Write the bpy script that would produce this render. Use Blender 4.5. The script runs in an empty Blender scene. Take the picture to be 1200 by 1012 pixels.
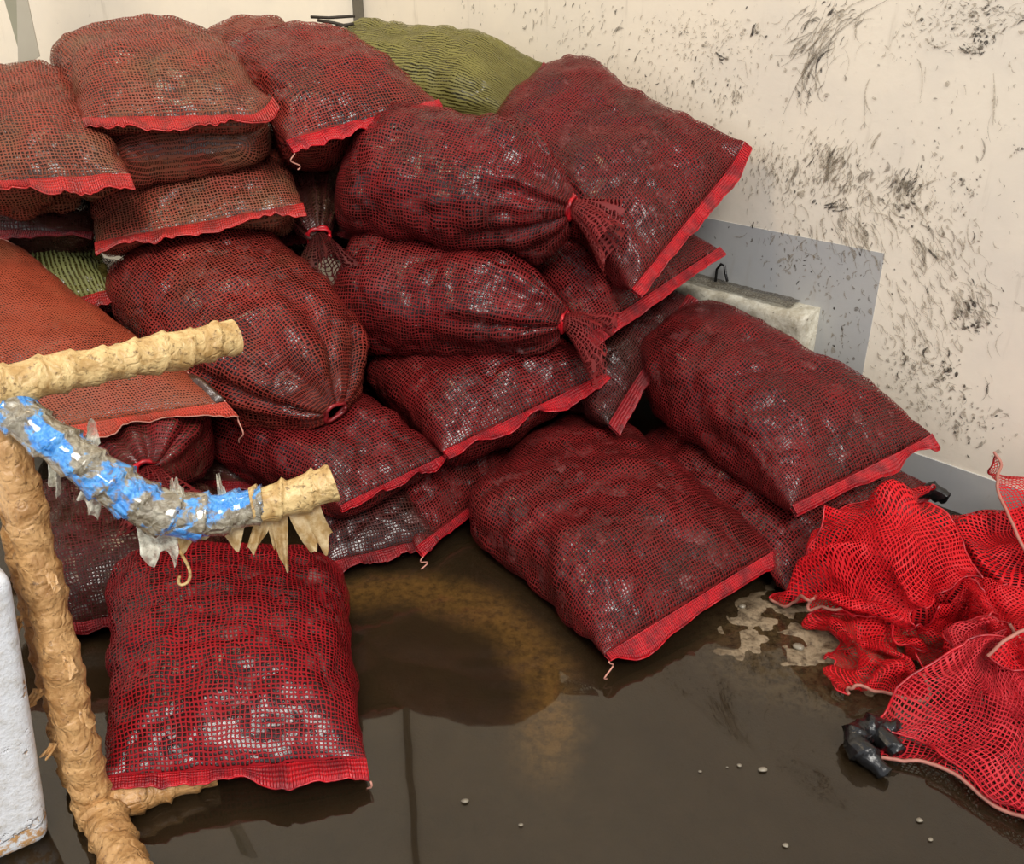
import bpy, math, random
import numpy as np
from mathutils import Vector

C = bpy.context.scene.collection
sc = bpy.context.scene
rnd = random.Random(7)

# ------------------------------------------------------------------ camera, sky, sun, exposure
cam_data = bpy.data.cameras.new('camera')
cam = bpy.data.objects.new('camera', cam_data); C.objects.link(cam)
cam.location = (0, 0, 1.5)
cam.rotation_euler = (math.radians(90 - 26), 0, 0)
cam_data.sensor_fit = 'HORIZONTAL'; cam_data.sensor_width = 36.0
cam_data.lens = 36.0 * 1050 / 1200
cam_data.clip_start = 0.05
sc.camera = cam

world = bpy.data.worlds.new('sky'); sc.world = world; world.use_nodes = True
wn = world.node_tree.nodes
wn['Background'].inputs[0].default_value = (0.90, 0.93, 1.0, 1)
wn['Background'].inputs[1].default_value = 0.95

def sun(name, energy, angle, color, rot):
    d = bpy.data.lights.new(name, 'SUN'); d.energy = energy; d.angle = math.radians(angle); d.color = color
    o = bpy.data.objects.new(name, d); C.objects.link(o); o.rotation_euler = [math.radians(a) for a in rot]
    return o
sun('daylight', 2.7, 20, (1.0, 0.95, 0.88), (42, 0, 14))

def fill_light(name, loc, aim, size, energy, color):
    d = bpy.data.lights.new(name, 'AREA'); d.size = size; d.energy = energy; d.color = color
    o = bpy.data.objects.new(name, d); C.objects.link(o); o.location = loc
    o.rotation_euler = (Vector(aim) - Vector(loc)).to_track_quat('-Z', 'Y').to_euler()
fill_light('warm_fill', (-1.3, 1.9, 3.0), (-0.4, 3.4, 1.1), 0.5, 17, (1.0, 0.74, 0.42))  # added warm fill for upper wall and sacks; no lamp hangs there

sc.view_settings.view_transform = 'Standard'
sc.view_settings.look = 'None'
sc.view_settings.exposure = 0.0
sc.view_settings.gamma = 1.0
sc.view_settings.use_curve_mapping = False

# ------------------------------------------------------------------ helpers
def lin(r, g, b):
    f = lambda c: (c / 255 / 12.92) if c / 255 <= 0.04045 else ((c / 255 + 0.055) / 1.055) ** 2.4
    return (f(r), f(g), f(b), 1)

def tag(o, label=None, cat=None, group=None, kind=None):
    if label: o['label'] = label
    if cat: o['category'] = cat
    if group: o['group'] = group
    if kind: o['kind'] = kind
    return o

def empty(name, loc):
    o = bpy.data.objects.new(name, None); C.objects.link(o); o.location = loc
    o.empty_display_size = 0.1
    return o

def mesh_obj(name, verts, faces, mat, parent=None, uv=None, smooth=True, origin=None, mat_index=None):
    """verts (n,3) world coordinates; faces (m,4) array or list; uv (n,2) per vertex"""
    verts = np.asarray(verts, float)
    if parent is not None: org = np.array(parent['org'])
    elif origin is not None: org = np.array(origin, float)
    else: org = np.zeros(3)
    me = bpy.data.meshes.new(name)
    if isinstance(faces, np.ndarray):
        nf, k = faces.shape
        me.vertices.add(len(verts)); me.vertices.foreach_set('co', (verts - org).ravel())
        me.loops.add(nf * k); me.loops.foreach_set('vertex_index', faces.ravel().astype(np.int32))
        me.polygons.add(nf); me.polygons.foreach_set('loop_start', np.arange(nf, dtype=np.int32) * k)
        me.update(calc_edges=True)
    else:
        me.from_pydata([tuple(v) for v in verts - org], [], faces); me.update()
    if uv is not None:
        idx = np.zeros(len(me.loops), np.int32); me.loops.foreach_get('vertex_index', idx)
        lay = me.uv_layers.new(name='UVMap'); lay.data.foreach_set('uv', np.asarray(uv, float)[idx].ravel())
    me.polygons.foreach_set('use_smooth', [smooth] * len(me.polygons))
    if mat: me.materials.append(mat)
    o = bpy.data.objects.new(name, me); C.objects.link(o)
    if parent is not None: o.parent = parent
    else: o.location = org
    o['org'] = [float(v) for v in org]
    return o

def thing(name, loc, label, cat, group=None):
    o = empty(name, loc); o['org'] = [float(v) for v in loc]
    return tag(o, label, cat, group)

def grid_faces(n, m):
    i = np.arange(n - 1)[:, None] * m + np.arange(m - 1)[None, :]
    return np.stack([i, i + m, i + m + 1, i + 1], -1).reshape(-1, 4)

def unit(v):
    v = np.asarray(v, float); return v / (np.linalg.norm(v, axis=-1, keepdims=True) + 1e-12)

# vectorised noise -------------------------------------------------
def _h(ix, iy, iz, k):
    v = (ix.astype(np.int64) * 374761393 + iy.astype(np.int64) * 668265263 + iz.astype(np.int64) * 2147483647 + k * 1274126177) & 0xffffffff
    v = ((v ^ (v >> 13)) * 1274126177) & 0xffffffff
    v = ((v ^ (v >> 16)) * 2246822519) & 0xffffffff
    v = v ^ (v >> 15)
    return (v & 0xffffff) / float(0xffffff)

def vnoise(p, scale=1.0, k=0):
    p = np.asarray(p) * scale
    i = np.floor(p).astype(np.int64); f = p - i; f = f * f * f * (f * (f * 6 - 15) + 10)
    r = 0
    for a in (0, 1):
        for b in (0, 1):
            for c in (0, 1):
                w = (f[..., 0] if a else 1 - f[..., 0]) * (f[..., 1] if b else 1 - f[..., 1]) * (f[..., 2] if c else 1 - f[..., 2])
                r = r + w * _h(i[..., 0] + a, i[..., 1] + b, i[..., 2] + c, k)
    return r * 2 - 1

def worley(p, scale=1.0, k=0):
    p = np.asarray(p) * scale
    i = np.floor(p).astype(np.int64); best = np.full(p.shape[:-1], 9.0)
    for a in (-1, 0, 1):
        for b in (-1, 0, 1):
            for c in (-1, 0, 1):
                x, y, z = i[..., 0] + a, i[..., 1] + b, i[..., 2] + c
                d = (x + _h(x, y, z, k) - p[..., 0]) ** 2 + (y + _h(x, y, z, k + 1) - p[..., 1]) ** 2 + (z + _h(x, y, z, k + 2) - p[..., 2]) ** 2
                best = np.minimum(best, d)
    return np.sqrt(best)

# ------------------------------------------------------------------ node helpers
class NT:
    def __init__(s, name):
        s.m = bpy.data.materials.new(name); s.m.use_nodes = True
        s.t = s.m.node_tree; s.t.nodes.clear()
        s.out = s.n('ShaderNodeOutputMaterial')
    def n(s, typ, **kw):
        nd = s.t.nodes.new(typ)
        for k, v in kw.items(): setattr(nd, k, v)
        return nd
    def l(s, a, b): s.t.links.new(a, b)
    def put(s, nd, key, v):
        if hasattr(v, 'is_linked') or hasattr(v, 'links'): s.l(v, nd.inputs[key])
        else: nd.inputs[key].default_value = v
    def coord(s, what='Object'): return s.n('ShaderNodeTexCoord').outputs[what]
    def geo(s): return s.n('ShaderNodeNewGeometry').outputs['Position']
    def noise(s, vec, scale, detail=3, rough=0.55, dist=0.0):
        nd = s.n('ShaderNodeTexNoise'); s.l(vec, nd.inputs['Vector'])
        nd.inputs['Scale'].default_value = scale; nd.inputs['Detail'].default_value = detail
        nd.inputs['Roughness'].default_value = rough; nd.inputs['Distortion'].default_value = dist
        return nd
    def voro(s, vec, scale, feature='F1'):
        nd = s.n('ShaderNodeTexVoronoi', feature=feature); s.l(vec, nd.inputs['Vector']); nd.inputs['Scale'].default_value = scale
        return nd
    def math(s, op, a, b=None, c=None, clamp=False):
        nd = s.n('ShaderNodeMath', operation=op); nd.use_clamp = clamp
        s.put(nd, 0, a)
        if b is not None: s.put(nd, 1, b)
        if c is not None: s.put(nd, 2, c)
        return nd.outputs[0]
    def vmath(s, op, a, b=None):
        nd = s.n('ShaderNodeVectorMath', operation=op); s.put(nd, 0, a)
        if b is not None: s.put(nd, 1, b)
        return nd.outputs[0]
    def vscale(s, a, k):
        nd = s.n('ShaderNodeVectorMath', operation='SCALE'); s.put(nd, 0, a); nd.inputs[3].default_value = k
        return nd.outputs[0]
    def rng(s, v, a, b, c=0.0, d=1.0, smooth=True):
        nd = s.n('ShaderNodeMapRange', interpolation_type='SMOOTHSTEP' if smooth else 'LINEAR')
        s.put(nd, 0, v); s.put(nd, 1, a); s.put(nd, 2, b); s.put(nd, 3, c); s.put(nd, 4, d)
        return nd.outputs[0]
    def mix(s, fac, a, b, mode='MIX'):
        nd = s.n('ShaderNodeMix', data_type='RGBA', blend_type=mode)
        s.put(nd, 0, fac); s.put(nd, 6, a); s.put(nd, 7, b)
        return nd.outputs[2]
    def bump(s, h, dist, strength=1.0):
        nd = s.n('ShaderNodeBump'); s.l(h, nd.inputs['Height']); nd.inputs['Distance'].default_value = dist; nd.inputs['Strength'].default_value = strength
        return nd.outputs[0]
    def bsdf(s, col, rough=0.5, normal=None, **kw):
        nd = s.n('ShaderNodeBsdfPrincipled'); s.put(nd, 'Base Color', col); s.put(nd, 'Roughness', rough)
        if normal is not None: s.l(normal, nd.inputs['Normal'])
        for k, v in kw.items(): s.put(nd, k, v)
        return nd.outputs[0]
    def mixsh(s, fac, a, b):
        nd = s.n('ShaderNodeMixShader'); s.put(nd, 0, fac); s.l(a, nd.inputs[1]); s.l(b, nd.inputs[2])
        return nd.outputs[0]
    def done(s, sh): s.l(sh, s.out.inputs[0]); return s.m

def net_material(name, strand, mud, cell=0.0100, wu=0.33, wv=0.33, mud_amt=0.45, spec=0.16, rough=0.5, min_alpha=0.0):
    """woven net: strands along u and v with open holes between them"""
    t = NT(name); uv = t.coord('UV'); ob = t.coord('Object')
    n1 = t.noise(ob, 14, 2); n2 = t.noise(ob, 60, 2)
    off = t.vscale(t.vmath('SUBTRACT', n1.outputs['Color'], (0.5, 0.5, 0.5)), 0.020)
    off2 = t.vscale(t.vmath('SUBTRACT', n2.outputs['Color'], (0.5, 0.5, 0.5)), 0.006)
    v = t.vmath('ADD', t.vmath('ADD', uv, off), off2)
    sep = t.n('ShaderNodeSeparateXYZ'); t.l(v, sep.inputs[0])
    wide = t.rng(t.noise(ob, 9, 3).outputs['Fac'], 0.3, 0.75, -0.08, 0.16)
    hs = []
    for ax, w in ((0, wu), (1, wv)):
        fr = t.math('FRACT', t.math('MULTIPLY', sep.outputs[ax], 1.0 / cell))
        tri = t.math('MULTIPLY', t.math('ABSOLUTE', t.math('SUBTRACT', fr, 0.5)), 2.0)   # 1 on the strand
        edge = t.math('SUBTRACT', 1.0 - w, wide)
        hs.append(t.rng(tri, t.math('SUBTRACT', edge, 0.10), t.math('ADD', edge, 0.10)))
    h = t.math('MAXIMUM', hs[0], hs[1])
    alpha = t.math('MAXIMUM', h, min_alpha)
    mm = t.rng(t.noise(ob, 5, 4, 0.6).outputs['Fac'], 0.42, 0.72, 0.0, mud_amt)
    col = t.mix(mm, strand, mud)
    fine = t.noise(uv, 900, 1).outputs['Fac']
    col = t.mix(t.math('MULTIPLY', fine, 0.5), col, (strand[0] * 0.45, strand[1] * 0.45, strand[2] * 0.45, 1))
    b = t.bump(h, 0.0022)
    sh = t.bsdf(col, rough, b, **{'Specular IOR Level': spec})
    tr = t.n('ShaderNodeBsdfTransparent').outputs[0]
    return t.done(t.mixsh(alpha, tr, sh))

def contents_material(name, base, second, pale):
    t = NT(name); ob = t.coord('Object')
    vo = t.voro(ob, 24); vc = t.voro(ob, 24)
    rc = t.n('ShaderNodeSeparateColor'); t.l(vc.outputs['Color'], rc.inputs[0])
    n = t.noise(ob, 40, 5, 0.65)
    col = t.mix(rc.outputs[0], base, second)
    pk = t.math('MULTIPLY', t.rng(rc.outputs[1], 0.80, 0.92), t.rng(n.outputs['Fac'], 0.4, 0.6))
    col = t.mix(t.math('MULTIPLY', pk, 0.6), col, pale)
    h = t.math('ADD', t.math('MULTIPLY', vo.outputs['Distance'], -1.0), t.math('MULTIPLY', n.outputs['Fac'], 0.35))
    b = t.bump(h, 0.012, 0.8)
    rough = t.rng(n.outputs['Fac'], 0.35, 0.7, 0.10, 0.34)
    return t.done(t.bsdf(col, rough, b, **{'Specular IOR Level': 0.55, 'Coat Weight': 0.3, 'Coat Roughness': 0.07}))

def hem_material(name, c1, c2):
    t = NT(name); uv = t.coord('UV'); ob = t.coord('Object')
    sep = t.n('ShaderNodeSeparateXYZ'); t.l(uv, sep.inputs[0])
    rib = t.math('SINE', t.math('MULTIPLY', sep.outputs[0], 6.283 / 0.0065))
    row = t.math('SINE', t.math('MULTIPLY', sep.outputs[1], 6.283 / 0.0075))
    h = t.math('ADD', rib, t.math('MULTIPLY', row, 0.7))
    n = t.noise(ob, 22, 4, 0.6)
    col = t.mix(t.rng(n.outputs['Fac'], 0.38, 0.68), c1, c2)
    col = t.mix(t.rng(h, -1.6, 0.0, 0.55, 0.0), col, (0.03, 0.008, 0.008, 1))
    b = t.bump(h, 0.0012)
    return t.done(t.bsdf(col, 0.36, b, **{'Specular IOR Level': 0.5}))

def plain_material(name, c, rough=0.5, noise_scale=30, amt=0.3, bump=0.0, **kw):
    t = NT(name); ob = t.coord('Object'); n = t.noise(ob, noise_scale, 5, 0.6)
    dark = (c[0] * 0.35, c[1] * 0.35, c[2] * 0.35, 1)
    col = t.mix(t.math('MULTIPLY', n.outputs['Fac'], amt * 2, clamp=True), c, dark)
    return t.done(t.bsdf(col, rough, t.bump(n.outputs['Fac'], bump) if bump else None, **kw))

WINE = lin(117, 28, 29); RED = lin(148, 18, 27); MUD = lin(58, 38, 30)
M = {
    'wine': net_material('net_wine', WINE, MUD),
    'red': net_material('net_red', RED, lin(110, 40, 40), mud_amt=0.25),
    'dust_haze': net_material('net_dust_haze', lin(138, 62, 48), lin(112, 82, 57), mud_amt=0.9, wu=0.36, wv=0.36),  # dusty brown, with the warm upper-left haze mixed into the strand colour
    'rust': net_material('net_rust', lin(134, 44, 37), lin(90, 60, 42), mud_amt=0.6),
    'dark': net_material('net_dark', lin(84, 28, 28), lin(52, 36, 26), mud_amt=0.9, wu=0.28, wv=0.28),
    'orange': net_material('net_orange', lin(150, 66, 44), lin(132, 84, 56), cell=0.0075, wu=0.55, wv=0.50, mud_amt=0.5),
    'olive': net_material('net_olive', lin(124, 118, 64), lin(84, 76, 38), cell=0.011, wu=0.12, wv=0.60, mud_amt=0.5),
    'lime': net_material('net_lime', lin(138, 140, 84), lin(112, 104, 58), cell=0.014, wu=0.10, wv=0.55, mud_amt=0.4),
    'scarlet': net_material('net_scarlet', lin(206, 24, 32), lin(158, 36, 40), cell=0.0125, wu=0.36, wv=0.36, mud_amt=0.3, min_alpha=0.0),
    'rose': net_material('net_rose', lin(200, 40, 50), lin(160, 80, 80), cell=0.0135, wu=0.32, wv=0.32, mud_amt=0.4),
    'catch': contents_material('wet_catch', lin(29, 15, 12), lin(54, 27, 22), lin(150, 104, 100)),
    'catch_mud_haze': contents_material('mud_haze_catch', lin(60, 41, 28), lin(80, 52, 38), lin(150, 120, 98)),  # mud tone, lightened so the haze over the upper-left sacks is in it
    'catch_green': contents_material('catch_in_green_net', lin(70, 62, 26), lin(92, 82, 40), lin(130, 120, 70)),
    'hem': hem_material('hem_red', lin(190, 18, 30), lin(126, 16, 26)),
    'hem_dull': hem_material('hem_dull', lin(186, 44, 40), lin(130, 42, 36)),  # duller, slightly paler red
    'hem_orange': hem_material('hem_orange', lin(204, 70, 50), lin(170, 70, 50)),
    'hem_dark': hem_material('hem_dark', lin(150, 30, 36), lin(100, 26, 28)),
    'thread': plain_material('thread', lin(214, 150, 130), 0.6, 60, 0.3),
}

# ------------------------------------------------------------------ the setting
WB = np.array([1.416, 2.512, 0.0]); WD = np.array([-0.6789, 0.7342, 0.0]); WN = np.array([-0.7342, -0.6789, 0.0])   # right wall: a point on its foot, along it, out of it
def wp(t, z, off=0.0): return WB + WD * t + WN * off + np.array([0, 0, z])
CORNER = wp(3.2, 0)

def box8(p, faces=None):
    return [[0, 3, 2, 1], [4, 5, 6, 7], [0, 1, 5, 4], [1, 2, 6, 5], [2, 3, 7, 6], [3, 0, 4, 7]]

def wall_slab(name, a, b, back, h, mat):
    v = [a, b, b + back, a + back]; top = np.array([0, 0, h])
    V = np.array(v + [q + top for q in v])
    o = mesh_obj(name, V, box8(None), mat, smooth=False)
    o['kind'] = 'structure'; return o

def wall_material(name, c, c2):
    t = NT(name); g = t.geo()
    n = t.noise(g, 3.0, 4, 0.6); n2 = t.noise(g, 26, 5, 0.7)
    col = t.mix(t.rng(n.outputs['Fac'], 0.35, 0.7), c, c2)
    mp = t.n('ShaderNodeMapping'); t.l(g, mp.inputs[0]); mp.inputs['Scale'].default_value = (9, 9, 1.1)
    st = t.noise(mp.outputs[0], 2.2, 4, 0.65)
    col = t.mix(t.rng(st.outputs['Fac'], 0.60, 0.80, 0.0, 0.35), col, lin(150, 136, 116))
    col = t.mix(t.rng(n2.outputs['Fac'], 0.64, 0.74, 0.0, 0.30), col, lin(140, 128, 112))
    return t.done(t.bsdf(col, 0.5, t.bump(n2.outputs['Fac'], 0.001)))

M['wall'] = wall_material('painted_wall', lin(236, 226, 206), lin(226, 217, 200))
M['wall_grey'] = wall_material('grey_paint', lin(176, 176, 172), lin(168, 169, 168))
wall_right = wall_slab('wall_right', wp(-2.6, 0), wp(3.28, 0), -WN * 0.08, 5.6, M['wall'])
wall_right['org'] = [0, 0, 0]
wall_back = wall_slab('wall_back', CORNER, CORNER + np.array([-0.7342, -0.6789, 0]) * 4.2, WD * 0.08, 5.6, M['wall'])

def on_wall_box(name, t0, t1, z0, z1, d0, d1, mat, parent):
    V = [wp(t0, z0, d0), wp(t1, z0, d0), wp(t1, z0, d1), wp(t0, z0, d1), wp(t0, z1, d0), wp(t1, z1, d0), wp(t1, z1, d1), wp(t0, z1, d1)]
    return mesh_obj(name, np.array(V), box8(None), mat, parent, smooth=False)
on_wall_box('grey_patch', 0.36, 1.6, 0.15, 0.77, -0.01, 0.002, M['wall_grey'], wall_right)
o = mesh_obj('baseboard_right', np.array([wp(a, b, c) for a, b, c in ((-2.6, 0, 0), (3.1, 0, 0), (3.1, 0, 0.006), (-2.6, 0, 0.006), (-2.6, 0.15, 0), (3.1, 0.15, 0), (3.1, 0.15, 0.006), (-2.6, 0.15, 0.006))]), box8(None), M['wall_grey'], smooth=False)
o['kind'] = 'structure'
M['trim'] = plain_material('dark_trim', lin(104, 98, 84), 0.5, 20, 0.2)
V = [CORNER + WN * 0.01 - WD * d + np.array([0, 0, z]) for z in (0, 5.6) for d in (0.02, 0.075)]
o = mesh_obj('trim_1', np.array([CORNER + WN * a - WD * b + np.array([0, 0, z]) for z in (0, 5.6) for a, b in ((0, 0.0), (0, 0.05), (0.03, 0.05), (0.03, 0.0))]), box8(None), M['trim'], smooth=False)
o['kind'] = 'structure'

# floor with shallow silt banks, and the water lying on it
def floor_material():
    t = NT('wet_silty_floor'); g = t.geo()
    sep = t.n('ShaderNodeSeparateXYZ'); t.l(g, sep.inputs[0])
    n = t.noise(g, 5, 5, 0.65); n2 = t.noise(g, 38, 6, 0.72); n3 = t.noise(g, 120, 3, 0.6)
    col = t.mix(t.rng(n.outputs['Fac'], 0.3, 0.7), lin(58, 44, 27), lin(74, 58, 38))
    def dist(cx, cy, sx, sy):
        dx = t.math('MULTIPLY', t.math('SUBTRACT', sep.outputs[0], cx), 1 / sx)
        dy = t.math('MULTIPLY', t.math('SUBTRACT', sep.outputs[1], cy), 1 / sy)
        return t.math('SQRT', t.math('ADD', t.math('MULTIPLY', dx, dx), t.math('MULTIPLY', dy, dy)))
    wob = t.math('MULTIPLY', t.math('SUBTRACT', t.noise(g, 7, 4, 0.6).outputs['Fac'], 0.5), 0.30)
    # crescent of pale silt left by the flow
    d = t.math('ADD', dist(-0.31, 1.62, 0.40, 0.45), wob)
    ring = t.math('MULTIPLY', t.rng(d, 0.72, 0.98), t.rng(d, 1.02, 1.28, 1.0, 0.0))
    ring = t.math('MULTIPLY', ring, t.rng(t.math('ADD', t.math('MULTIPLY', sep.outputs[0], 0.9), sep.outputs[1]), 1.35, 1.62))
    gr = t.rng(n2.outputs['Fac'], 0.30, 0.66)
    col = t.mix(t.math('MULTIPLY', ring, t.math('ADD', 0.25, t.math('MULTIPLY', gr, 0.75))), col, lin(186, 150, 92))
    # drier mortar-like silt at the foot of the sacks and the heap
    e = t.math('ADD', dist(0.80, 1.83, 0.36, 0.27), t.math('MULTIPLY', wob, 1.6))
    pat = t.rng(e, 0.55, 1.1, 1.0, 0.0)
    col = t.mix(t.math('MULTIPLY', pat, t.rng(n2.outputs['Fac'], 0.34, 0.60)), col, lin(138, 121, 96))
    col = t.mix(t.rng(n3.outputs['Fac'], 0.62, 0.72, 0.0, 0.6), col, lin(30, 24, 18))
    return t.done(t.bsdf(col, 0.55, t.bump(n2.outputs['Fac'], 0.004)))
M['floor'] = floor_material()
def graded(a, b, lo, hi, nf, nc): return np.concatenate([np.linspace(a, lo, nc, endpoint=False), np.linspace(lo, hi, nf, endpoint=False), np.linspace(hi, b, nc)])
xs = graded(-3.2, 3.2, -0.9, 1.5, 190, 24); ys = graded(-1.5, 5.4, 1.0, 2.6, 140, 24)
X, Y = np.meshgrid(xs, ys, indexing='ij')
P3 = np.stack([X, Y, np.zeros_like(X)], -1)
hz = 0.0035 * vnoise(P3, 3.1, 5) + 0.002 * vnoise(P3, 11, 6) - 0.004
hz += 0.0125 * np.exp(-(((X - 0.82) / 0.34) ** 2 + ((Y - 1.86) / 0.22) ** 2)) * (0.62 + 0.5 * vnoise(P3, 14, 9) + 0.5 * vnoise(P3, 40, 10))
P3[..., 2] = hz
o = mesh_obj('floor', P3.reshape(-1, 3), grid_faces(*X.shape), M['floor']); o['kind'] = 'structure'

def water_material():
    t = NT('murky_water'); g = t.geo()
    fr = t.n('ShaderNodeFresnel'); fr.inputs['IOR'].default_value = 1.62
    b = t.bump(t.noise(g, 4, 2).outputs['Fac'], 0.002, 0.25); t.l(b, fr.inputs['Normal'])
    tr = t.n('ShaderNodeBsdfTransparent'); tr.inputs[0].default_value = (0.84, 0.77, 0.63, 1)
    df = t.n('ShaderNodeBsdfDiffuse'); df.inputs[0].default_value = lin(58, 48, 34)
    gl = t.n('ShaderNodeBsdfGlossy'); gl.inputs['Roughness'].default_value = 0.02; t.l(b, gl.inputs['Normal'])
    body = t.mixsh(0.22, tr.outputs[0], df.outputs[0])
    return t.done(t.mixsh(fr.outputs[0], body, gl.outputs[0]))
M['water'] = water_material()
o = mesh_obj('puddle_water', np.array([[-3.1, -1.4, 0.001], [3.1, -1.4, 0.001], [3.1, 5.3, 0.001], [-3.1, 5.3, 0.001]]), [[0, 1, 2, 3]], M['water'], smooth=False)
tag(o, 'shallow brown water lying over the floor', None, None, 'structure')

# ------------------------------------------------------------------ wall dirt
def mud_mat(name, c, a):
    t = NT(name); sh = t.bsdf(c, 0.55)
    tr = t.n('ShaderNodeBsdfTransparent').outputs[0]
    n = t.noise(t.geo(), 160, 3, 0.7).outputs['Fac']
    return t.done(t.mixsh(t.rng(n, 0.36, 0.52, a * 0.35, a), tr, sh))
M['mud_dark'] = mud_mat('mud_dark', lin(54, 48, 42), 0.85)
M['mud_brown'] = mud_mat('mud_brown', lin(100, 90, 76), 0.5)
M['mud_pale'] = mud_mat('mud_pale', lin(150, 138, 118), 0.45)
MUD_ROWS = [
    (1.657, 1.395, 0.153, 0.103, 70, 128, 15, 0.0297, 0.0073, (3, 3, 2)),
    (1.886, 1.359, 0.191, 0.124, 30, 118, 20, 0.0301, 0.0068, (2, 3, 3)),
    (1.121, 1.366, 0.265, 0.085, 260, 134, 40, 0.0175, 0.0064, (1, 4, 6)),
    (0.905, 1.390, 0.032, 0.025, 8, 120, 30, 0.0410, 0.0100, (5, 1, 0)),
    (1.044, 1.308, 0.048, 0.016, 6, -159, 20, 0.0402, 0.0106, (5, 1, 0)),
    (0.704, 1.379, 0.094, 0.067, 38, 127, 9, 0.1123, 0.0053, (2, 4, 3)),
    (0.681, 1.415, 0.086, 0.038, 26, 146, 9, 0.1014, 0.0052, (3, 4, 2)),
    (0.713, 1.255, 0.042, 0.070, 60, 75, 15, 0.0358, 0.0065, (3, 4, 3)),
    (0.631, 1.458, 0.050, 0.018, 20, 152, 20, 0.0349, 0.0069, (4, 3, 1)),
    (0.227, 1.446, 0.126, 0.046, 190, 169, 35, 0.0217, 0.0054, (4, 4, 3)),
    (0.204, 1.393, 0.032, 0.030, 55, 88, 40, 0.0188, 0.0074, (6, 2, 0)),
    (0.242, 1.360, 0.070, 0.011, 20, 178, 10, 0.0415, 0.0054, (5, 3, 1)),
    (0.371, 1.399, 0.100, 0.066, 90, 90, 40, 0.0174, 0.0048, (1, 4, 5)),
    (1.269, 1.178, 0.289, 0.081, 150, 104, 25, 0.0235, 0.0066, (3, 4, 4)),
    (0.977, 1.185, 0.068, 0.081, 50, 89, 15, 0.0325, 0.0065, (3, 4, 3)),
    (0.777, 0.956, 0.145, 0.097, 240, 93, 20, 0.0250, 0.0063, (3, 4, 6)),
    (0.563, 0.984, 0.117, 0.105, 260, 105, 16, 0.0342, 0.0062, (2, 4, 6)),
    (0.585, 1.021, 0.047, 0.047, 50, 108, 12, 0.0523, 0.0062, (3, 4, 3)),
    (0.532, 0.886, 0.058, 0.013, 16, 162, 15, 0.0522, 0.0092, (6, 2, 0)),
    (0.339, 0.988, 0.047, 0.035, 75, 102, 10, 0.0443, 0.0074, (6, 3, 1)),
    (0.319, 0.914, 0.058, 0.045, 50, -136, 20, 0.0314, 0.0087, (5, 3, 2)),
    (0.278, 0.946, 0.154, 0.099, 200, 94, 30, 0.0222, 0.0056, (2, 4, 6)),
    (0.166, 1.011, 0.053, 0.028, 18, -159, 40, 0.0172, 0.0093, (6, 2, 0)),
    (0.476, 0.822, 0.129, 0.081, 110, -116, 14, 0.0704, 0.0058, (1, 3, 7)),
    (0.646, 0.735, 0.220, 0.086, 120, 92, 35, 0.0230, 0.0065, (3, 3, 5)),
    (0.565, 0.634, 0.154, 0.117, 60, 112, 60, 0.0180, 0.0085, (4, 3, 3)),
    (0.195, 0.794, 0.101, 0.076, 90, -123, 15, 0.0563, 0.0057, (1, 4, 6)),
    (0.065, 0.664, 0.068, 0.067, 110, -131, 14, 0.0503, 0.0060, (3, 4, 4)),
    (0.067, 0.616, 0.054, 0.021, 24, -162, 40, 0.0246, 0.0127, (6, 2, 0)),
    (0.208, 0.602, 0.131, 0.163, 140, -119, 15, 0.0531, 0.0058, (1, 3, 7)),
    (0.196, 0.405, 0.121, 0.130, 260, -121, 35, 0.0246, 0.0064, (2, 4, 6)),
    (0.096, 0.450, 0.046, 0.050, 50, 105, 50, 0.0251, 0.0094, (5, 3, 1)),
    (0.014, 0.317, 0.100, 0.085, 130, 87, 45, 0.0226, 0.0068, (3, 4, 4)),
    (-0.033, 0.447, 0.012, 0.108, 4, 84, 6, 0.0805, 0.0057, (2, 4, 2)),
    (0.471, 0.447, 0.121, 0.151, 80, 95, 30, 0.0243, 0.0064, (2, 3, 5)),
    (0.509, 1.004, 0.567, 0.334, 170, 102, 60, 0.0128, 0.0076, (3, 3, 3)),
    (0.209, 1.206, 0.190, 0.179, 50, 83, 20, 0.0181, 0.0049, (2, 3, 4)),
    (0.062, 1.118, 0.027, 0.013, 6, 174, 20, 0.0197, 0.0077, (5, 1, 0)),
    (0.563, 1.383, 0.011, 0.070, 3, 81, 3, 0.0941, 0.0051, (0, 2, 4)),
    (0.500, 1.207, 0.008, 0.096, 3, 81, 2, 0.1219, 0.0053, (0, 1, 5)),
    (0.346, 1.276, 0.008, 0.050, 2, 80, 2, 0.0692, 0.0050, (0, 2, 4)),
    (0.135, 1.189, 0.009, 0.110, 3, 79, 2, 0.1123, 0.0053, (0, 1, 5)),
    (1.603, 1.217, 0.262, 0.122, 60, 127, 30, 0.0205, 0.0067, (2, 3, 4)),
    (0.682, 1.372, 0.035, 0.024, 5, 129, 7, 0.4150, 0.0096, (3, 3, 1)),
    (0.694, 1.318, 0.029, 0.024, 4, 119, 7, 0.2698, 0.0098, (3, 3, 1)),
    (1.203, 1.281, 0.591, 0.166, 120, 110, 50, 0.0170, 0.0088, (1, 3, 5)),
    (2.299, 1.431, 0.330, 0.039, 30, 100, 20, 0.0199, 0.0072, (3, 3, 3)),
]

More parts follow.
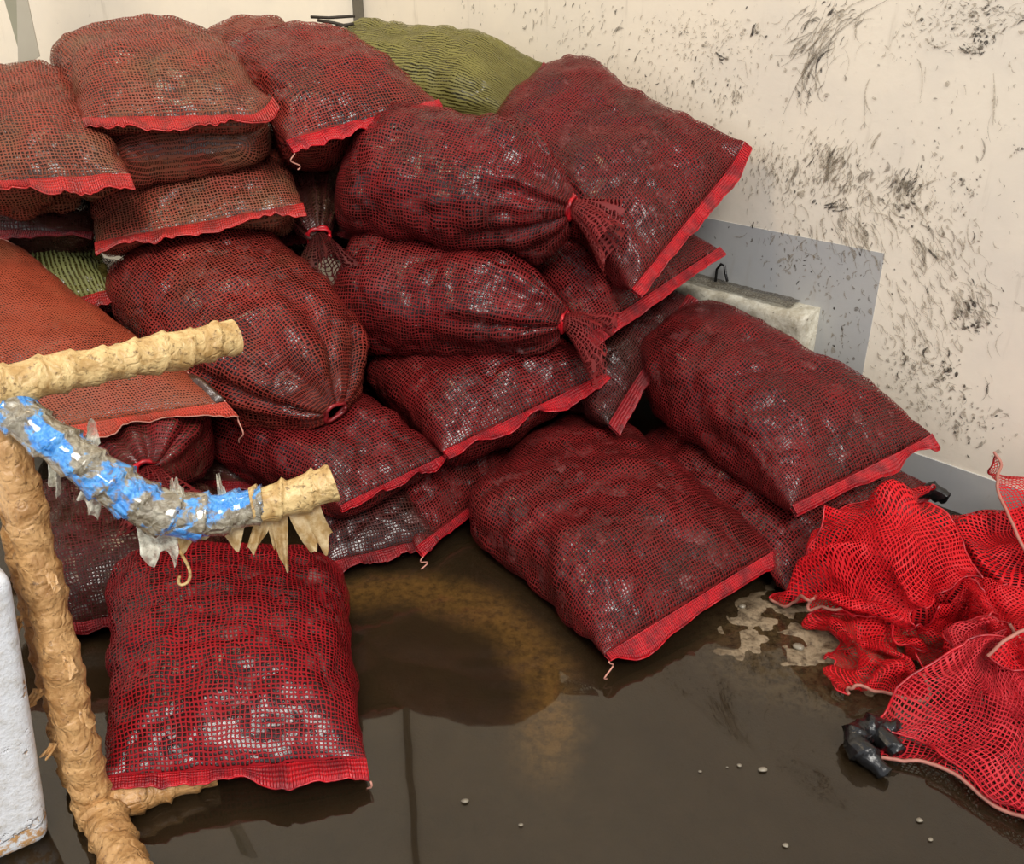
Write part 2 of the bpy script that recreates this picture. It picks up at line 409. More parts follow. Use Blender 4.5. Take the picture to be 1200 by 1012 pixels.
def splat(rows):
    out = {0: ([], []), 1: ([], []), 2: ([], [])}
    def add(kind, t, z, ang, ln, wd, bend=0.0):
        V, F = out[kind]; b0 = len(V); n = 6
        dx, dz = math.cos(ang), math.sin(ang); off = 0.0022 + 0.0004 * kind + rnd.random() * 0.0004
        lo, hi = [], []
        for i in range(n):
            s = i / (n - 1); w = wd * (math.sin(math.pi * (0.08 + 0.84 * s)) ** 0.8) * rnd.uniform(0.6, 1.2) * 0.5
            a = (s - 0.5) * ln; bb = bend * (s - 0.5) ** 2 * ln
            lo.append(wp(t + dx * a - dz * (bb - w), z + dz * a + dx * (bb - w), off)); hi.append(wp(t + dx * a - dz * (bb + w), z + dz * a + dx * (bb + w), off))
        V.extend(lo + hi)
        for i in range(n - 1): F.append([b0 + i, b0 + i + 1, b0 + n + i + 1, b0 + n + i])
    for (t, z, st, sz, n, ang, spread, ln, wd, mixk) in rows:
        for _ in range(int(n * 1.0)):
            r = math.sqrt(-2 * math.log(max(1e-6, rnd.random()))) * 0.6; q = rnd.random() * 6.283
            k = rnd.choices((0, 1, 2), (mixk[0] * 0.32, mixk[1] * 0.8, mixk[2] * 1.3))[0]; sc_ = (0.6, 0.8, 1.0)[k]
            l_ = ln * sc_ * 0.62 * rnd.lognormvariate(0, 0.5)
            add(k, t + st * r * math.cos(q), z + sz * r * math.sin(q), math.radians(ang + rnd.gauss(0, spread)), l_, min(l_, 0.66 * wd * rnd.lognormvariate(0, 0.55)), rnd.uniform(-1.2, 1.2))
    for k, nm in ((0, 'mud_dark'), (1, 'mud_brown'), (2, 'mud_pale')):
        V, F = out[k]
        o = mesh_obj('mud_splatter', np.array(V), F, M[nm], wall_right, smooth=False); o['kind'] = 'stuff'
splat(MUD_ROWS)

# ------------------------------------------------------------------ filled net sacks
def cs(c, e): return np.sign(c) * np.abs(c) ** e

def tube(name, pts, r, mat, parent, n=6, origin=None, closed_ends=True):
    pts = np.asarray(pts, float); m = len(pts)
    tan = unit(np.gradient(pts, axis=0)); ref = np.array([0.13, 0.29, 0.95])
    a = unit(np.cross(tan, ref)); b = np.cross(tan, a)
    r = np.broadcast_to(np.asarray(r, float), (m,))
    ph = np.linspace(0, 2 * math.pi, n, endpoint=False)
    V = pts[:, None] + r[:, None, None] * (np.cos(ph)[None, :, None] * a[:, None] + np.sin(ph)[None, :, None] * b[:, None])
    V = V.reshape(-1, 3); F = []
    for i in range(m - 1):
        for j in range(n): F.append([i * n + j, i * n + (j + 1) % n, (i + 1) * n + (j + 1) % n, (i + 1) * n + j])
    F.append(list(range(n))[::-1]); F.append([(m - 1) * n + j for j in range(n)])
    return mesh_obj(name, V, F, mat, parent, origin=origin)

HR, HX, HY = 0.015, -2.8, 0.8
HM = np.zeros((340, 300))
def cell_of(P): return np.clip(((P[..., 0] - HX) / HR).astype(int), 1, HM.shape[0] - 2), np.clip(((P[..., 1] - HY) / HR).astype(int), 1, HM.shape[1] - 2)
def record_top(P):
    i, j = cell_of(P); H = np.zeros_like(HM); np.maximum.at(H, (i, j), P[..., 2]); G = H.copy()
    for a in (-1, 0, 1):
        for b in (-1, 0, 1): G = np.maximum(G, np.roll(np.roll(H, a, 0), b, 1))
    HM[:] = np.maximum(HM, np.where(H > 0, H, np.where(G > 0, G - 0.004, 0)))
def blur(A, r):
    for ax in (0, 1):
        k = np.ones(2 * r + 1) / (2 * r + 1)
        A = np.apply_along_axis(lambda q: np.convolve(np.pad(q, r, mode='edge'), k, 'valid'), ax, A)
    return A
def settle_on(P, wgt, ext):
    """a soft sack spreads down onto what lies beneath and gives way where it presses"""
    i, j = cell_of(P); gap = P[..., 2] - HM[i, j] - 0.004
    down = np.clip(gap, 0, ext) * np.clip((0.34 - gap) / 0.14, 0, 1); up = np.clip(-gap, 0, 0.10)
    d = blur((up - down) * wgt, 3)
    P = P.copy(); P[..., 2] += d
    return P

def sack(key, quad, T, style, net, contents, hem, label, group=None, arch=0.0, ear=(0, 0), droop=0.3, seed=0, nu=88, nv=133,
         hemw=0.034, thread=(), name='net_sack', flat=1.0, lump=1.0, belly=0.85, pull=0.05, tail=True, cat='sack', seam=False, blunt=1.0, settle=0.09, grow=0.0):
    hl, hr, fl, fr = [np.array(q, float) for q in quad]
    L = 0.5 * (np.linalg.norm(hl - fl) + np.linalg.norm(hr - fr)); W = 0.5 * (np.linalg.norm(hl - hr) + np.linalg.norm(fl - fr))
    ctr = (hl + hr + fl + fr) / 4
    N = unit(np.cross((hr + fr) - (hl + fl), (hl + hr) - (fl + fr)))
    if N[2] < 0: N = -N
    s = np.linspace(0, 1, nu); u = 0.45 * s + 0.55 * (0.5 - 0.5 * np.cos(math.pi * s))
    ph = np.linspace(-math.pi / 2, 1.5 * math.pi, nv)
    fa = np.sqrt(np.clip(1 - (1 - np.minimum(u / 0.30, 1)) ** 2, 0, 1))
    if style == 'hem':
        g = np.minimum((1 - u) / (0.36 * blunt), 1); th = fa * np.sin(g * math.pi / 2) ** 0.75 * 0.97 + 0.03
        w = (0.62 + 0.38 * np.sqrt(np.clip(1 - (1 - np.minimum(u / 0.2, 1)) ** 2, 0, 1))) * (1 - pull * np.sin(math.pi * u) ** 1.0) * (1 + 0.03 * u ** 8)
    else:
        g = np.minimum((1 - u) / 0.42, 1); k = np.sin(g * math.pi / 2) ** 0.72
        th = fa * ((0.14) + (1 - 0.14) * k); wn_ = 0.034 / (W / 2)
        w = (0.62 + 0.38 * np.sqrt(np.clip(1 - (1 - np.minimum(u / 0.2, 1)) ** 2, 0, 1))) * (wn_ + (1 - wn_) * k)
    c, sn = np.cos(ph), np.sin(ph)
    x = cs(c, 0.82)[None, :] * w[:, None]; z = cs(sn, 0.92)[None, :] * th[:, None]
    z = np.where(z < 0, z * belly, z)
    U = u[:, None]; tt = (x + 1) / 2
    mid = (1 - U)[..., None] * ((1 - tt)[..., None] * fl + tt[..., None] * fr) + U[..., None] * ((1 - tt)[..., None] * hl + tt[..., None] * hr)
    zz = z * T / 2 * (1 + 0.0 * U) + arch * (1 - (2 * U - 1) ** 2)
    earw = np.clip((x - 0.72) / 0.3, 0, 1) ** 2 * ear[1] + np.clip((-x - 0.72) / 0.3, 0, 1) ** 2 * ear[0]
    zz = zz + earw * U ** 6
    P = mid + zz[..., None] * N
    if style == 'tied':
        pl = np.clip((u - 0.5) / 0.5, 0, 1) ** 1.5
        cen = ((1 - u)[:, None] * (fl + fr) / 2 + u[:, None] * (hl + hr) / 2)[:, None] + arch * (1 - (2 * U - 1) ** 2)[..., None] * N
        k2 = 1 + pl[:, None] * (0.13 * np.cos(9 * ph + seed) + 0.08 * np.cos(14 * ph + 2 * seed))
        P = cen + (P - cen) * k2[..., None]
    if settle > 0: P = settle_on(P, np.clip(-sn, 0, 1)[None, :] ** 0.5 * np.clip(th * 1.3, 0, 1)[:, None] ** 0.5, settle)
    # swellings and settled creases
    du = np.gradient(P, axis=0); dv = np.gradient(P, axis=1)
    nr = unit(np.cross(dv, du)); nr *= np.sign(np.sum(nr * (P - ctr), -1).mean() + 1e-9)
    fade = (np.clip(th * 1.4, 0.05, 1))[:, None]
    Q = P + np.array([seed * 3.7, seed * 1.3, seed * 2.1])
    big = 0.014 * vnoise(Q, 5.0, 1) + 0.010 * vnoise(Q, 13, 2) + 0.005 * vnoise(Q, 30, 3)
    crease = -0.005 * np.clip(1 - np.abs(vnoise(Q, 4.0, 8)) / 0.10, 0, 1)
    wv_ = worley(Q, 1 / 0.055, 4); peb = np.sqrt(np.clip(1 - (wv_ / 0.78) ** 2, 0, 1))
    wv2 = worley(Q, 1 / 0.030, 14); peb2 = np.sqrt(np.clip(1 - (wv2 / 0.8) ** 2, 0, 1))
    D = (big + crease) * lump
    Pn = P + nr * ((D + 0.0055 * peb * lump + 0.003) * fade)[..., None]
    Pc = P + nr * ((D + 0.0100 * peb * lump + 0.003 * peb2 - 0.010) * fade - 0.001)[..., None]
    su = np.concatenate([[0], np.cumsum(np.linalg.norm(np.diff(P[:, nv // 2], axis=0), axis=1))])
    mi = int(nu * 0.6); sv = np.concatenate([[0], np.cumsum(np.linalg.norm(np.diff(P[mi], axis=0), axis=1))])
    uv = np.stack(np.broadcast_arrays(su[:, None], sv[None, :]), -1)
    mir = (nv - 1) // 2 - np.arange(nv); mir = np.mod(mir, nv - 1)
    for A in (Pn, Pc):                       # sew both faces together along the closed ends
        for e_ in ((0, 1) if style == 'hem' else (0,)):
            r_ = 0 if e_ == 0 else nu - 1
            A[r_] = 0.5 * (A[r_] + A[r_][mir])
    record_top(Pn)
    base = np.array([ctr[0], ctr[1], Pc[..., 2].min()])
    root = thing(name, base, label, cat, group)
    F = grid_faces(nu, nv)
    cobj = mesh_obj('contents', Pc.reshape(-1, 3), F, contents, root); cobj['kind'] = 'stuff'
    mesh_obj('net', Pn.reshape(-1, 3), F, net, root, uv=uv.reshape(-1, 2))
    if style == 'hem':
        n = 90; t = np.linspace(-1, 1, n); wend = w[-1] * 1.0
        tt = (t * wend + 1) / 2
        e = (1 - tt)[:, None] * hl + tt[:, None] * hr
        e = e + (np.clip((t - 0.72) / 0.3, 0, 1) ** 2 * ear[1] + np.clip((-t - 0.72) / 0.3, 0, 1) ** 2 * ear[0])[:, None] * N
        ax = unit((hl + hr) - (fl + fr)); dr = unit(ax + np.array([0, 0, -droop]))
        nn = unit(np.cross(unit(hr - hl), dr)); nn = nn if nn[2] > 0 else -nn
        wig = (0.010 * vnoise(np.stack([t * 3 + seed, t * 0, t * 0], -1), 2.0, 3) + 0.004 * vnoise(np.stack([t * 9 + seed, t * 0, t * 0], -1), 2.0, 4))
        hw = hemw * (1 + grow * t) * (0.95 + 0.55 * vnoise(np.stack([t * 2 + seed * 2, t * 0, t * 0], -1), 1.5, 6))
        sec = [(-0.012, 0.006), (0.1, 0.007), (0.5, 0.0055), (0.9, 0.006), (1.0, 0.003), (1.0, -0.003), (0.9, -0.006), (0.5, -0.0055), (0.1, -0.007), (-0.012, -0.006)]
        V = []
        for k, (a, b) in enumerate(sec):
            V.append(e + dr * (np.maximum(a, -0.3) * hw)[:, None] + nn * (b + wig * (0.3 + max(a, 0)))[:, None])
        V = np.stack(V + [V[0]], 1)
        arc = np.concatenate([[0], np.cumsum(np.linalg.norm(np.diff(e, axis=0), axis=1))])
        hv = np.array([0, .1, .5, .9, 1, 1.05, 1.15, 1.55, 1.95, 2.05, 2.1]) * hemw
        uvh = np.stack(np.broadcast_arrays(arc[:, None], hv[None, :]), -1)
        hobj = mesh_obj('hem', V.reshape(-1, 3), grid_faces(n, len(sec) + 1), hem, root, uv=uvh.reshape(-1, 2))
        edge = e + dr * (hw * 1.01)[:, None] + nn * (wig * 1.3)[:, None]
        tube('edge_cord', edge, 0.0022, M['thread'] if seam else hem, hobj, 5)
        for (side, ln) in thread:
            p0 = edge[0] if side < 0 else edge[-1]; k = np.linspace(0, 1, 14)[:, None]
            pts = p0 + np.array([0, 0, -1.0]) * ln * k + np.array([side * 0.012, -0.012, 0]) * np.sin(k * 7 + seed) * (0.3 + k)
            tube('loose_thread', pts, 0.0022, M['thread'], hobj, 5)
        if seam:
            for Ca, Cb, sg in ((fl, hl, -1), (fr, hr, 1)):
                i0 = int(nv * (0.25 if sg > 0 else 0.75))
                pts = Pn[4:, i0] + nr[4:, i0] * 0.002
                tube('side_seam', pts, 0.0024, M['thread'], root, 5)
    else:
        cend = (hl + hr) / 2; ax = unit((hl + hr) - (fl + fr)); a1 = unit(hr - hl); a1 = unit(a1 - ax * np.dot(a1, ax)); a2 = np.cross(ax, a1)
        k = np.linspace(0, 1, 24)
        q = np.linspace(0, 2 * math.pi * 1.96, 60)
        rr = 0.034 + 0.005 * np.sin(q * 3.3)
        pts = cend - ax * 0.006 + a1 * (rr * np.cos(q))[:, None] + a2 * (rr * 0.8 * np.sin(q))[:, None] + ax * (0.010 * q / q.max())[:, None]
        tube('tie_cord', pts, 0.006, hem, root, 6)
        if tail:
            n, m = 26, 49; a = np.linspace(0, 1, n); q = np.linspace(0, 2 * math.pi, m)
            rad = 0.026 + 0.075 * a ** 1.1; ruf = 1 + a[:, None] * (0.28 * np.cos(5 * q + seed) + 0.16 * np.cos(9 * q + 2 * seed))[None, :]
            cl = cend + ax * (a * 0.13)[:, None] + np.array([0, 0, -1]) * (0.07 * a ** 1.6)[:, None]
            V = cl[:, None] + (rad[:, None] * ruf)[..., None] * (np.cos(q)[None, :, None] * a1 + 0.55 * np.sin(q)[None, :, None] * a2)
            V = V + (ax * (0.02 * np.cos(3 * q + seed))[:, None])[None] * a[:, None, None]
            uvt = np.stack(np.broadcast_arrays((a * 0.14)[:, None], (q * 0.05)[None, :]), -1)
            mesh_obj('gathered_tail', V.reshape(-1, 3), grid_faces(n, m), net, root, uv=uvt.reshape(-1, 2))
    return root

QUADS = {
    'W': [(-0.820, 1.313, 0.085), (-0.315, 1.396, 0.050), (-1.082, 2.021, 0.122), (-0.444, 2.043, 0.124), 0.28080000000000005, 'hem'],
    'R': [(0.233, 1.725, 0.060), (0.750, 2.125, 0.100), (-0.172, 2.320, 0.133), (0.280, 2.965, 0.153), 0.2916, 'hem'],
    'S': [(0.773, 2.124, 0.240), (1.258, 2.425, 0.300), (0.376, 2.739, 0.431), (0.668, 3.124, 0.499), 0.30240000000000006, 'hem'],
    'T': [(0.753, 2.000, 0.050), (1.297, 2.451, 0.120), (0.370, 2.654, 0.110), (0.674, 2.930, 0.214), 0.2376, 'hem'],
    'U': [(0.303, 2.500, 0.313), (0.607, 3.000, 0.557), (-0.056, 2.959, 0.344), (0.256, 3.433, 0.568), 0.2376, 'hem'],
    'F': [(0.235, 2.600, 0.564), (0.706, 3.050, 0.712), (-0.146, 3.113, 0.770), (0.213, 3.534, 0.946), 0.21600000000000003, 'hem'],
    'E': [(0.366, 2.620, 0.703), (0.760, 3.080, 1.020), (-0.121, 3.271, 1.053), (0.188, 3.636, 1.278), 0.30240000000000006, 'hem'],
    'G': [(0.120, 2.580, 0.793), (0.234, 2.820, 1.066), (-0.582, 2.802, 0.872), (-0.448, 3.123, 1.171), 0.35640000000000005, 'tied'],
    'H': [(0.102, 2.500, 0.503), (0.211, 2.700, 0.715), (-0.590, 2.702, 0.543), (-0.512, 2.970, 0.798), 0.33480000000000004, 'tied'],
    'O': [(-0.196, 2.350, 0.292), (0.315, 2.650, 0.422), (-0.506, 2.761, 0.365), (-0.099, 3.079, 0.546), 0.2376, 'hem'],
    'P2': [(-0.275, 2.210, 0.050), (0.148, 2.776, 0.100), (-0.585, 2.611, 0.123), (-0.284, 3.346, 0.143), 0.2376, 'hem'],
    'P1': [(-0.524, 2.137, 0.040), (-0.228, 2.256, 0.050), (-0.752, 2.506, 0.124), (-0.439, 2.768, 0.123), 0.21600000000000003, 'hem'],
    'N': [(-0.476, 2.157, 0.220), (-0.200, 2.385, 0.260), (-0.978, 2.483, 0.281), (-0.712, 2.846, 0.346), 0.21600000000000003, 'hem'],
    'L': [(-0.717, 2.220, 0.327), (-0.312, 2.500, 0.503), (-1.344, 2.770, 0.655), (-0.864, 3.011, 0.837), 0.38880000000000003, 'tied'],
    'M': [(-1.181, 2.120, 0.301), (-0.813, 2.200, 0.364), (-1.534, 2.622, 0.402), (-1.035, 2.706, 0.460), 0.28080000000000005, 'tied'],
    'X': [(-1.175, 1.836, 0.050), (-0.754, 1.962, 0.050), (-1.505, 2.323, 0.145), (-0.874, 2.402, 0.145), 0.2592, 'hem'],
    'K': [(-1.282, 2.120, 0.461), (-0.811, 2.300, 0.469), (-1.978, 2.511, 0.773), (-1.610, 2.780, 0.841), 0.1728, 'hem'],
    'J': [(-1.759, 2.650, 0.551), (-1.248, 2.700, 0.674), (-1.983, 3.123, 0.759), (-1.440, 3.120, 0.796), 0.21600000000000003, 'hem'],
    'I': [(-1.221, 2.620, 0.841), (-0.636, 2.720, 0.933), (-1.486, 3.227, 0.952), (-0.798, 3.310, 1.062), 0.2376, 'hem'],
    'I2': [(-0.678, 2.750, 0.768), (-0.541, 2.850, 0.865), (-0.906, 3.324, 0.939), (-0.619, 3.430, 1.016), 0.21600000000000003, 'tied'],
    'A': [(-1.200, 2.650, 1.185), (-0.683, 2.700, 1.190), (-1.598, 3.333, 1.317), (-0.982, 3.330, 1.341), 0.28080000000000005, 'hem'],
    'A2': [(-0.866, 3.350, 1.215), (-1.483, 3.300, 1.164), (-0.709, 2.750, 1.113), (-1.213, 2.680, 1.064), 0.22000000000000003, 'hem'],
    'B': [(-1.494, 2.500, 1.036), (-1.067, 2.550, 1.050), (-1.861, 3.128, 1.218), (-1.408, 3.181, 1.242), 0.2592, 'hem'],
    'C': [(-0.659, 2.750, 1.113), (-0.237, 3.000, 1.200), (-1.101, 3.374, 1.277), (-0.627, 3.583, 1.347), 0.28080000000000005, 'hem'],
    'C2': [(-0.929, 3.500, 1.260), (-0.660, 3.650, 1.274), (-1.317, 4.022, 1.309), (-0.972, 4.125, 1.340), 0.21600000000000003, 'hem'],
    'D': [(0.000, 3.350, 1.102), (0.118, 3.720, 1.261), (-0.741, 3.491, 1.187), (-0.670, 4.083, 1.370), 0.2592, 'hem'],
    'f1': [(-1.250, 2.450, 0.130), (-0.750, 2.450, 0.130), (-1.250, 3.100, 0.130), (-0.750, 3.100, 0.130), 0.24, 'hem'],
    'f2': [(-1.300, 2.550, 0.360), (-0.800, 2.620, 0.360), (-1.400, 3.200, 0.360), (-0.800, 3.250, 0.360), 0.24, 'hem'],
    'f3': [(-0.600, 2.750, 0.130), (-0.100, 2.850, 0.130), (-0.700, 3.400, 0.130), (-0.100, 3.400, 0.130), 0.24, 'hem'],
    'f4': [(-0.650, 2.850, 0.360), (-0.100, 2.950, 0.360), (-0.700, 3.500, 0.360), (-0.100, 3.500, 0.360), 0.24, 'hem'],
    'f5': [(-0.450, 3.000, 0.600), (0.150, 3.000, 0.620), (-0.400, 3.650, 0.600), (0.150, 3.650, 0.620), 0.26, 'hem'],
    'f6': [(-1.350, 2.850, 0.580), (-0.750, 2.900, 0.580), (-1.400, 3.500, 0.580), (-0.750, 3.500, 0.580), 0.24, 'hem'],
    'f7': [(-1.700, 2.750, 0.200), (-1.350, 2.800, 0.200), (-1.900, 3.400, 0.200), (-1.400, 3.400, 0.200), 0.3, 'hem'],
    'f8': [(-1.900, 2.750, 0.500), (-1.300, 2.800, 0.500), (-1.950, 3.300, 0.500), (-1.400, 3.400, 0.500), 0.28, 'hem'],
    'f9': [(-0.600, 3.100, 0.860), (0.100, 3.150, 0.880), (-0.600, 3.800, 0.950), (0.000, 3.800, 1.000), 0.26, 'hem'],
    'f10': [(-1.950, 2.750, 0.860), (-1.300, 2.750, 0.840), (-2.000, 3.300, 0.900), (-1.400, 3.400, 0.900), 0.24, 'hem'],
    'f12': [(-0.850, 3.000, 0.780), (-0.400, 3.000, 0.780), (-0.900, 3.600, 0.850), (-0.400, 3.600, 0.850), 0.26, 'hem'],
    'f11': [(0.100, 3.050, 0.300), (0.500, 3.300, 0.300), (0.000, 3.600, 0.350), (0.300, 3.900, 0.350), 0.4, 'hem'],
}

GA = 'red net sacks of wet catch'
def S(key, **kw):
    q = QUADS[key]
    return sack(key, q[:4], q[4], q[5], M[kw.pop('net', 'wine')], M[kw.pop('contents', 'catch')], M[kw.pop('hem', 'hem')], kw.pop('label'), kw.pop('group', GA), **kw)
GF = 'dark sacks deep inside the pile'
def F(key, seed, label): S(key, seed=seed, net='dark', contents='catch_mud_haze', hem='hem_dark', nu=44, nv=67, label=label, group=GF)
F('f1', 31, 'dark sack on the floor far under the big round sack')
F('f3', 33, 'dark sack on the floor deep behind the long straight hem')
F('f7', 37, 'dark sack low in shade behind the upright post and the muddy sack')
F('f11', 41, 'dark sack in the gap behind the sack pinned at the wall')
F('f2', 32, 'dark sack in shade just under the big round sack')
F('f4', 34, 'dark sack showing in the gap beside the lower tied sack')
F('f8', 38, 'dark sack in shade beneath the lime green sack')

S('W', seed=1, net='red', label='plump red net sack alone on the wet floor beside the tape-wrapped post', thread=((1, .07),), hemw=.034, grow=.45, droop=.1)
S('R', seed=2, label='wide wine-red net sack flat on the wet floor, hem towards the puddle', thread=((-1, .05),), hemw=.04, droop=.5)
S('T', seed=4, contents='catch', hem='hem_dark', label='dark red net sack squashed flat under the sack beside the wall ledge')
S('S', seed=3, label='large wine-red net sack below the wall ledge, its pointed hem corner at the wall', droop=.5, ear=(0, .01))
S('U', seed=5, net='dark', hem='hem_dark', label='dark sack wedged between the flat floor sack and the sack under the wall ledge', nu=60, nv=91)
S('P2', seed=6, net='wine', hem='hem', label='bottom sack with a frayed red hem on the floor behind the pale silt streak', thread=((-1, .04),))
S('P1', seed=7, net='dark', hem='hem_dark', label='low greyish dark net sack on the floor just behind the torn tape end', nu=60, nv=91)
S('X', seed=8, net='dark', contents='catch_mud_haze', hem='hem_dark', label='dark muddy sack in shade behind the upright tape-wrapped post', nu=60, nv=91)
S('N', seed=9, label='flattened net sack directly under the big round sack with the puckered end', droop=.6, hemw=.025)
S('O', seed=10, label='net sack with a long straight bright hem in the middle, under the lower tied sack', droop=.4, thread=((1, .04),))
S('M', seed=11, net='wine', contents='catch_mud_haze', label='shaded tied sack behind the blue tape, below the orange sack', nu=60, nv=91)
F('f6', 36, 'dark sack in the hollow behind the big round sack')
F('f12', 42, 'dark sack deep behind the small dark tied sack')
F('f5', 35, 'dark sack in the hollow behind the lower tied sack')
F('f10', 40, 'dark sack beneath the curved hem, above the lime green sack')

S('L', seed=12, net='rust', label='big round reddish-brown sack with a puckered end facing out behind the upper arm', tail=False, hem='hem_dark')
S('H', seed=13, label='lower of the two tied sacks, its knot just above the long straight hem')
S('F', seed=14, label='net sack with a bright red hem pinned under the sack leaning on the wall', droop=.5, nu=60, nv=91)
S('E', seed=15, label='large wine-red net sack leaning on the white wall with one hem corner sticking up', ear=(0, .05), hemw=.04, droop=.2)
S('G', seed=16, label='upper of the two tied sacks, gathered into a red knot facing the wall')
S('K', seed=17, net='orange', contents='catch_mud_haze', hem='hem_orange', label='faded orange-red fine net sack with a pale stitched side seam', seam=True, thread=((1, .09),), lump=.5, group='faded net sacks')
S('J', seed=18, net='lime', contents='catch_green', hem='hem_dull', label='lime green striped net sack peeping out above the orange-red sack', nu=60, nv=91, group='green net sacks')
S('I', seed=19, net='dust_haze', contents='catch_mud_haze', label='thin brownish sack with a sloping red hem directly over the big round sack', hem='hem_dull', droop=.2)
S('I2', seed=20, net='dark', contents='catch_mud_haze', label='small dark tied sack wedged between the thin brownish sack and the tied sacks', nu=60, nv=91, tail=True)
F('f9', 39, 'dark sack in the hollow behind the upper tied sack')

S('A2', seed=21, net='dust_haze', contents='catch_mud_haze', hem='hem_dark', label='brown, haze-tinted sack squeezed under the topmost brownish sack, blunt end out', nu=60, nv=91)
S('A', seed=22, net='dust_haze', contents='catch_mud_haze', hem='hem_dull', label='topmost brownish net sack, its straight red hem curling up at the end', ear=(0, .05), thread=((-1, .04),), droop=.2, hemw=.045)
S('B', seed=23, net='dust_haze', contents='catch_mud_haze', hem='hem_dull', label='brownish net sack with a curved hem at the pile end below the grey strap', hemw=.04)
S('C', seed=24, net='rust', hem='hem', label='wide brownish-red sack on top of the pile in front of the olive green sack', thread=((-1, .05),), droop=.2)
S('C2', seed=25, net='dust_haze', contents='catch_mud_haze', hem='hem_dull', label='sack humped up at the back between the two top sacks', nu=60, nv=91)
S('D', seed=26, net='olive', contents='catch_green', hem='hem_dark', label='olive green striped net sack at the back of the pile against the white wall', group='green net sacks')


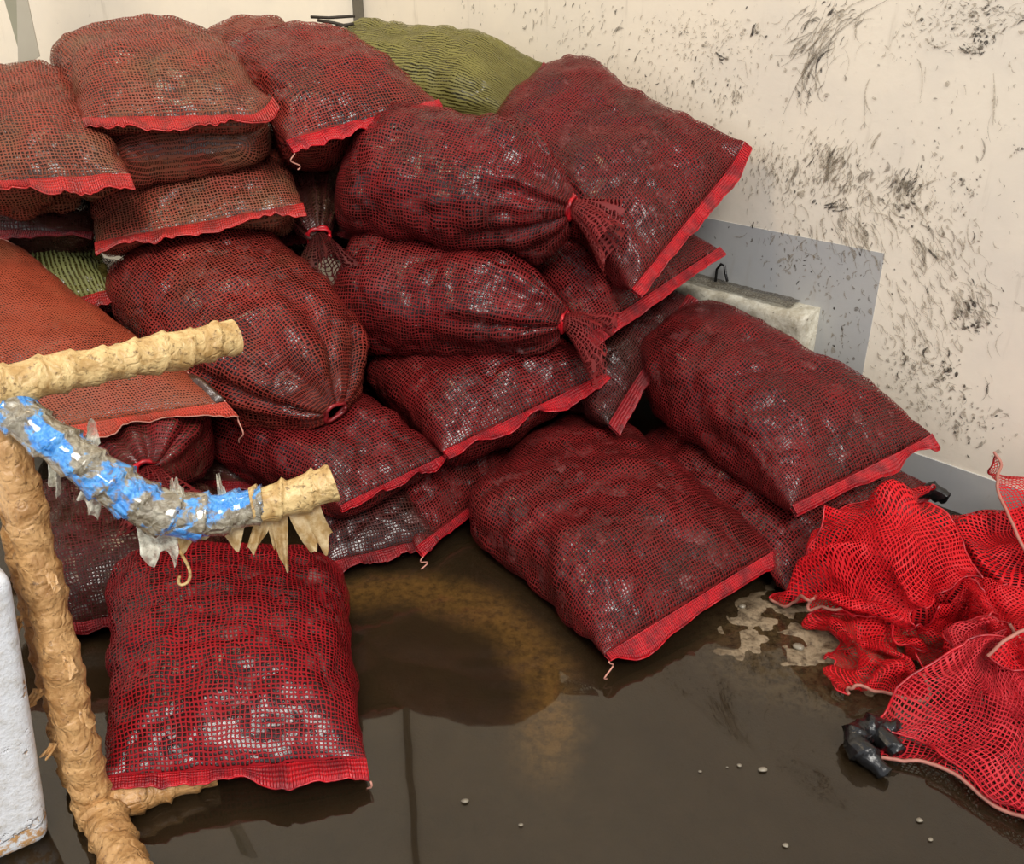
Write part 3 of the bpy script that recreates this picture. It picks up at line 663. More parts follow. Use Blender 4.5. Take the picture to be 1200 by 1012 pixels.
# ------------------------------------------------------------------ heap of empty nets
# each net: steps in millimetres from one knot of its 22 x 33 grid to the next
CLOTH = [
    [803,1621,14,-14,6,0,-19,9,-2,-2,23,9,8,8,0,1,9,-1,11,14,0,10,17,-3,-6,17,-8,-7,7,11,2,4,12,8,-11,-7,5,20,8,-22,17,-7,-6,-21,-9,5,11,0,2,13,-8,10,-5,16,8,22,-14,20,12,10,15,17,-8,1,8,-2,1,13,0,-8,16,3,-3,16,-4,-6,7,9,12,2,2,6,10,9,4,19,-6,-15,11,-8,11,13,-4,-12,5,0,-15,-3,6,-12,-287,5,-13,1,-4,-19,2,8,3,20,8,-16,4,-8,-1,13,-4,11,6,-3,16,6,9,16,12,0,12,9,-6,-6,14,-9,5,9,11,2,17,-1,-25,5,8,-10,-15,-4,-4,14,-6,5,10,-4,18,1,13,15,4,-21,26,21,1,17,18,3,8,12,8,3,11,-7,-10,-3,6,-9,18,5,-17,5,-6,0,13,4,-2,11,5,6,6,-10,7,14,13,-3,14,2,-9,8,-1,-2,-5,-10,-28,-284,6,-12,1,0,-12,5,5,-14,17,6,-3,22,-6,-12,7,0,7,10,6,3,8,-10,18,10,5,18,9,-4,20,6,-4,8,2,-5,2,17,3,-14,4,10,-18,0,12,-10,15,-7,3,10,-4,14,3,-12,26,-5,-9,28,19,0,19,20,3,14,15,4,2,11,7,-15,6,3,-21,-12,-7,-15,16,3,-17,17,3,-14,7,-5,4,7,-13,6,10,-1,4,-5,15,2,12,12,-9,0,-10,-15,-271,10,4,11,2,-7,11,-12,-14,9,14,-13,18,6,-16,11,-3,-5,13,2,8,8,-3,16,-11,-6,22,12,2,21,9,-1,17,10,-8,1,-1,-16,1,8,10,-8,9,12,-5,16,-1,-5,14,1,3,7,-7,15,5,-12,25,1,4,16,16,3,15,21,3,3,9,9,-16,4,3,-22,-6,-6,-21,17,4,-24,11,-20,-22,6,-5,-10,9,-4,-2,10,2,12,13,6,7,-15,9,14,-4,9,-2,-250,12,0,2,-18,4,8,7,-1,13,1,-20,11,-4,-10,18,-2,-13,6,16,3,10,8,7,9,-6,19,-9,-8,15,18,-9,21,5,-13,21,7,-9,7,11,3,7,4,8,-14,8,-6,-8,11,9,-5,10,-6,-1,7,8,7,11,5,11,10,5,8,20,-10,4,3,11,-2,7,11,-15,10,-2,-22,-2,-13,-25,21,-6,-27,4,-7,-19,12,-3,-4,11,-2,3,6,7,18,10,13,24,-2,4,14,-259,8,-1,-15,-9,10,6,-16,5,12,-5,-9,0,-7,-9,17,7,-7,17,14,-5,10,16,1,12,4,5,9,-8,12,-4,-15,26,7,-7,22,14,-3,21,5,-8,9,9,1,-5,9,9,-7,8,-6,-19,15,9,-16,2,12,-14,8,6,-5,8,3,1,13,-4,-1,13,-4,4,12,0,3,6,12,-17,3,-9,-18,12,-3,-11,22,-8,-16,11,-8,-14,-4,4,-4,3,5,12,7,13,22,2,2,23,-256,11,11,-11,-14,2,17,-11,12,-11,-7,9,4,-11,5,12,-2,-8,14,1,-16,19,7,-8,13,5,3,2,15,4,5,-7,19,3,-8,21,11,-2,22,13,0,15,10,3,3,9,-7,-5,10,10,-18,12,6,-26,17,8,-24,-3,16,-21,5,13,-6,9,1,-7,8,-1,4,12,-10,-1,15,-7,5,8,-4,-1,10,-3,-3,15,3,-11,12,-6,-9,12,-7,-7,-12,2,-3,0,7,2,18,8,48,-271,4,0,14,-5,13,-2,-12,3,12,-20,18,-7,2,16,0,-4,2,9,-5,-10,12,6,-14,13,-9,-5,13,17,-2,11,9,-6,10,-4,9,13,0,15,11,-4,17,10,-2,15,2,5,-2,10,7,-15,6,1,-22,12,10,-17,21,16,-25,-2,20,-14,2,11,-6,10,6,12,8,-5,-4,16,-13,11,14,-19,11,14,-14,6,6,-12,2,5,9,-9,5,7,-17,8,8,-10,14,-1,-5,9,1,45,-283,-16,8,18,6,-1,10,1,11,3,-17,-4,15,-10,24,-14,2,9,-5,-7,10,7,-12,-13,11,6,-8,22,-5,-11,14,11,-12,3,20,-5,10,8,8,0,3,-1,18,3,8,9,2,5,10,-13,-1,9,11,-12,6,0,-16,13,17,-11,20,17,-15,-4,18,-9,13,6,-3,12,-3,15,13,-12,12,0,-26,16,18,-25,10,13,-12,0,18,-9,7,9,6,-9,6,7,-16,9,11,-17,3,2,27,-283,-20,5,11,12,8,2,12,1,9,6,-6,16,-10,3,11,-16,20,-1,-12,13,-11,1,5,5,-11,-5,13,-5,-10,15,16,-17,14,20,-18,-13,14,-11,4,14,-3,10,6,-1,9,1,6,18,-8,3,11,-5,3,12,5,4,9,7,0,12,11,-6,14,9,-16,11,-2,-4,11,8,10,10,-7,10,7,-19,13,10,-25,11,25,-11,8,18,-19,2,9,-15,-4,10,7,-8,6,11,-14,0,22,10,-287,-24,9,9,16,9,9,13,6,9,9,-1,1,10,-12,11,-2,-4,18,-9,10,7,-19,9,-6,-17,12,1,4,-10,13,6,-16,8,19,-20,-16,13,-6,13,22,-8,-4,13,-2,8,10,8,17,-8,8,12,-15,1,19,-6,8,14,-10,2,11,-2,3,9,1,1,15,6,-7,11,4,-4,10,-1,3,9,-6,11,11,-15,5,13,-17,8,19,-17,1,19,-9,2,12,3,-3,8,11,-18,-7,6,10,-275,-17,6,5,17,9,10,14,9,-3,14,5,7,13,0,8,3,-8,8,5,-11,16,-2,5,-5,-23,7,8,-6,-2,16,-3,-13,-6,12,-22,5,3,-2,-1,28,-9,-8,17,-4,10,9,3,11,-1,10,16,-10,7,13,-20,10,24,-18,3,10,-24,1,9,-9,-3,9,0,7,10,11,-5,12,9,1,12,6,0,16,0,1,11,-4,-5,15,-7,-4,13,-13,-2,14,-8,11,2,-3,-2,4,13,12,-273,-24,4,12,11,8,5,15,11,-4,18,11,2,16,2,6,10,1,11,6,-9,9,-11,-14,19,6,-14,7,-10,-4,6,-8,-4,7,-11,-10,2,7,-2,-19,16,-2,-1,20,-7,8,14,5,8,3,6,17,-11,9,20,-17,11,20,-26,5,14,-26,3,7,-18,-6,1,-9,-2,14,7,4,17,17,-11,12,13,12,8,13,0,9,7,2,3,-10,-4,18,-1,-2,13,-11,-6,11,9,2,8,0,17,-267,-43,-5,10,7,12,1,12,9,6,17,15,0,20,6,2,16,2,10,9,-9,8,0,-8,13,-14,-21,4,-10,-7,20,-6,-4,10,-1,-9,7,2,1,-13,11,4,-13,13,-4,7,10,-5,7,1,5,17,-3,6,14,-18,8,19,-19,-3,6,-29,3,9,-22,8,8,-3,-1,11,10,-4,10,17,-15,14,23,23,17,5,8,13,11,2,8,-3,0,-10,-14,-7,13,5,-4,14,-7,-3,12,-7,8,-251,-40,3,2,7,-3,16,2,12,-1,18,8,4,22,12,1,18,0,10,7,-4,7,4,-17,-2,-12,-18,13,-13,-6,22,-6,-1,19,-1,-4,9,1,4,-5,11,3,-9,9,5,-15,9,-4,10,5,-1,8,-3,4,17,-9,-8,8,-23,8,8,-22,4,8,-16,3,13,1,-6,7,14,-19,10,18,19,25,5,24,11,16,13,18,7,3,13,0,-6,1,-9,-5,-8,-18,-18,6,-7,-11,8,-4,26,-248,-31,4,12,1,-5,11,8,-7,15,-5,12,3,25,-1,3,20,10,6,6,-4,10,2,-17,-2,-15,-17,15,-8,-2,26,-6,0,22,-5,9,-5,7,-1,6,10,2,-7,9,3,-20,8,0,-4,14,-1,12,1,-3,9,-12,-2,17,-6,3,1,-19,0,10,-12,-11,7,5,-6,6,15,10,21,5,20,26,-5,20,9,19,15,13,1,4,9,6,-14,0,-10,-9,15,-14,-18,3,-16,-13,-12,-9,40,-247,-14,0,6,5,-3,14,-10,-8,17,11,-9,27,-1,10,-5,14,-9,4,9,1,15,-4,-14,-2,-11,-1,26,0,-5,24,-10,5,16,6,5,6,10,7,-9,5,-9,-17,-1,5,-6,20,2,-15,6,0,8,12,2,10,-5,-2,12,-3,-8,15,-6,0,9,-9,-9,1,10,8,12,-10,14,20,6,14,22,-10,19,4,16,7,13,5,0,10,-3,-13,7,-10,-13,8,-20,-21,-1,-20,4,-4,21,41,-260,-17,-5,4,-11,-3,19,6,-8,19,-5,-2,26,5,-7,13,-2,-3,10,9,-8,-3,-10,0,20,-1,-4,26,-1,-2,17,-2,-6,21,3,5,1,8,6,-19,5,-1,-15,20,-1,-21,5,11,-12,12,3,7,14,-2,7,-5,-4,10,-9,-9,13,-7,1,9,8,1,16,-4,9,12,-1,6,17,-14,15,16,12,13,13,1,-7,8,-2,7,10,-3,-12,8,-19,-26,-2,-19,-11,-4,25,-23,-2,3,79,-233,-18,-2,-8,-8,-2,23,-4,-4,19,-3,-12,19,1,-3,15,7,-4,6,-7,-3,16,-1,-4,24,1,-2,23,3,-2,18,-3,-8,5,6,-10,-15,2,-4,-16,12,20,-23,6,12,-9,14,8,-6,14,3,5,12,-3,10,-7,-6,14,-8,-7,8,-7,-2,13,-1,4,10,-2,0,15,-7,11,14,-5,11,17,7,-5,6,-2,11,9,-5,-13,10,-16,-28,-2,-5,-16,4,24,-22,-1,-9,-3,11,-13,94,-239,13,-3,15,-8,-5,19,-4,-13,18,1,7,13,-6,-5,10,-2,-7,11,2,2,24,-6,-3,18,2,-5,18,0,-3,6,8,-14,-6,10,-4,-20,-10,-2,-26,15,9,-21,18,13,-2,10,13,-2,5,2,14,-2,-5,16,-7,-3,14,-5,-8,10,-8,0,8,-3,-4,14,-2,8,16,-7,10,12,2,5,9,-1,1,10,-9,-13,5,-11,-24,3,5,-23,6,24,-19,1,-21,-6,6,-9,0,11,-4,89,-204,38,-3,20,-5,-2,18,-3,18,-2,-5,-3,6,-6,-2,8,-13,-11,15,-7,0,22,8,-9,14,6,-9,3,0,-12,-1,-2,6,-17,17,-4,-27,-12,-3,-24,16,12,-9,14,8,6,3,10,13,-2,3,15,-4,-1,19,-2,-11,12,-11,2,12,4,-3,5,-9,-6,12,-8,10,14,1,2,9,-3,-2,9,-7,-17,10,-5,-21,4,12,-23,4,17,0,-1,-23,-11,3,-4,2,11,-5,14,15,5,69,-154,36,13,15,0,9,-2,-9,3,-2,-10,0,-15,-8,-11,17,-11,-18,6,9,0,14,2,-11,6,-5,-12,-3,-2,11,-7,20,-7,-27,-10,4,-21,14,-6,-15,6,11,5,4,1,17,-5,-3,21,-2,8,18,-11,9,16,-6,-7,10,0,3,1,11,-3,15,-5,-4,10,-8,-9,4,-7,-3,6,-5,-17,13,-3,-21,3,17,-15,2,15,8,2,-19,-8,6,-11,5,11,-3,14,13,6,20,19,-6],
    [1089,1576,16,-4,12,-5,-10,16,1,7,17,-1,-9,11,18,-14,-3,-17,-7,-11,17,-6,-4,-16,-18,-12,-1,-11,6,0,11,15,0,-15,9,2,18,7,-2,15,15,6,0,20,4,-15,19,6,-11,-10,13,-16,0,8,-10,9,1,-10,-5,-13,-2,5,16,-2,11,11,-2,18,11,7,7,-13,10,7,-9,7,12,3,8,-4,-15,17,7,0,0,-17,6,-17,-1,3,-3,8,14,-17,4,-6,-18,0,7,124,-144,-45,-17,3,5,12,13,-9,-8,9,14,-11,9,-18,-7,9,15,-12,-7,-14,-14,-3,2,-1,-11,14,-14,0,11,-6,15,2,16,7,-9,2,23,0,-1,11,-4,12,5,14,-8,15,-4,-9,1,17,-5,8,-8,-2,-11,-15,-7,13,12,-8,15,0,-9,6,2,-17,-6,-1,-13,11,4,13,15,-4,18,11,-6,12,3,12,0,-16,18,-1,-15,8,-20,-12,3,-11,7,3,-12,2,-13,4,6,14,127,-119,-49,-12,-12,5,6,19,-9,-3,17,-10,-18,9,2,-11,10,-10,-3,-6,17,-14,1,9,3,-8,14,-10,-3,15,5,19,-9,-11,8,2,-4,17,-6,14,-5,3,-2,15,-3,17,7,-2,-21,6,-11,-3,-3,-17,-13,16,6,-6,-9,-19,-13,12,-1,-11,11,2,-16,-6,4,14,11,17,-16,15,1,21,13,7,2,-19,15,4,-12,23,-1,-4,20,-17,-11,-2,-14,-7,-4,-12,-4,-12,7,16,-10,142,-115,-21,-19,4,5,-4,15,-17,2,19,-7,-3,16,-9,-14,11,3,-10,-3,14,2,-2,12,-3,-2,19,-1,-2,22,-5,19,-4,-12,9,1,-1,14,-11,13,-7,-1,14,-3,-13,-20,15,-2,14,-3,-26,-17,12,-16,-13,-15,-11,-2,17,14,-14,4,9,-11,11,3,-7,6,-18,-21,-2,-1,17,23,14,-19,3,15,18,-11,19,17,-2,16,-21,-7,13,-15,-8,4,-11,-10,-6,-16,-5,-12,-1,5,-16,162,-101,-6,-24,7,2,-14,6,-7,7,20,-7,2,11,-8,0,16,-10,-8,-2,19,-4,-1,19,0,2,22,2,-2,20,-13,11,3,-10,19,-3,0,8,-10,14,-9,-6,-7,-7,-19,12,18,-14,-14,0,-22,12,-9,-25,-26,4,-2,-24,8,1,-5,9,9,9,16,12,-16,1,-1,-9,-4,-20,-13,17,14,4,20,13,20,-15,8,0,-1,22,-20,-7,6,-7,-15,2,-13,-5,-9,-12,6,11,-17,0,-8,156,-108,4,-12,20,-9,13,-5,-13,11,-4,-8,-3,17,-7,-11,13,4,-7,20,5,5,-5,20,-11,5,23,8,-6,17,-12,13,11,-7,12,1,-15,12,-8,1,-3,-20,5,0,-17,22,-15,-5,-10,16,-20,6,5,-26,-23,3,-11,-16,5,6,0,-16,3,-13,5,8,-6,12,-12,-7,18,-5,-14,15,0,-3,18,14,15,-9,8,-4,2,17,-9,-16,2,-18,0,0,-15,4,4,-17,4,6,16,-6,11,141,-103,10,-1,-23,-3,11,-10,-8,-2,16,-4,-2,15,-4,7,13,-10,-9,21,-12,-3,12,17,-6,-17,17,4,12,19,-7,5,14,-15,12,-7,-2,12,6,-6,-3,-22,-5,10,-11,5,-13,-15,19,-3,-16,-8,18,-4,-4,-6,-21,-13,10,-6,-9,-6,15,-13,6,3,-13,14,0,-9,14,-3,-8,10,-14,-9,16,-3,8,-2,11,-15,-4,10,-8,0,18,-3,2,12,-17,-1,11,-15,6,7,1,-11,18,169,-141,5,1,-18,-6,13,0,-10,-2,17,-4,-7,18,-5,-10,13,4,8,14,-17,-4,18,-18,-2,-9,18,-20,11,5,6,8,15,-1,11,11,-12,7,-11,-5,14,-1,2,-17,-10,3,-3,-18,-3,12,-11,2,-7,-20,0,19,0,-4,-10,-14,-14,10,0,-15,8,-2,-15,13,2,-9,9,0,2,16,5,-12,10,2,-16,6,3,-15,-5,4,-11,4,19,-5,-3,15,1,6,18,1,-19,7,-1,11,17,162,-170,24,7,-15,-9,6,4,-13,-14,14,5,-8,14,0,3,14,-13,-5,20,-7,8,11,-15,-3,20,-11,-9,-6,21,-4,8,-20,-7,6,3,8,10,15,-12,-2,-10,1,11,-12,-14,6,-7,13,-13,-2,5,-2,-17,-1,6,-12,-12,13,-10,-8,11,0,-16,12,-1,-11,8,10,-12,5,10,-12,-1,16,-12,2,-5,-6,-3,-17,-9,17,6,-10,12,10,-14,9,15,8,-7,21,-2,-10,17,-4,-13,16,167,-153,23,2,-7,-17,-16,9,-1,12,4,-12,-11,8,-4,-6,9,17,7,17,-15,2,11,-11,-8,20,-4,-1,14,-11,-15,2,12,9,5,-13,0,10,-15,-13,5,1,-1,15,15,-5,6,-7,15,-12,-16,-10,-2,-7,11,-1,-16,-17,4,5,-19,-1,-2,-13,-1,-12,-18,3,-3,-20,4,9,-13,4,10,7,-7,15,-12,11,0,-14,-1,-13,6,21,0,-3,20,10,-28,-3,8,4,-14,17,14,-7,16,176,-133,43,-9,-15,5,-4,4,-18,-8,10,8,-4,13,-11,5,8,-12,-1,12,18,6,13,-13,-5,14,-17,-17,4,4,-2,18,3,-7,14,-8,8,-7,-12,-6,14,-1,10,4,-13,-10,12,-13,-5,11,-10,10,-12,-10,-16,4,4,6,-5,-16,-15,-2,13,-22,-1,5,-18,-14,-5,-20,-6,-7,-16,-2,10,-18,-3,9,9,1,16,-14,1,-3,3,22,3,11,23,-1,-19,4,-14,-22,7,-4,-2,-9,22,223,-129,77,-7,-18,2,-8,0,-17,-8,12,-4,-5,13,-6,-7,15,6,-1,15,-10,-8,19,11,-2,9,-15,-1,-4,-18,-9,12,-11,2,12,7,-8,16,1,7,-5,-17,-3,13,10,-3,13,-15,-2,9,-16,2,3,-19,0,-10,-11,-14,10,12,-3,-7,-15,-17,-7,12,-25,-2,-2,-23,-8,-2,-18,-6,15,-3,-22,3,-4,-16,9,-8,2,14,-10,9,5,-6,23,4,4,20,6,-8,-2,-23,-11,10,-24,243,-120,120,-9,-15,2,-9,-1,-17,-11,14,-6,-11,12,-4,-7,15,-5,-8,12,8,1,16,-2,-3,3,-22,-6,14,-9,-18,-3,5,-15,-8,-1,6,12,0,2,21,-4,15,-1,-16,-2,14,-14,-11,4,-19,11,14,-9,-4,1,-20,-11,9,-6,-4,10,8,-14,-8,-11,-25,-3,0,-26,-7,4,-11,-14,19,-8,-19,13,-5,-24,6,-9,-5,16,-8,3,16,-10,8,9,-17,9,0,-14,14,-5,-8,5,-19,283,-95,93,-8,-19,-4,-10,10,-14,-17,12,-2,-10,11,-9,-11,14,3,-13,14,-2,0,3,-11,-3,18,-12,-17,-4,5,-18,-3,6,-17,-2,0,-13,10,1,13,9,-1,5,14,-8,-7,11,-19,3,18,-21,-4,8,-20,18,1,-15,-7,15,-8,6,6,-18,-18,6,-1,-17,1,1,-26,-4,2,-3,-24,4,-10,-20,15,-10,-19,17,-6,-17,18,-15,0,17,-15,13,5,-11,4,1,-10,13,1,-16,13,-4,297,-119,66,-12,4,14,-13,6,-16,-19,12,-3,-12,15,-11,-10,11,-8,-15,5,-5,-9,15,7,-14,7,-4,-14,8,-10,-16,2,11,-9,-12,12,-16,3,2,-13,9,1,-4,13,-16,17,8,-4,-8,9,-17,5,16,-21,13,11,-19,18,9,-21,-1,13,-17,-15,9,-5,-15,-5,8,-14,-6,5,4,-9,-18,-11,-22,1,-8,-21,21,-20,-4,18,-22,-7,10,-20,-11,-3,-2,15,11,-11,15,3,-10,10,5,289,-113,69,-9,0,16,-14,12,-9,-12,12,-13,-17,6,-10,-17,14,-3,-13,10,-5,-10,7,-12,-6,9,13,-15,4,4,-20,-11,1,-12,8,13,-18,9,-5,-14,1,9,-2,16,-8,-16,5,-2,11,14,-7,19,-1,-12,9,16,-19,14,8,-23,-13,1,-26,-1,21,-10,-6,-19,-7,-9,13,6,-10,-12,0,12,-9,-10,-23,0,-9,-14,-21,5,-21,-9,5,-23,-6,9,-21,-9,1,-14,15,9,1,-6,14,277,-79,81,6,2,16,-11,9,-5,-18,9,-10,-11,9,-14,-17,13,-5,-16,10,-11,-10,11,3,-7,-1,-15,-17,-3,1,-15,8,11,0,4,21,-19,0,15,-18,3,8,-20,-6,-5,-11,16,0,6,14,4,10,12,-13,17,2,-10,-5,9,-22,18,9,-24,-15,-11,-22,-3,23,-8,-2,-23,-4,-6,16,-3,-7,-15,-1,-12,-11,-3,-11,15,-11,-15,-4,-20,-17,-11,-7,-21,-20,2,-3,2,22,-22,1,4,302,-72,107,-19,4,-3,-9,11,3,-14,3,-8,-16,12,-9,-14,7,-7,-16,13,-3,-12,8,-16,-15,4,2,-11,-1,-15,-3,8,13,-16,-1,4,-10,-22,13,-11,15,14,-16,2,15,-15,-2,20,4,17,2,-3,18,-1,1,14,-12,16,-6,-11,-3,14,-14,-9,-9,-23,-4,-18,-25,-11,23,-6,5,-20,-16,-16,13,2,-12,-8,-10,1,-13,0,-15,14,-6,1,-17,-8,-13,15,-18,-20,-3,-16,-17,-11,-1,297,-50,142,-12,-2,-11,-18,4,-4,-15,8,-1,-11,5,-9,-14,5,-2,-16,9,-14,-16,11,2,-11,-1,-17,-12,7,-13,-16,-3,-2,-3,-16,5,-16,-7,6,-10,-13,16,-10,-1,19,-18,22,13,11,18,15,8,16,8,-2,17,7,-14,9,-6,-17,-1,-13,8,-17,-2,-4,-19,-19,-3,-4,-30,-20,20,-3,10,-21,-10,-9,19,-7,-17,4,-12,-2,-13,3,-12,-12,-8,7,-1,-17,-8,18,-5,-13,-17,-7,291,-18,99,-22,3,5,-18,1,-2,-12,-2,-11,-16,5,-4,-16,6,-8,-14,7,-8,-17,6,-6,-17,8,-3,-19,1,-3,6,-18,5,-15,7,1,-12,-2,-3,-9,-18,-9,-10,-21,3,-16,11,11,7,18,17,11,25,16,-3,23,13,-15,13,0,-13,-2,-10,-12,-7,-1,-15,-20,-1,-2,-20,2,-7,-16,-26,-15,18,-15,8,-14,-24,-8,19,11,-15,5,-10,11,0,-13,-11,-2,-12,-11,-11,-7,-2,14,-18,303,-16,102,-23,0,-2,-20,-2,-1,-18,-2,11,-9,11,-13,-15,7,-2,-14,5,-3,-19,-2,7,-19,-1,-4,-21,-2,-4,13,-14,0,-21,-1,1,-17,-7,2,-13,-9,-2,-1,8,-15,8,-4,-20,-23,8,1,19,13,15,8,24,19,-20,16,3,-17,-13,9,-12,4,-11,-15,-6,-5,-15,-8,8,-19,-10,9,-5,-29,-1,-1,9,-20,-5,-19,-25,2,7,-18,-6,22,-2,-10,6,-7,-11,2,-15,-2,-6,-16,310,0,115,-20,2,-5,-18,-9,6,-17,16,-4,-16,-15,-5,-12,10,5,-3,-16,-13,-13,-3,1,-19,0,-5,-9,15,15,-23,0,-8,-2,-22,7,-21,-4,-4,-3,17,-6,7,13,-12,2,2,-17,1,-15,-18,-15,11,-18,13,5,24,-11,25,8,-26,-2,7,-18,-19,5,-19,-5,8,-13,-3,-4,-16,1,-2,-19,2,14,-10,-14,11,2,-1,-27,-5,-3,-25,-5,-12,-17,-12,16,-10,-3,-2,-14,-8,1,-14],
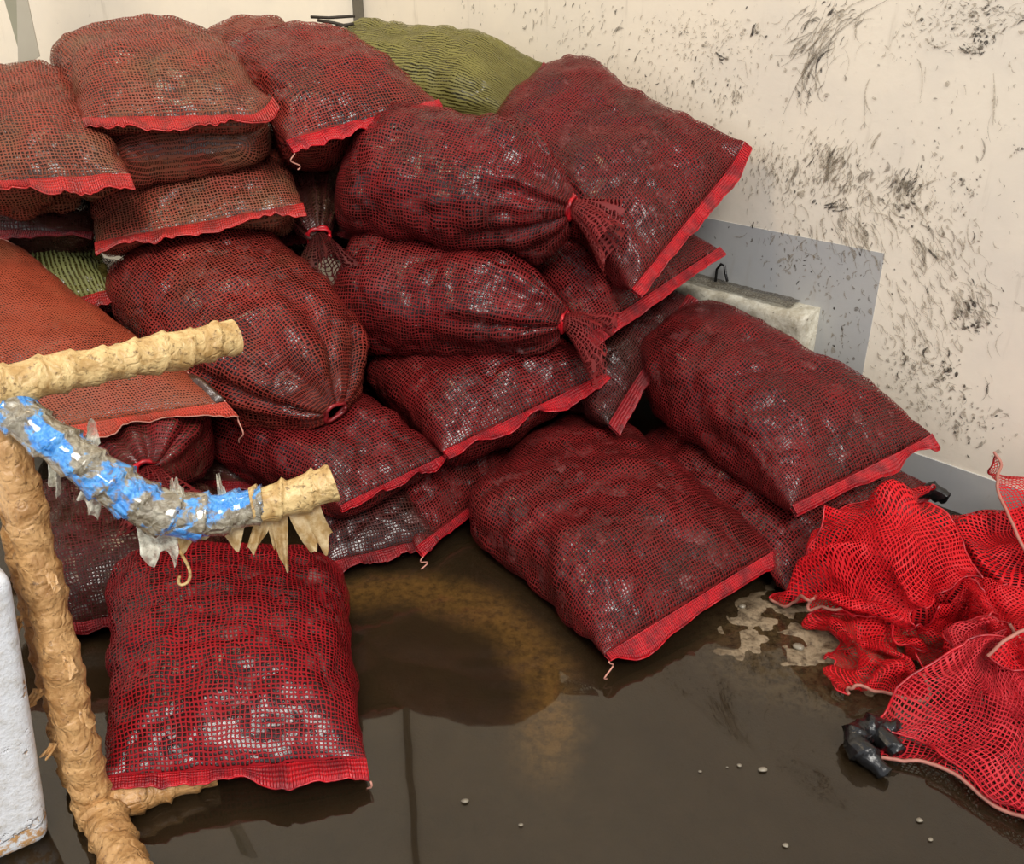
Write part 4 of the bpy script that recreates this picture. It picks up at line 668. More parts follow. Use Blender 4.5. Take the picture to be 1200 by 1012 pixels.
    [772,1437,12,6,16,0,12,17,1,10,13,-1,18,8,4,18,13,5,17,9,8,16,7,-6,16,7,2,12,11,9,16,9,8,18,-2,6,12,5,15,14,-4,-10,15,0,2,8,15,16,15,2,-12,-13,7,16,-14,16,-9,7,19,8,15,4,-5,11,11,8,8,12,17,19,-4,8,-2,19,11,17,10,18,-15,9,4,-15,11,3,-11,14,3,20,4,-3,17,9,0,22,8,-2,16,5,0,-281,-285,-124,9,17,5,5,10,-5,14,14,11,16,11,5,13,10,4,18,8,4,11,12,5,17,3,1,18,6,1,15,6,16,9,6,12,19,-6,0,0,13,8,17,-11,-3,17,12,-1,12,16,0,-7,24,-9,-10,12,8,0,-3,18,19,11,3,11,11,4,-6,6,20,4,24,5,12,-6,16,-8,20,3,-4,11,13,-13,9,-2,5,19,4,18,8,-4,22,9,-2,22,-4,2,16,11,8,-265,-298,-148,6,15,-2,11,18,6,12,9,-4,12,17,0,10,14,1,14,2,13,15,3,8,10,5,19,17,13,3,21,2,0,6,-3,21,8,9,15,11,-2,-8,-3,18,6,20,-1,5,0,22,-3,14,15,-7,6,20,-3,1,-7,18,2,7,14,7,16,10,14,14,-2,-18,-7,14,-10,14,8,-1,17,11,-3,12,14,6,18,5,14,18,-1,20,10,0,26,-9,-7,14,9,13,17,10,-1,-262,-301,-160,11,15,-5,15,13,1,12,11,-4,10,15,3,10,18,4,9,11,-7,9,13,15,15,0,16,9,-14,10,19,6,19,19,10,7,-9,-12,11,0,12,14,5,15,7,14,13,7,11,23,-4,12,13,-4,14,8,-13,4,17,10,12,-6,13,-2,7,16,7,20,5,-18,0,13,-6,19,9,-4,0,16,8,16,3,3,11,-13,18,20,-2,14,4,23,23,-7,-5,20,10,8,19,7,-5,-264,-286,-160,10,5,-16,16,14,0,10,16,10,15,9,1,6,16,-11,13,5,11,9,18,-8,12,15,7,7,3,23,15,-19,6,18,-3,20,3,7,18,-4,19,3,8,0,18,10,14,5,11,19,5,13,14,3,16,15,-9,0,12,-7,11,8,13,1,0,18,2,13,16,-10,10,13,-9,19,-3,-1,5,14,-6,10,-15,17,5,12,19,20,-2,2,-10,22,26,0,8,22,7,1,8,-1,-14,-250,-269,-169,9,16,5,9,-13,-9,13,21,-5,15,12,0,16,19,0,8,11,7,-2,9,17,12,6,-16,3,25,-4,3,8,20,7,-11,25,19,2,14,18,3,12,4,14,13,-2,18,-3,8,16,10,15,8,0,22,17,-23,5,7,13,19,7,17,-3,10,15,-15,12,4,13,0,19,-8,10,11,-5,15,5,-5,10,-18,12,13,9,-3,-17,14,22,-2,10,16,0,13,24,5,10,12,1,-9,-238,-265,-178,3,9,14,11,16,-2,8,-12,-19,16,21,0,13,17,6,1,14,16,10,16,-9,11,2,11,10,17,-9,-7,15,-16,15,1,25,0,19,14,13,10,15,15,-2,13,8,14,7,-2,21,-1,15,4,4,18,13,-16,2,25,0,13,-7,16,-13,-3,15,-7,1,13,19,18,4,-6,13,10,11,-3,17,0,11,13,-8,10,-13,5,11,13,12,7,11,16,-2,17,23,0,-3,-4,-18,-3,-202,-275,-162,-1,11,22,9,10,4,13,14,-13,8,-12,-21,6,18,16,6,20,-8,11,20,-5,12,16,7,9,-1,14,1,16,-14,16,14,-2,8,17,10,4,17,14,10,14,14,12,7,6,2,10,10,28,6,4,3,5,-11,8,8,-2,-14,26,7,8,11,13,-7,-6,16,20,6,5,-4,15,7,1,10,15,11,4,18,-12,12,8,-7,11,-12,4,9,12,20,-6,2,-7,3,20,18,-2,5,-178,-316,-162,-4,2,20,3,13,14,12,10,5,19,8,-13,7,-11,-22,7,26,-7,11,20,8,4,16,-12,2,19,2,10,1,16,6,12,6,13,18,9,13,18,-2,8,13,14,11,15,12,7,11,7,24,3,4,2,6,-12,8,3,-19,-9,22,20,-1,26,10,1,9,12,14,13,6,7,2,17,-3,16,-5,2,7,26,-2,5,19,-5,3,-20,1,19,4,5,18,5,-9,1,11,5,1,20,-154,-366,-157,4,12,18,-5,5,22,8,9,10,13,15,3,13,7,-18,15,-7,-17,6,16,-18,9,21,-5,4,26,0,9,19,5,4,2,15,9,16,2,14,8,9,10,21,9,6,16,8,7,6,14,17,7,2,17,19,1,-17,12,-9,8,8,7,8,15,7,-2,24,16,8,7,17,17,6,-3,-7,12,8,-24,-2,15,13,6,17,1,26,4,15,3,-14,4,14,13,-3,16,10,-8,13,-14,-159,-410,-139,-5,13,22,9,17,16,5,24,1,-7,1,18,13,9,6,10,12,-9,17,10,-10,15,-1,-21,13,23,-14,6,18,-4,9,19,-3,8,15,7,10,14,8,11,13,11,9,14,12,7,11,16,5,3,21,6,11,9,7,30,-7,4,10,4,14,-13,-11,-11,16,6,4,22,28,11,12,12,-2,12,7,-14,5,-15,5,21,10,1,3,25,19,12,7,15,14,-4,-19,1,3,-11,11,9,-151,-411,-159,-1,22,-1,3,24,2,-1,3,27,10,12,19,4,14,18,10,13,3,9,11,0,11,16,-9,17,0,-19,14,19,-13,10,17,-11,7,19,5,5,14,6,2,12,12,3,17,12,-9,18,1,6,13,17,2,14,11,11,25,-4,1,10,-10,13,7,7,2,11,3,7,-4,10,5,16,24,1,-1,8,0,15,9,-8,20,1,22,9,-4,18,-1,17,11,10,8,-11,12,15,-14,1,2,-136,-394,-167,-4,10,14,3,17,3,3,21,-16,-13,20,14,13,0,22,9,8,19,12,12,14,8,13,8,-1,16,-3,9,18,-12,20,14,-10,-11,11,-14,-2,22,3,6,17,1,0,13,7,19,8,13,12,12,11,-7,10,15,-8,15,-15,5,23,3,-10,8,-2,17,13,-2,9,16,-6,12,14,13,6,9,18,2,6,11,-3,-3,12,11,15,13,5,10,9,12,6,16,13,-13,-1,7,14,13,-139,-393,-160,3,18,7,6,16,-6,0,16,8,1,23,-10,-13,18,-9,4,16,22,7,11,22,7,-10,12,12,7,15,4,12,5,-1,23,-2,7,22,-3,12,16,-10,-14,12,2,-4,22,5,9,8,12,15,6,7,-12,17,-2,0,6,-18,0,18,-3,-11,14,2,2,19,4,16,4,9,10,14,-10,18,24,6,2,9,21,-5,6,16,7,-11,16,11,5,11,-2,15,14,7,-8,15,11,4,-12,-87,-385,-146,0,24,-3,7,11,10,-10,10,-13,8,16,-5,3,20,0,-3,30,0,-3,21,11,4,-8,21,13,1,19,9,13,12,-2,14,13,8,18,4,7,19,0,-4,22,-6,-12,5,-12,-5,19,3,0,-4,17,-7,13,12,-3,24,0,-1,15,-10,17,13,-4,-17,5,-3,0,19,2,7,15,7,20,14,-10,11,20,6,-2,-9,17,1,-10,22,-2,5,18,3,19,-7,-4,9,15,13,5,17,-34,-407,-161,2,23,7,-7,22,-8,1,23,-2,-1,9,17,10,8,-9,1,19,-8,-3,27,3,3,26,4,8,-8,19,-4,18,16,9,3,13,9,9,11,0,18,-3,-9,20,-7,2,18,-6,1,18,11,-3,9,17,-1,-3,16,-5,17,5,-6,22,6,-8,20,-4,4,17,-8,8,1,-9,7,13,5,14,15,-8,4,13,3,2,-6,19,5,12,23,4,-14,17,-14,4,10,-5,9,7,8,8,-15,-10,-411,-140,-2,28,-5,0,24,0,-1,26,0,-5,19,11,0,12,12,7,3,-15,3,20,1,-1,24,7,5,21,-15,-4,15,16,2,11,17,14,5,13,-15,9,-3,2,19,0,8,16,3,1,15,22,-3,1,16,4,16,-8,1,14,15,-3,15,10,-6,20,7,-5,21,-1,8,7,-14,-2,5,-11,14,9,2,-3,19,10,2,10,22,4,-16,19,10,14,12,-14,5,4,5,-8,12,-2,19,-7,-1,-426,-155,4,19,-2,-3,27,0,-4,25,2,-2,26,9,-4,12,16,4,12,-14,0,14,11,-5,6,-16,4,26,5,5,23,-4,5,11,19,2,20,0,0,5,17,0,19,0,-3,8,21,1,10,16,3,15,9,3,20,2,7,12,-12,2,9,9,-5,14,15,-4,21,-6,4,21,6,-13,-15,-12,-2,10,-4,8,19,17,1,11,18,10,4,18,-3,13,-10,2,3,19,5,-15,7,5,15,4,-4,-429,-162,5,22,6,-6,23,7,-1,25,-7,-6,21,15,-8,26,-8,7,12,8,-10,8,-14,3,17,-7,5,12,11,5,22,7,8,20,2,1,14,16,3,12,7,-6,12,16,0,8,17,0,23,3,5,15,11,2,15,13,9,-2,-12,3,16,10,-8,16,-10,-10,7,18,1,27,-6,-3,5,-19,-1,13,5,0,12,9,1,17,30,20,-5,12,0,12,-11,-15,8,3,8,-2,18,9,-13,11,-5,-406,-161,3,7,17,1,24,4,0,20,2,-4,28,0,-9,13,-18,-5,16,-5,1,22,0,2,18,1,4,15,8,4,9,14,-1,21,9,5,13,10,-1,10,14,3,15,9,-2,18,12,-2,17,16,-9,6,18,13,7,-10,12,16,1,1,19,-1,-13,2,9,-2,24,-6,0,20,-9,-14,9,4,-2,21,15,20,5,9,-8,5,-9,13,7,6,17,1,-1,-11,16,5,5,-7,11,-3,-21,2,0,-388,-128,-11,15,-2,15,12,5,-3,20,2,-6,23,-4,-1,23,2,-5,13,-10,-2,17,12,3,15,7,-1,16,6,10,19,4,-2,8,15,-6,8,15,1,15,13,-1,15,9,3,20,9,-11,7,18,10,20,3,2,17,-2,-12,13,4,11,10,4,-4,20,-3,-15,23,-3,4,18,-7,-16,5,17,-2,13,8,30,1,7,5,4,-16,11,4,-11,2,24,3,9,-11,19,-5,-15,-4,7,-8,11,-27,-362,-141,14,9,3,-8,17,-2,15,12,0,-2,21,3,-2,16,-2,-1,20,4,2,18,6,2,14,7,4,9,19,-3,5,15,-7,7,18,-4,10,15,7,17,1,-3,16,12,-4,17,15,-2,18,8,-10,20,7,1,22,2,0,14,1,-4,20,2,1,25,-1,-1,18,-16,-13,10,14,-14,6,15,-2,-20,-11,12,20,-8,16,-7,-10,12,6,8,16,9,-7,-3,20,-2,14,-12,11,5,-2,16],
    [1059,1166,12,-18,13,12,-13,3,-12,-7,14,1,0,17,-1,3,22,4,3,23,10,15,21,18,-6,24,-5,-9,1,11,-16,-2,-15,-13,5,-4,-17,0,-9,-12,12,5,-12,12,3,-5,17,4,1,17,1,-16,7,5,-11,18,-1,-14,8,2,-13,12,9,-8,15,1,18,-1,-4,-16,10,-5,3,29,2,-16,13,-22,-23,-1,8,-17,1,15,-12,6,8,-8,18,-1,-2,17,-2,-2,11,-16,-2,14,-22,258,-370,16,-19,1,-15,-9,11,5,-2,15,-6,-1,20,0,3,21,10,9,27,9,2,28,6,-17,-15,16,-15,-3,-10,-15,-2,-11,-9,8,10,-17,7,-4,-10,21,5,-4,22,5,1,17,0,-11,13,7,-7,13,3,-11,15,5,-10,13,-4,-4,14,-4,-10,15,5,1,15,-7,-2,6,-20,-8,21,-2,-23,-5,11,-20,0,9,-14,16,-1,-10,-2,-12,-8,15,-6,-9,20,1,5,23,2,7,3,-23,255,-378,10,-14,13,-10,-6,15,0,-7,16,10,9,19,-3,0,26,9,7,25,11,-19,-18,12,-17,-5,-14,-19,-5,-5,-12,3,6,-17,13,13,-4,20,1,0,27,2,-3,23,-3,-6,10,17,-2,15,3,-9,10,8,-10,17,-2,-8,16,-5,-8,17,-5,-6,9,-11,-2,14,-8,-15,18,2,-10,15,-2,-18,-9,10,-16,14,-1,-13,0,-17,-9,15,-3,-10,12,9,-2,19,-2,3,8,-24,7,19,-5,257,-383,3,-10,13,-2,-6,13,-1,1,16,12,2,23,6,4,26,11,-20,-20,5,-18,-7,-11,-21,-6,6,-14,7,6,-6,13,10,-7,25,-9,-1,29,1,-2,26,-1,-5,17,16,-5,18,5,-5,-2,18,-6,16,-5,-9,12,5,-12,17,-12,-4,16,-9,-11,15,-2,-8,12,-9,-7,17,-6,-13,5,12,-17,9,-8,-18,10,1,-6,7,-13,-11,10,11,-6,18,0,2,11,-19,-15,21,7,15,13,-4,268,-395,-21,-11,11,-2,-5,19,4,0,20,5,1,23,10,-20,-22,5,-18,-11,1,-19,1,12,-12,8,2,-7,19,0,-7,24,10,-4,29,-6,-4,23,13,2,30,-10,-7,21,4,-1,-10,14,-9,5,12,-10,15,5,-8,20,-7,-10,19,-13,-8,12,-11,-6,17,10,-10,12,-2,-13,8,-4,-9,15,-9,-20,7,8,-7,10,-11,-11,8,5,-4,15,-10,-3,23,-5,-12,22,3,-12,8,14,-14,-17,4,296,-378,-51,-10,12,11,-7,11,7,9,21,1,-19,0,15,-20,-15,0,-16,6,5,-11,9,6,-4,18,-6,-9,18,12,-2,37,-2,-7,24,16,-4,26,6,1,22,-11,-7,12,-4,-5,-17,9,-11,8,14,-7,21,3,-11,22,-14,-8,20,-8,-13,-1,10,-2,15,-8,-8,13,-2,-16,11,1,-11,17,-4,-17,5,4,-11,13,-3,-3,18,-7,-8,19,-4,-7,21,6,-22,-9,12,-14,6,12,-8,16,-8,310,-394,-69,-13,12,2,-10,17,3,-4,-10,20,-13,3,20,-16,6,2,-6,13,6,-15,21,1,1,24,-8,-8,27,5,-2,23,16,-10,29,-5,-13,-4,-15,-12,12,-2,3,14,-4,2,5,29,-10,20,16,-6,25,-7,-11,18,1,-17,-12,8,-8,10,5,-5,14,-12,-11,12,-7,-6,18,-5,-16,12,0,-12,13,-2,-9,15,0,-8,19,-2,-4,16,4,-26,-1,12,-17,12,11,-4,12,-4,-6,3,-17,302,-384,-77,-5,7,16,-12,18,5,-4,-8,13,-11,6,17,-11,8,4,-10,20,-6,-4,23,14,-7,28,8,-6,27,-4,-10,21,-9,-12,-11,-10,-10,13,-5,-6,19,0,5,20,17,-4,20,21,-10,20,16,-16,15,11,-12,-15,5,-16,-2,3,-5,16,-8,-6,16,-4,-16,15,-4,-3,15,-11,-13,9,0,-14,10,4,-8,16,2,-4,18,-6,-18,17,9,-16,-7,8,-12,14,0,-3,7,-14,0,18,2,294,-382,-94,-21,10,2,7,11,20,-9,-2,11,-10,13,7,-9,19,-2,-8,23,16,-3,26,2,-15,9,-17,-16,14,-5,-18,11,2,-6,13,7,4,3,22,-6,28,6,-7,1,30,-15,19,19,-5,18,15,-14,-3,-9,-3,14,8,-18,-3,0,-12,17,-5,-8,18,-4,-7,20,-7,-7,6,-7,2,14,-17,-16,3,11,-8,18,4,-6,20,-2,-19,-1,0,-9,8,10,-2,12,-15,5,19,-8,1,18,13,262,-377,-108,-12,-1,12,-9,15,-10,-1,11,12,-2,18,14,-10,21,4,-2,23,7,-12,20,-5,-17,3,-12,-12,9,7,-9,5,17,-3,23,10,-3,21,25,-7,11,28,-11,4,25,-15,-2,15,-13,-4,-11,-17,7,2,-12,13,7,-13,21,8,-7,21,-6,-5,22,-6,-10,7,-7,5,10,-11,3,10,-15,-19,10,0,-7,1,16,-6,18,-5,-14,8,5,4,16,-4,9,11,-17,-4,12,21,3,17,15,234,-365,-139,-15,0,3,-2,12,11,-3,22,-13,-1,16,9,-2,24,11,-17,8,-3,-13,12,1,-7,11,1,-9,16,19,0,13,23,-5,10,30,-11,-1,30,-18,-1,21,-21,-3,-3,-13,2,8,-14,15,5,-7,20,8,-1,26,3,-4,23,-8,-6,17,-11,-8,12,-9,-13,3,-14,-6,14,11,1,13,-16,-10,11,-5,-7,-4,19,-9,9,8,7,14,-10,6,17,-12,3,25,5,-2,16,20,6,-7,16,210,-360,-144,-14,8,3,-4,18,-12,-1,18,12,1,19,-13,-8,18,1,-11,8,7,-6,13,13,-5,8,21,-10,8,29,-9,0,30,-18,-2,24,-16,2,15,-19,0,7,-10,10,6,-8,15,8,-6,27,5,1,26,-9,-7,21,-13,-11,12,-18,-10,10,-5,-17,3,-9,-3,19,-3,2,11,13,-7,20,1,-4,9,-10,-9,1,14,0,5,20,3,20,-8,15,15,-10,-1,21,4,-3,17,16,1,-16,8,188,-364,-134,-5,21,-1,9,12,-16,-3,17,5,-7,17,3,-13,9,3,-2,12,13,-7,6,24,-11,3,27,-14,1,26,-20,-6,18,-15,4,14,-11,7,13,-8,18,8,-3,22,4,-3,27,1,-4,24,-21,-10,10,-18,-22,3,-11,-12,13,-8,-10,11,-1,-8,17,-8,10,15,10,-3,21,5,-6,12,9,-4,16,-4,-9,4,16,5,-1,20,0,24,-5,14,12,-8,-11,6,8,8,21,1,0,-1,18,191,-371,-136,-5,17,-9,-3,19,-6,-18,0,4,-9,11,8,-7,11,15,-4,6,18,2,8,25,-18,-3,24,-14,5,19,-10,10,16,-10,9,10,-6,17,3,-3,27,-1,-4,28,0,-11,14,-25,-16,2,-21,-18,9,-12,-10,13,-9,-12,8,-5,-12,20,1,9,17,16,-1,23,-4,-3,18,1,2,15,14,-7,8,10,-9,9,13,7,-5,19,-1,19,10,4,14,-11,5,15,0,0,0,18,19,8,7,168,-358,-157,-4,11,18,-10,19,-3,-11,-7,4,-6,14,7,-5,0,21,-7,4,20,-9,7,26,-11,10,17,-11,9,16,-6,14,3,-9,19,2,-9,20,-8,-2,32,-1,-18,-5,-21,-13,10,-26,-12,14,-15,-4,18,2,-18,9,-9,-10,14,3,-3,21,12,1,24,7,0,16,15,3,16,-7,-3,16,-2,-8,10,18,-8,5,15,11,-6,20,0,3,17,-1,20,1,12,9,-4,18,8,-1,24,3,7,131,-342,-165,-4,10,24,-11,8,14,-11,10,-1,2,1,18,-12,9,16,-3,3,18,-8,8,25,-8,7,11,-10,14,6,-8,13,0,-10,22,-8,-5,30,0,-20,-9,-20,-15,10,-26,-9,14,-16,-8,16,-8,-7,18,2,-10,7,18,-15,19,11,7,25,4,0,28,9,-1,18,5,-8,14,5,9,9,-13,-11,7,13,-3,3,19,-3,5,16,13,-2,18,12,8,13,13,9,-2,22,2,-7,23,-3,-12,87,-321,-152,6,12,14,-12,13,15,-6,5,14,-8,2,14,2,10,16,-13,1,16,1,9,19,-13,8,4,-9,13,0,-6,24,0,-3,22,3,-22,-4,-22,-17,20,-9,-2,3,-25,-8,14,-8,-8,14,4,-12,17,11,-15,14,14,-10,19,19,-4,28,4,12,18,17,0,22,3,-2,14,-6,7,14,-14,-13,13,-3,-5,-5,26,6,-4,14,6,6,12,13,-6,6,22,-2,-3,19,-3,-3,19,-3,-12,77,-288,-139,-1,9,17,7,3,18,-3,3,15,-11,14,2,-15,13,11,-8,4,14,-3,9,17,-2,13,11,-11,11,-4,-1,14,7,-21,3,-17,-19,20,3,-2,9,-23,-13,10,-6,-13,0,4,-7,18,5,-18,11,15,3,26,10,-8,34,16,-15,11,16,-2,20,4,-2,20,0,11,12,-1,1,18,-14,3,19,-13,-9,-8,20,14,-8,17,0,-20,10,18,11,-6,30,0,-9,20,-7,-6,-2,-20,-7,95,-255,-122,2,1,24,0,14,19,3,0,13,-8,15,-4,-16,14,5,-15,11,7,-10,4,13,-4,9,15,-9,14,4,-14,10,-9,-17,3,4,-11,17,-15,-21,2,5,0,15,-5,-13,6,9,-15,4,10,-2,23,11,-2,25,9,-6,29,11,-14,17,18,-1,20,4,5,12,-9,11,1,-13,3,18,1,1,33,-17,-8,0,28,2,-21,14,7,4,-10,20,10,-7,13,4,-3,9,-14,-10,13,-24,-7,114,-275,-104,3,14,22,2,2,24,2,18,1,-5,11,6,-16,13,1,-18,13,0,-17,11,4,-15,7,15,-12,7,4,-13,6,13,-12,10,-1,-18,6,2,-11,13,-6,-11,-6,8,-10,11,7,0,17,-3,-7,20,14,-3,22,11,-6,21,12,-9,21,9,3,16,-12,6,9,-9,-9,11,8,24,13,-9,-11,27,-15,-8,9,34,15,-23,4,20,-1,-10,9,17,-4,6,17,10,-19,-3,-15,6,-20,-17,148,-310,-98,5,13,24,2,9,22,-6,13,10,-9,14,7,-11,12,0,-16,14,1,-14,19,-4,-27,11,0,-9,3,18,-10,8,16,-9,7,10,-15,11,5,-16,9,-2,-9,10,-5,-6,9,-14,-5,5,15,-3,15,-4,-2,22,7,-6,15,13,0,20,8,1,17,6,-12,12,0,10,5,-11,14,2,-15,-10,29,-4,-13,18,5,19,-14,30,32,6,-15,5,17,-10,-16,12,6,-13,-13,26,-9,8,-21,168,-344,-110,-14,7,18,-3,10,19,-6,16,16,-9,11,-4,-12,12,-3,-13,14,-4,-17,22,4,-3,32,5,-15,14,22,-21,9,0,-13,-8,-9,-2,18,1,-6,-17,-2,-2,18,1,-2,10,21,-12,16,-4,-6,14,1,-1,17,-8,-5,13,3,-5,17,3,-7,16,5,9,6,14,6,8,7,15,1,-12,-14,16,-3,-18,41,0,15,-7,29,34,3,-8,-5,23,-6,-20,16,-3,7,-21,20,2,-18,2],
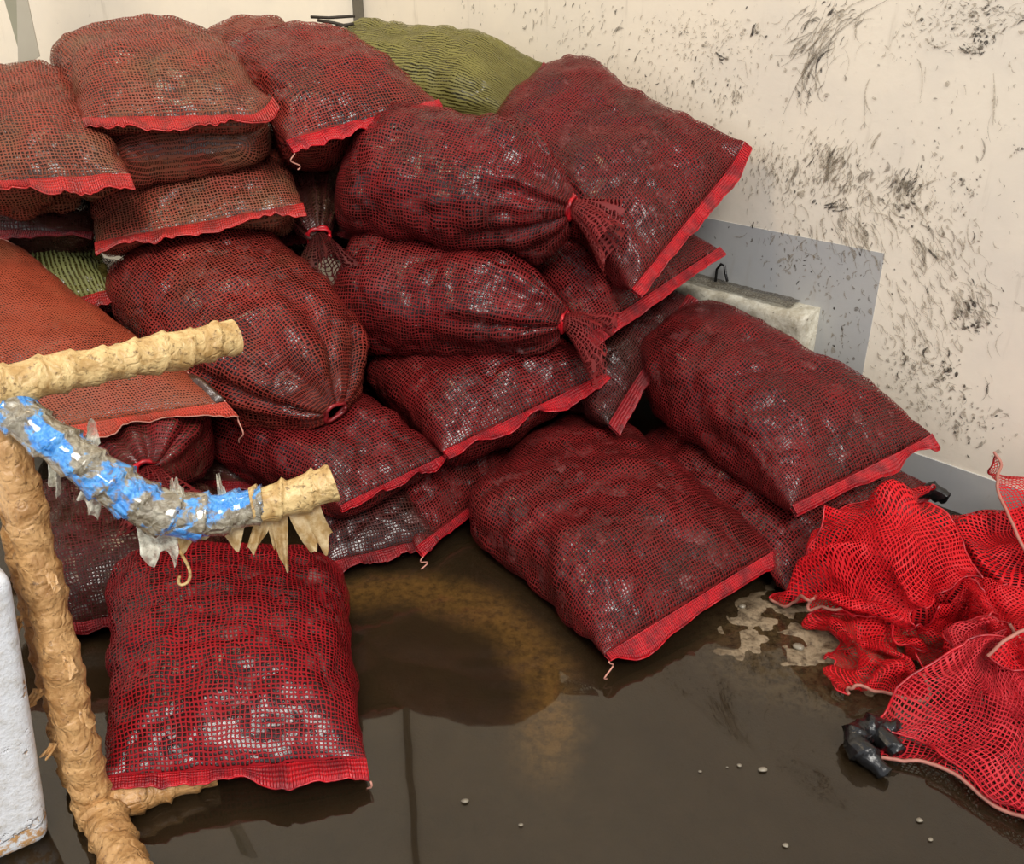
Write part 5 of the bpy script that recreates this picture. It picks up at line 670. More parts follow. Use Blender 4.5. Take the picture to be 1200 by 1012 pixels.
    [1738,1749,16,-17,-6,23,-6,11,22,-20,1,12,-3,20,-12,-10,14,5,-15,-1,15,-17,-4,13,5,19,-9,-12,-14,11,-21,-3,13,5,21,-1,-19,-12,3,13,-1,18,-15,1,-7,-15,-10,0,-20,-10,11,-17,9,0,-7,12,9,-9,11,-15,-11,3,15,-14,9,-14,1,-19,7,-15,-15,12,-20,7,2,-17,3,14,-25,9,-10,-20,6,-12,-17,7,-5,6,-17,14,-17,9,-7,-15,12,-2,-17,9,6,384,-59,-116,-11,-10,19,-18,14,-4,10,-15,23,-9,20,4,-17,-11,5,-17,-3,7,-11,6,16,-14,15,3,2,23,-8,-26,0,1,10,-21,9,-14,8,18,5,-27,-3,-8,3,17,-15,10,8,-13,13,-4,-15,9,-10,-16,7,-13,-2,0,21,-11,5,-14,-15,2,13,-8,-10,15,-18,-2,-12,-18,5,15,-16,-2,-13,-24,-1,-5,-16,14,-6,-14,8,11,-19,-7,11,-3,-17,8,-18,11,6,-10,19,-2,383,-69,-112,-6,13,-19,-20,11,14,-8,-9,19,8,-22,14,-12,1,12,-21,1,7,0,18,-1,-16,15,-7,-18,2,-15,-17,20,-3,6,-1,27,2,-28,9,6,-15,18,-14,15,9,-12,17,4,-9,6,-11,-18,-7,-17,-11,9,12,-18,10,-10,-3,5,21,-13,-11,11,-19,9,-6,-14,-1,12,-16,-3,-16,-18,5,-4,-17,-4,14,-21,8,3,-14,-18,0,-14,17,0,-17,3,9,-16,3,12,-11,3,18,386,-84,-149,-1,23,5,-17,6,14,-11,17,11,6,-18,12,-21,-3,-2,-14,7,10,-16,-8,-13,2,20,2,-17,4,-16,-16,21,1,9,-9,29,9,-26,10,-1,-2,24,-14,16,8,-12,-4,-12,-16,0,-14,-7,18,-6,-23,1,-2,-7,19,15,-6,-14,17,-20,16,8,-15,-10,13,-14,8,-10,-15,2,11,-17,-14,-1,-16,14,6,-12,-17,-1,-19,-10,8,-21,11,2,-15,4,12,-15,15,2,-10,4,15,387,-98,-149,-8,15,15,-7,22,0,-13,8,17,-10,16,8,-23,1,-9,-16,-5,-9,0,-14,-8,-12,1,-12,-10,25,-5,-7,19,14,-5,-26,11,15,-8,24,-17,10,18,-20,-11,-2,-1,20,-2,-18,1,4,-10,-7,17,-3,16,-16,-15,-13,16,-4,24,-8,-13,-14,21,-16,17,6,-14,2,17,-9,-15,0,-18,-9,10,-6,18,2,-23,-3,0,-19,-4,9,-14,-16,8,-17,15,3,-17,16,4,-12,-9,-12,387,-92,-136,-9,15,-7,-3,7,20,-7,23,1,-17,11,-9,-14,11,4,-22,9,-5,-14,-1,-3,-2,-17,-13,-11,12,13,-14,8,-11,-10,8,20,11,-9,19,-23,-5,7,-11,3,22,1,-17,14,-8,17,-1,-15,-14,6,3,17,-5,-19,-7,18,1,22,-11,-18,-5,21,-17,20,7,-11,-21,8,-12,-3,19,-2,-11,-16,-17,-1,11,-17,-11,6,-12,22,1,-20,9,5,-16,4,14,-16,0,-16,-17,11,1,373,-89,-139,-2,-14,-16,-12,17,-5,-20,4,4,-15,-4,11,-12,12,-9,-10,20,-13,-9,14,0,-13,14,-5,-12,7,14,-3,-5,22,-15,2,13,-18,9,-3,-2,4,20,11,-19,4,-15,1,20,5,-17,10,-11,8,13,-14,14,11,-14,0,-17,3,7,20,-22,9,-11,-12,-4,30,-20,10,5,-1,-27,1,-7,-22,4,-11,-5,14,-18,5,14,-14,9,8,-6,17,-13,-16,18,-3,-25,4,7,-18,11,0,364,-82,-162,-11,-17,-21,-17,-5,-10,-18,-4,-1,-16,-8,9,-20,0,4,-13,15,-2,-13,16,-1,-14,20,4,-13,14,-4,-5,18,15,14,10,6,-10,10,17,-4,13,14,6,-11,18,4,-17,2,-15,4,14,-3,2,18,-17,4,-5,-16,8,8,-14,8,14,-4,-19,12,-17,19,0,-9,-10,23,-5,-22,5,-3,-22,5,-13,1,18,-14,5,10,-14,6,15,-16,15,0,-17,13,-6,-12,22,-9,-21,3,8,354,-93,-198,-20,5,-14,-25,-4,-1,-14,-6,15,-14,-1,-15,-19,4,1,10,0,20,-12,10,-14,-16,15,-7,-16,17,0,-20,12,7,8,20,13,-13,16,8,12,-13,8,-5,14,13,8,3,19,0,1,20,-15,2,13,-16,-2,15,-9,-4,11,-11,-19,3,-9,7,17,-13,16,3,-7,-19,3,-9,-22,4,-8,-3,23,-8,-2,17,-15,2,16,-16,5,14,-13,15,4,-20,9,3,-14,15,-3,-16,17,-9,337,-86,-208,-19,-10,9,-25,-5,-1,-10,-1,-22,-17,9,0,-8,-20,10,-2,18,2,-9,0,17,1,13,-18,-21,19,2,-14,13,-13,-13,24,0,7,-6,25,13,8,18,-7,-18,-1,-1,-9,16,-10,1,19,-7,1,20,-9,2,20,-9,1,18,-12,17,8,-13,11,-10,-6,0,19,-2,-18,6,-20,3,4,-21,1,14,-7,-2,20,-21,-6,-1,-4,7,22,-19,5,0,-9,9,15,-12,16,5,-9,15,-8,304,-85,-223,-8,-3,23,-5,-16,-20,-16,11,-9,-15,-10,16,-18,3,-9,8,-3,18,-10,11,12,-2,9,-19,-18,8,-17,-13,21,8,-10,28,-6,-1,-1,29,6,-27,1,8,-17,13,2,-5,18,-5,0,19,-2,6,21,-12,6,17,-14,17,10,-22,10,-6,-9,15,11,-5,-14,17,-11,8,15,-17,11,-1,-13,2,11,-23,4,14,1,-16,12,-21,10,-4,-13,2,20,-13,9,0,-15,12,10,-14,8,10,302,-78,-223,8,-13,-2,-17,-2,-14,-11,3,17,-16,-6,-17,-17,8,4,5,-1,21,-15,7,10,-10,10,-12,-2,3,-23,-11,14,10,-9,28,-1,4,-12,23,5,-23,-4,8,-12,23,5,-8,19,-3,1,17,-10,12,14,-8,6,20,-18,16,-1,-26,12,-4,0,-3,27,-13,8,16,-15,10,10,-12,-1,21,-12,14,4,-7,-14,11,-20,11,0,-8,-11,19,-13,17,-5,-16,5,14,-19,5,7,-13,12,9,299,-99,-250,-19,5,1,-9,0,17,-6,11,-19,-4,-1,18,-7,5,-16,-16,-3,5,-11,-20,5,-4,17,-9,-12,12,15,5,16,-11,-6,22,5,-4,-26,9,12,-5,18,2,-10,20,4,-7,20,-5,0,23,-10,5,14,-12,17,0,-24,6,-12,-6,5,27,-16,15,12,-13,6,26,-5,-2,24,-15,17,4,5,-15,11,-16,14,6,-16,11,8,-23,0,5,-4,-6,22,-17,16,-6,-16,8,11,-17,5,7,277,-99,-250,-14,13,-9,7,0,19,-12,-14,4,8,22,-1,-18,-8,-2,-7,-16,14,-15,10,-9,-4,12,-13,-11,5,14,7,12,-15,-14,-3,15,-21,3,4,16,-5,18,1,-7,21,10,-6,17,5,-3,21,-15,11,-6,-17,9,-4,-16,12,16,-11,5,19,-15,7,26,-1,-8,26,-18,18,1,3,-2,23,-15,10,8,-6,-3,19,-16,3,9,-9,18,-14,-19,1,13,-16,3,20,-17,16,-3,-16,8,7,273,-102,-267,2,-22,4,2,3,17,-4,-4,18,-23,-1,-4,12,14,7,-19,10,-12,-15,9,2,-22,-3,3,10,12,-14,-10,11,9,-16,-1,-11,-4,-5,24,-8,7,15,6,0,21,5,-10,14,15,2,13,-21,10,-4,-9,-4,16,-12,13,9,-11,8,22,-13,3,27,-6,-3,22,-17,19,-1,1,-6,24,-17,14,4,-8,5,17,-10,-3,14,-3,15,-17,-24,4,11,-9,2,20,-18,13,1,-20,9,6,281,-142,-274,3,-12,18,-7,-16,10,-12,7,-9,0,8,19,-21,0,3,-15,18,8,-12,20,3,-6,14,-10,-2,18,-13,-10,8,-18,-4,1,19,4,-7,18,-8,11,9,-2,-1,24,13,-11,8,-11,16,8,-10,-2,16,-6,-4,20,-16,10,10,-10,6,16,-2,-9,26,-19,16,11,-13,12,8,-1,-1,26,-16,9,0,-3,0,20,-17,11,7,-6,12,-15,-19,5,12,-9,-3,21,-19,13,8,-21,6,5,292,-171,-289,-15,-19,8,-8,-11,10,-9,9,17,-6,9,20,-7,19,7,-12,21,-2,-5,22,-16,-7,12,-16,-7,11,-17,-3,20,10,-3,-1,18,-7,7,19,8,-16,7,0,5,22,2,6,17,-14,-3,14,-13,3,16,-14,12,7,-10,5,15,-2,-4,22,-16,3,19,-14,0,17,-8,24,7,-20,3,10,2,3,17,-18,7,-2,-10,13,14,-11,13,-7,-15,-1,17,-25,1,7,-7,9,19,-16,12,-12,293,-217,-285,-5,-11,14,-6,7,22,-8,10,15,-3,18,6,-12,23,5,-12,14,-18,-5,22,-7,-3,14,-22,-11,23,-1,-2,8,18,-8,11,17,4,-18,0,-10,8,16,-5,7,17,-9,-4,18,-4,5,22,-6,1,21,-12,8,11,-2,0,17,-20,0,16,-6,4,17,-11,1,21,-10,7,20,-12,12,-7,-13,18,6,-15,7,3,-17,11,7,-21,10,12,-18,-1,6,-21,5,10,3,16,18,-20,7,-7,317,-253,-289,-5,6,21,-7,12,8,-19,13,2,0,22,12,-10,24,5,-17,19,-20,-3,10,-19,2,25,6,-11,21,5,-12,11,6,9,-16,6,-8,2,17,2,-2,21,-9,6,21,-7,7,14,-12,7,23,-12,2,14,-4,1,17,-13,6,14,-17,1,12,-13,3,16,-12,4,21,-10,3,15,-9,4,21,-14,4,5,-19,11,8,-20,9,4,-17,14,12,-18,12,4,-12,17,-11,-5,15,16,-20,6,-2,315,-255,-296,10,2,19,-18,11,-5,-12,20,6,7,19,9,-20,21,-6,-2,25,2,-6,9,-26,-6,22,-2,-12,14,5,7,-6,19,-15,8,17,6,-1,19,-9,2,17,-4,0,22,-6,2,22,-11,11,13,-8,5,20,-12,2,12,-15,5,17,-15,5,13,-18,3,15,-12,1,13,-12,3,17,-10,7,13,-11,8,17,-15,11,9,-16,11,9,-19,12,10,-19,16,3,-8,17,-16,-18,9,1,-20,8,5,336,-268,-293,-15,8,7,-3,16,15,-12,19,-15,4,27,11,-19,16,-10,10,20,9,-16,15,-13,-7,-1,17,2,17,-8,-17,8,8,-2,8,19,-5,-2,25,-2,2,20,6,-2,26,-18,7,13,-3,7,19,-14,5,14,-12,4,14,-11,5,15,-16,0,15,-17,4,12,-14,4,13,-15,5,13,-13,11,14,-15,5,6,-20,7,9,-19,10,5,-21,16,4,-5,21,9,-5,18,13,-21,4,-7,-15,4,-9,313,-265,-284,20,11,1,-7,22,5,-17,21,2,-18,18,-8,12,17,10,-15,17,-10,1,14,13,-1,-7,14,-20,-11,4,11,17,2,-2,14,15,-7,5,27,3,0,22,-18,16,10,-4,5,22,-13,3,12,-11,6,15,-14,4,18,-9,1,12,-20,4,16,-11,3,14,-18,7,9,-18,8,11,-17,7,8,-16,10,11,-16,10,7,-20,10,7,-23,11,5,14,13,14,-17,12,-3,-15,4,-11,-16,11,1],
    [714,2010,12,-22,11,0,17,10,0,16,-8,8,5,-19,18,22,-7,8,-4,-8,17,6,14,9,6,-6,21,13,2,20,14,-3,19,4,11,24,6,9,19,9,-1,16,14,0,21,4,17,21,4,17,24,6,17,30,-4,16,-18,7,5,-22,10,6,-11,22,11,-11,24,17,6,28,16,16,29,12,-11,27,16,-4,18,7,-2,20,9,7,22,2,2,25,-6,-3,26,-19,-5,25,-1,6,21,8,10,-430,-182,-235,16,16,1,-8,1,17,15,-10,-1,15,-13,13,17,-3,11,10,16,8,7,12,16,5,-4,24,1,18,22,-11,1,26,6,10,22,12,16,16,15,7,3,8,-1,20,30,-7,-4,-1,20,30,1,14,24,18,12,18,7,6,-20,14,2,-14,23,3,-9,23,19,9,17,20,-20,25,17,-11,20,16,-3,21,9,0,8,-13,13,29,4,3,18,-11,22,35,-17,2,26,10,9,-14,22,4,-384,-186,-251,-3,-11,17,-13,-6,12,15,4,16,15,-11,12,3,20,11,17,-3,6,23,1,4,17,20,6,-10,-5,28,1,22,24,1,20,23,3,21,9,5,12,19,23,-3,0,15,-4,17,27,-14,9,5,23,17,4,-7,28,15,11,-10,16,9,-12,18,11,-2,16,17,-19,21,18,-13,23,17,-12,22,10,0,3,3,15,23,-10,-1,16,7,28,31,-21,6,36,4,22,2,31,8,19,-17,-6,-406,-187,-260,-7,-8,16,6,8,17,-5,-15,24,4,20,13,7,6,20,16,-4,12,16,15,1,22,-14,1,30,11,-8,-6,28,23,4,23,26,-6,15,26,3,19,1,18,8,10,22,-12,5,16,6,16,22,-6,18,-4,-19,22,17,18,-2,16,8,-4,17,11,-7,15,17,-9,19,23,-3,19,6,-11,15,18,5,16,-10,-3,9,5,19,28,-2,22,33,-18,7,16,29,26,36,0,-13,24,-3,-13,-438,-205,-256,11,15,7,2,-9,25,0,-7,24,-9,13,25,-1,10,22,4,16,18,14,10,10,16,-15,1,27,-10,-4,36,2,-7,6,35,12,0,32,15,4,25,16,13,8,10,13,7,14,8,-21,13,24,-6,15,10,-12,26,14,20,-5,13,7,15,12,20,3,19,-4,-7,17,18,-5,12,21,-2,19,-1,-16,10,11,17,17,0,12,23,-12,2,23,13,24,34,8,5,27,-2,-24,27,-1,0,-438,-197,-239,19,-1,-6,14,19,8,-1,-13,19,-11,6,31,-5,7,31,-9,15,28,2,15,17,20,1,12,17,-10,2,22,-21,-8,32,0,-4,-2,37,12,6,27,14,10,20,10,22,8,2,16,-2,13,-3,-8,24,29,-5,5,17,16,22,23,5,6,-8,8,25,10,14,4,19,7,-3,25,9,-6,19,3,-13,18,0,-11,20,9,9,13,4,11,22,8,13,27,6,-12,21,16,7,21,-16,-3,-413,-185,-239,15,-10,-7,22,2,-7,13,21,2,-7,7,24,-9,8,33,-9,2,35,-20,-2,24,5,8,25,10,1,17,20,-6,3,23,-19,-6,31,-3,-5,17,30,-5,7,27,12,3,17,20,12,7,14,21,-2,7,17,-2,22,22,16,-2,1,6,33,15,1,22,-3,12,17,15,-6,-1,24,5,-6,19,8,-14,25,10,-10,18,13,-5,20,1,-3,20,13,-6,8,-2,17,15,9,12,16,14,13,-387,-190,-256,26,-2,-6,15,-13,-8,17,1,-11,13,19,3,1,9,26,-25,-5,27,-13,3,30,-12,2,36,-1,10,29,9,1,16,19,3,11,26,-6,-1,28,-9,-6,23,16,-15,10,23,10,14,19,17,9,3,18,19,3,2,19,9,15,-4,8,33,5,10,26,7,9,25,12,8,10,16,14,-5,19,8,-11,28,5,-12,29,-4,-12,26,-1,-23,24,1,-6,16,3,-14,11,15,-7,11,15,7,-398,-200,-191,20,18,4,27,-6,-14,12,-15,-11,20,0,-6,18,12,-2,-2,14,26,-12,12,27,-19,-13,32,-19,0,34,-6,2,29,9,10,23,13,4,13,21,2,3,27,-8,-10,26,9,-7,22,21,1,13,15,15,12,5,13,17,5,6,3,13,26,7,6,26,8,12,23,11,9,20,13,16,7,16,12,-1,23,3,-17,19,-7,-27,39,2,-11,8,9,-36,0,28,7,3,16,-16,11,8,-16,-370,-243,-139,25,18,-5,20,21,4,24,-15,-18,22,4,-13,3,-9,-18,16,-2,6,-4,6,25,13,21,22,-17,8,28,-15,8,37,-9,-17,27,1,5,27,13,0,13,20,7,9,25,7,-2,21,9,-19,11,16,14,25,6,4,9,2,19,21,1,4,13,17,13,10,18,18,7,18,18,12,11,15,5,0,17,22,2,-8,23,4,-19,30,-4,-22,-1,25,-29,-9,38,-3,-1,19,-14,4,7,-22,-336,-276,-125,11,14,10,24,13,2,21,26,6,10,-11,-30,14,-12,-25,16,0,-17,16,4,6,-2,-1,24,15,8,22,-25,5,25,3,31,25,0,2,34,7,-4,24,7,-12,15,15,4,7,24,7,-2,11,25,-10,24,1,19,1,-4,28,16,-8,8,16,4,9,19,7,10,14,15,12,12,21,17,14,11,4,16,13,-8,15,6,-11,18,4,-17,-8,28,-13,7,26,-19,12,28,-4,2,9,-20,-328,-275,-133,-6,-2,20,11,15,7,24,12,5,19,26,3,21,3,-29,2,-17,-31,22,-9,-16,11,21,-6,17,1,5,-6,-7,32,-16,3,26,14,24,22,-1,16,28,10,-1,27,5,-15,15,6,16,3,22,13,-6,13,-4,26,-5,-2,28,26,-14,-5,21,6,-5,18,12,-3,14,13,10,10,17,9,19,-3,21,5,23,3,24,10,7,4,13,-13,13,20,-10,10,18,-8,13,17,-9,10,18,-6,-344,-232,-132,4,-25,-7,0,-5,16,9,8,18,21,15,1,24,24,3,21,12,-27,-10,-20,-31,18,18,-11,18,-14,-18,2,17,4,1,-8,16,10,2,26,2,26,19,11,9,28,10,7,24,6,-10,15,15,14,7,-7,-3,22,14,-2,26,17,0,27,26,-8,-11,23,7,-4,-12,5,13,19,5,-4,5,19,-15,24,15,9,9,17,22,26,14,-6,17,10,6,9,11,5,8,22,3,6,19,0,-326,-184,-176,-5,-22,10,12,-25,0,-8,-16,8,10,2,15,19,16,-9,19,19,16,28,19,-24,-4,-20,-31,8,29,-4,12,-7,-26,20,13,-4,-7,11,15,5,-16,19,6,7,29,13,18,19,14,5,22,-2,0,21,9,-1,14,7,-2,25,15,7,25,12,-6,27,22,13,-2,23,7,-7,-13,15,14,19,8,-12,17,-3,-25,12,12,30,28,17,-14,29,11,-1,18,16,-3,19,1,13,6,18,-2,-392,-141,-177,30,-1,10,-5,-35,5,20,-19,9,-12,-20,4,20,-7,8,20,7,11,17,23,18,29,20,-14,5,-9,-39,8,30,-3,-7,-9,-25,17,12,-3,17,8,10,-10,11,22,18,-3,18,3,-1,26,15,6,23,-5,-5,20,14,7,12,14,8,17,8,-7,26,13,-9,25,5,23,-7,15,6,14,17,9,-4,-5,15,-23,36,2,11,35,18,-13,31,11,-7,30,4,10,13,15,-10,-15,13,-5,-401,-117,-184,27,-2,18,22,-10,28,4,-22,25,8,-32,1,-3,-8,-22,15,-13,8,22,13,8,19,-5,26,31,19,3,11,-2,-33,5,30,-9,-3,-9,-24,-4,16,4,9,3,22,15,5,17,20,14,12,11,-5,27,0,-10,19,-8,-5,19,13,12,-9,22,8,11,6,-8,23,17,2,23,17,15,5,-6,16,-10,21,11,-9,29,7,8,32,16,-9,30,14,-4,29,0,13,5,18,-22,-12,4,8,-377,-114,-182,-24,8,-22,26,18,22,27,-19,46,7,-21,33,6,-23,-23,12,-14,-10,10,-16,0,20,8,14,20,-13,24,30,13,15,14,26,-17,3,16,-17,5,2,-22,2,5,17,20,13,3,7,-5,27,14,-6,24,-6,-16,16,-18,-8,1,15,4,14,11,14,-13,18,17,5,20,10,20,14,-5,14,8,17,7,18,14,-2,23,13,1,31,7,2,28,15,-9,19,-1,16,13,19,-4,2,11,-19,-389,-98,-131,-9,8,-33,7,-17,-18,35,2,36,14,-4,29,10,-16,34,8,-24,-16,6,-2,-18,14,-16,-2,18,-10,9,19,22,20,25,-12,4,7,20,-19,16,11,1,11,10,-13,9,8,20,17,-4,25,-16,-21,12,-1,-16,18,-20,-7,3,14,3,13,17,11,-12,17,20,-1,17,18,7,19,18,12,13,13,10,17,10,4,18,3,8,20,15,-7,23,2,4,27,6,1,2,17,-6,20,4,-14,-376,-83,-100,-9,11,-14,11,-14,-14,31,0,-16,13,5,20,10,-22,29,15,-4,25,-7,-16,-1,20,-9,-9,-3,2,-18,25,-11,12,23,7,3,26,4,-3,-1,5,-18,9,9,19,21,-4,20,17,1,21,-17,-21,10,-26,-10,-6,2,-14,12,22,0,11,12,18,4,17,17,-7,19,22,8,21,19,10,9,23,-3,13,10,2,17,12,6,14,-13,1,15,15,-10,24,11,-4,12,3,-2,25,-4,3,-375,-59,-109,-1,11,19,14,-9,-17,18,-10,-22,32,18,0,9,-13,23,9,-20,15,13,-9,13,33,-10,-8,-8,7,-25,4,-15,15,29,3,3,-5,-15,4,14,14,9,14,15,-9,18,3,21,-1,-17,26,-30,-5,-2,-4,-24,-2,10,-11,14,19,4,11,20,16,7,20,22,8,24,22,4,10,25,-10,2,23,-8,20,2,-2,16,-1,16,10,16,-4,16,-20,3,12,4,9,18,5,7,19,-1,-9,-373,-51,-84,3,5,-16,21,0,-12,24,12,-1,22,-3,-7,25,4,7,14,-20,3,20,-5,6,11,-3,-16,5,-7,-9,6,-16,7,28,-11,14,-11,-16,4,2,3,23,11,22,-15,-11,19,23,11,-26,14,2,5,25,-3,-12,-17,14,-15,7,11,19,6,22,20,10,31,13,3,-11,29,-10,15,17,-16,20,-8,9,21,13,0,5,-10,14,11,17,-3,19,13,16,11,-13,-1,21,0,6,0,-16,5,-333,-16,-96,10,-12,12,18,-3,-11,6,-2,-22,19,-1,9,17,6,-7,24,-1,2,25,-4,4,20,-12,-11,9,-23,5,11,-24,10,4,-13,8,-5,15,14,-19,-17,-6,-3,26,19,12,30,-16,17,-10,21,4,3,27,2,-13,-12,20,-11,0,16,16,6,24,26,-2,-24,26,-14,26,9,-8,23,5,0,16,5,12,11,-12,11,-7,19,6,28,-1,14,7,20,-6,21,-6,10,9,-20,0,10,-14,6],
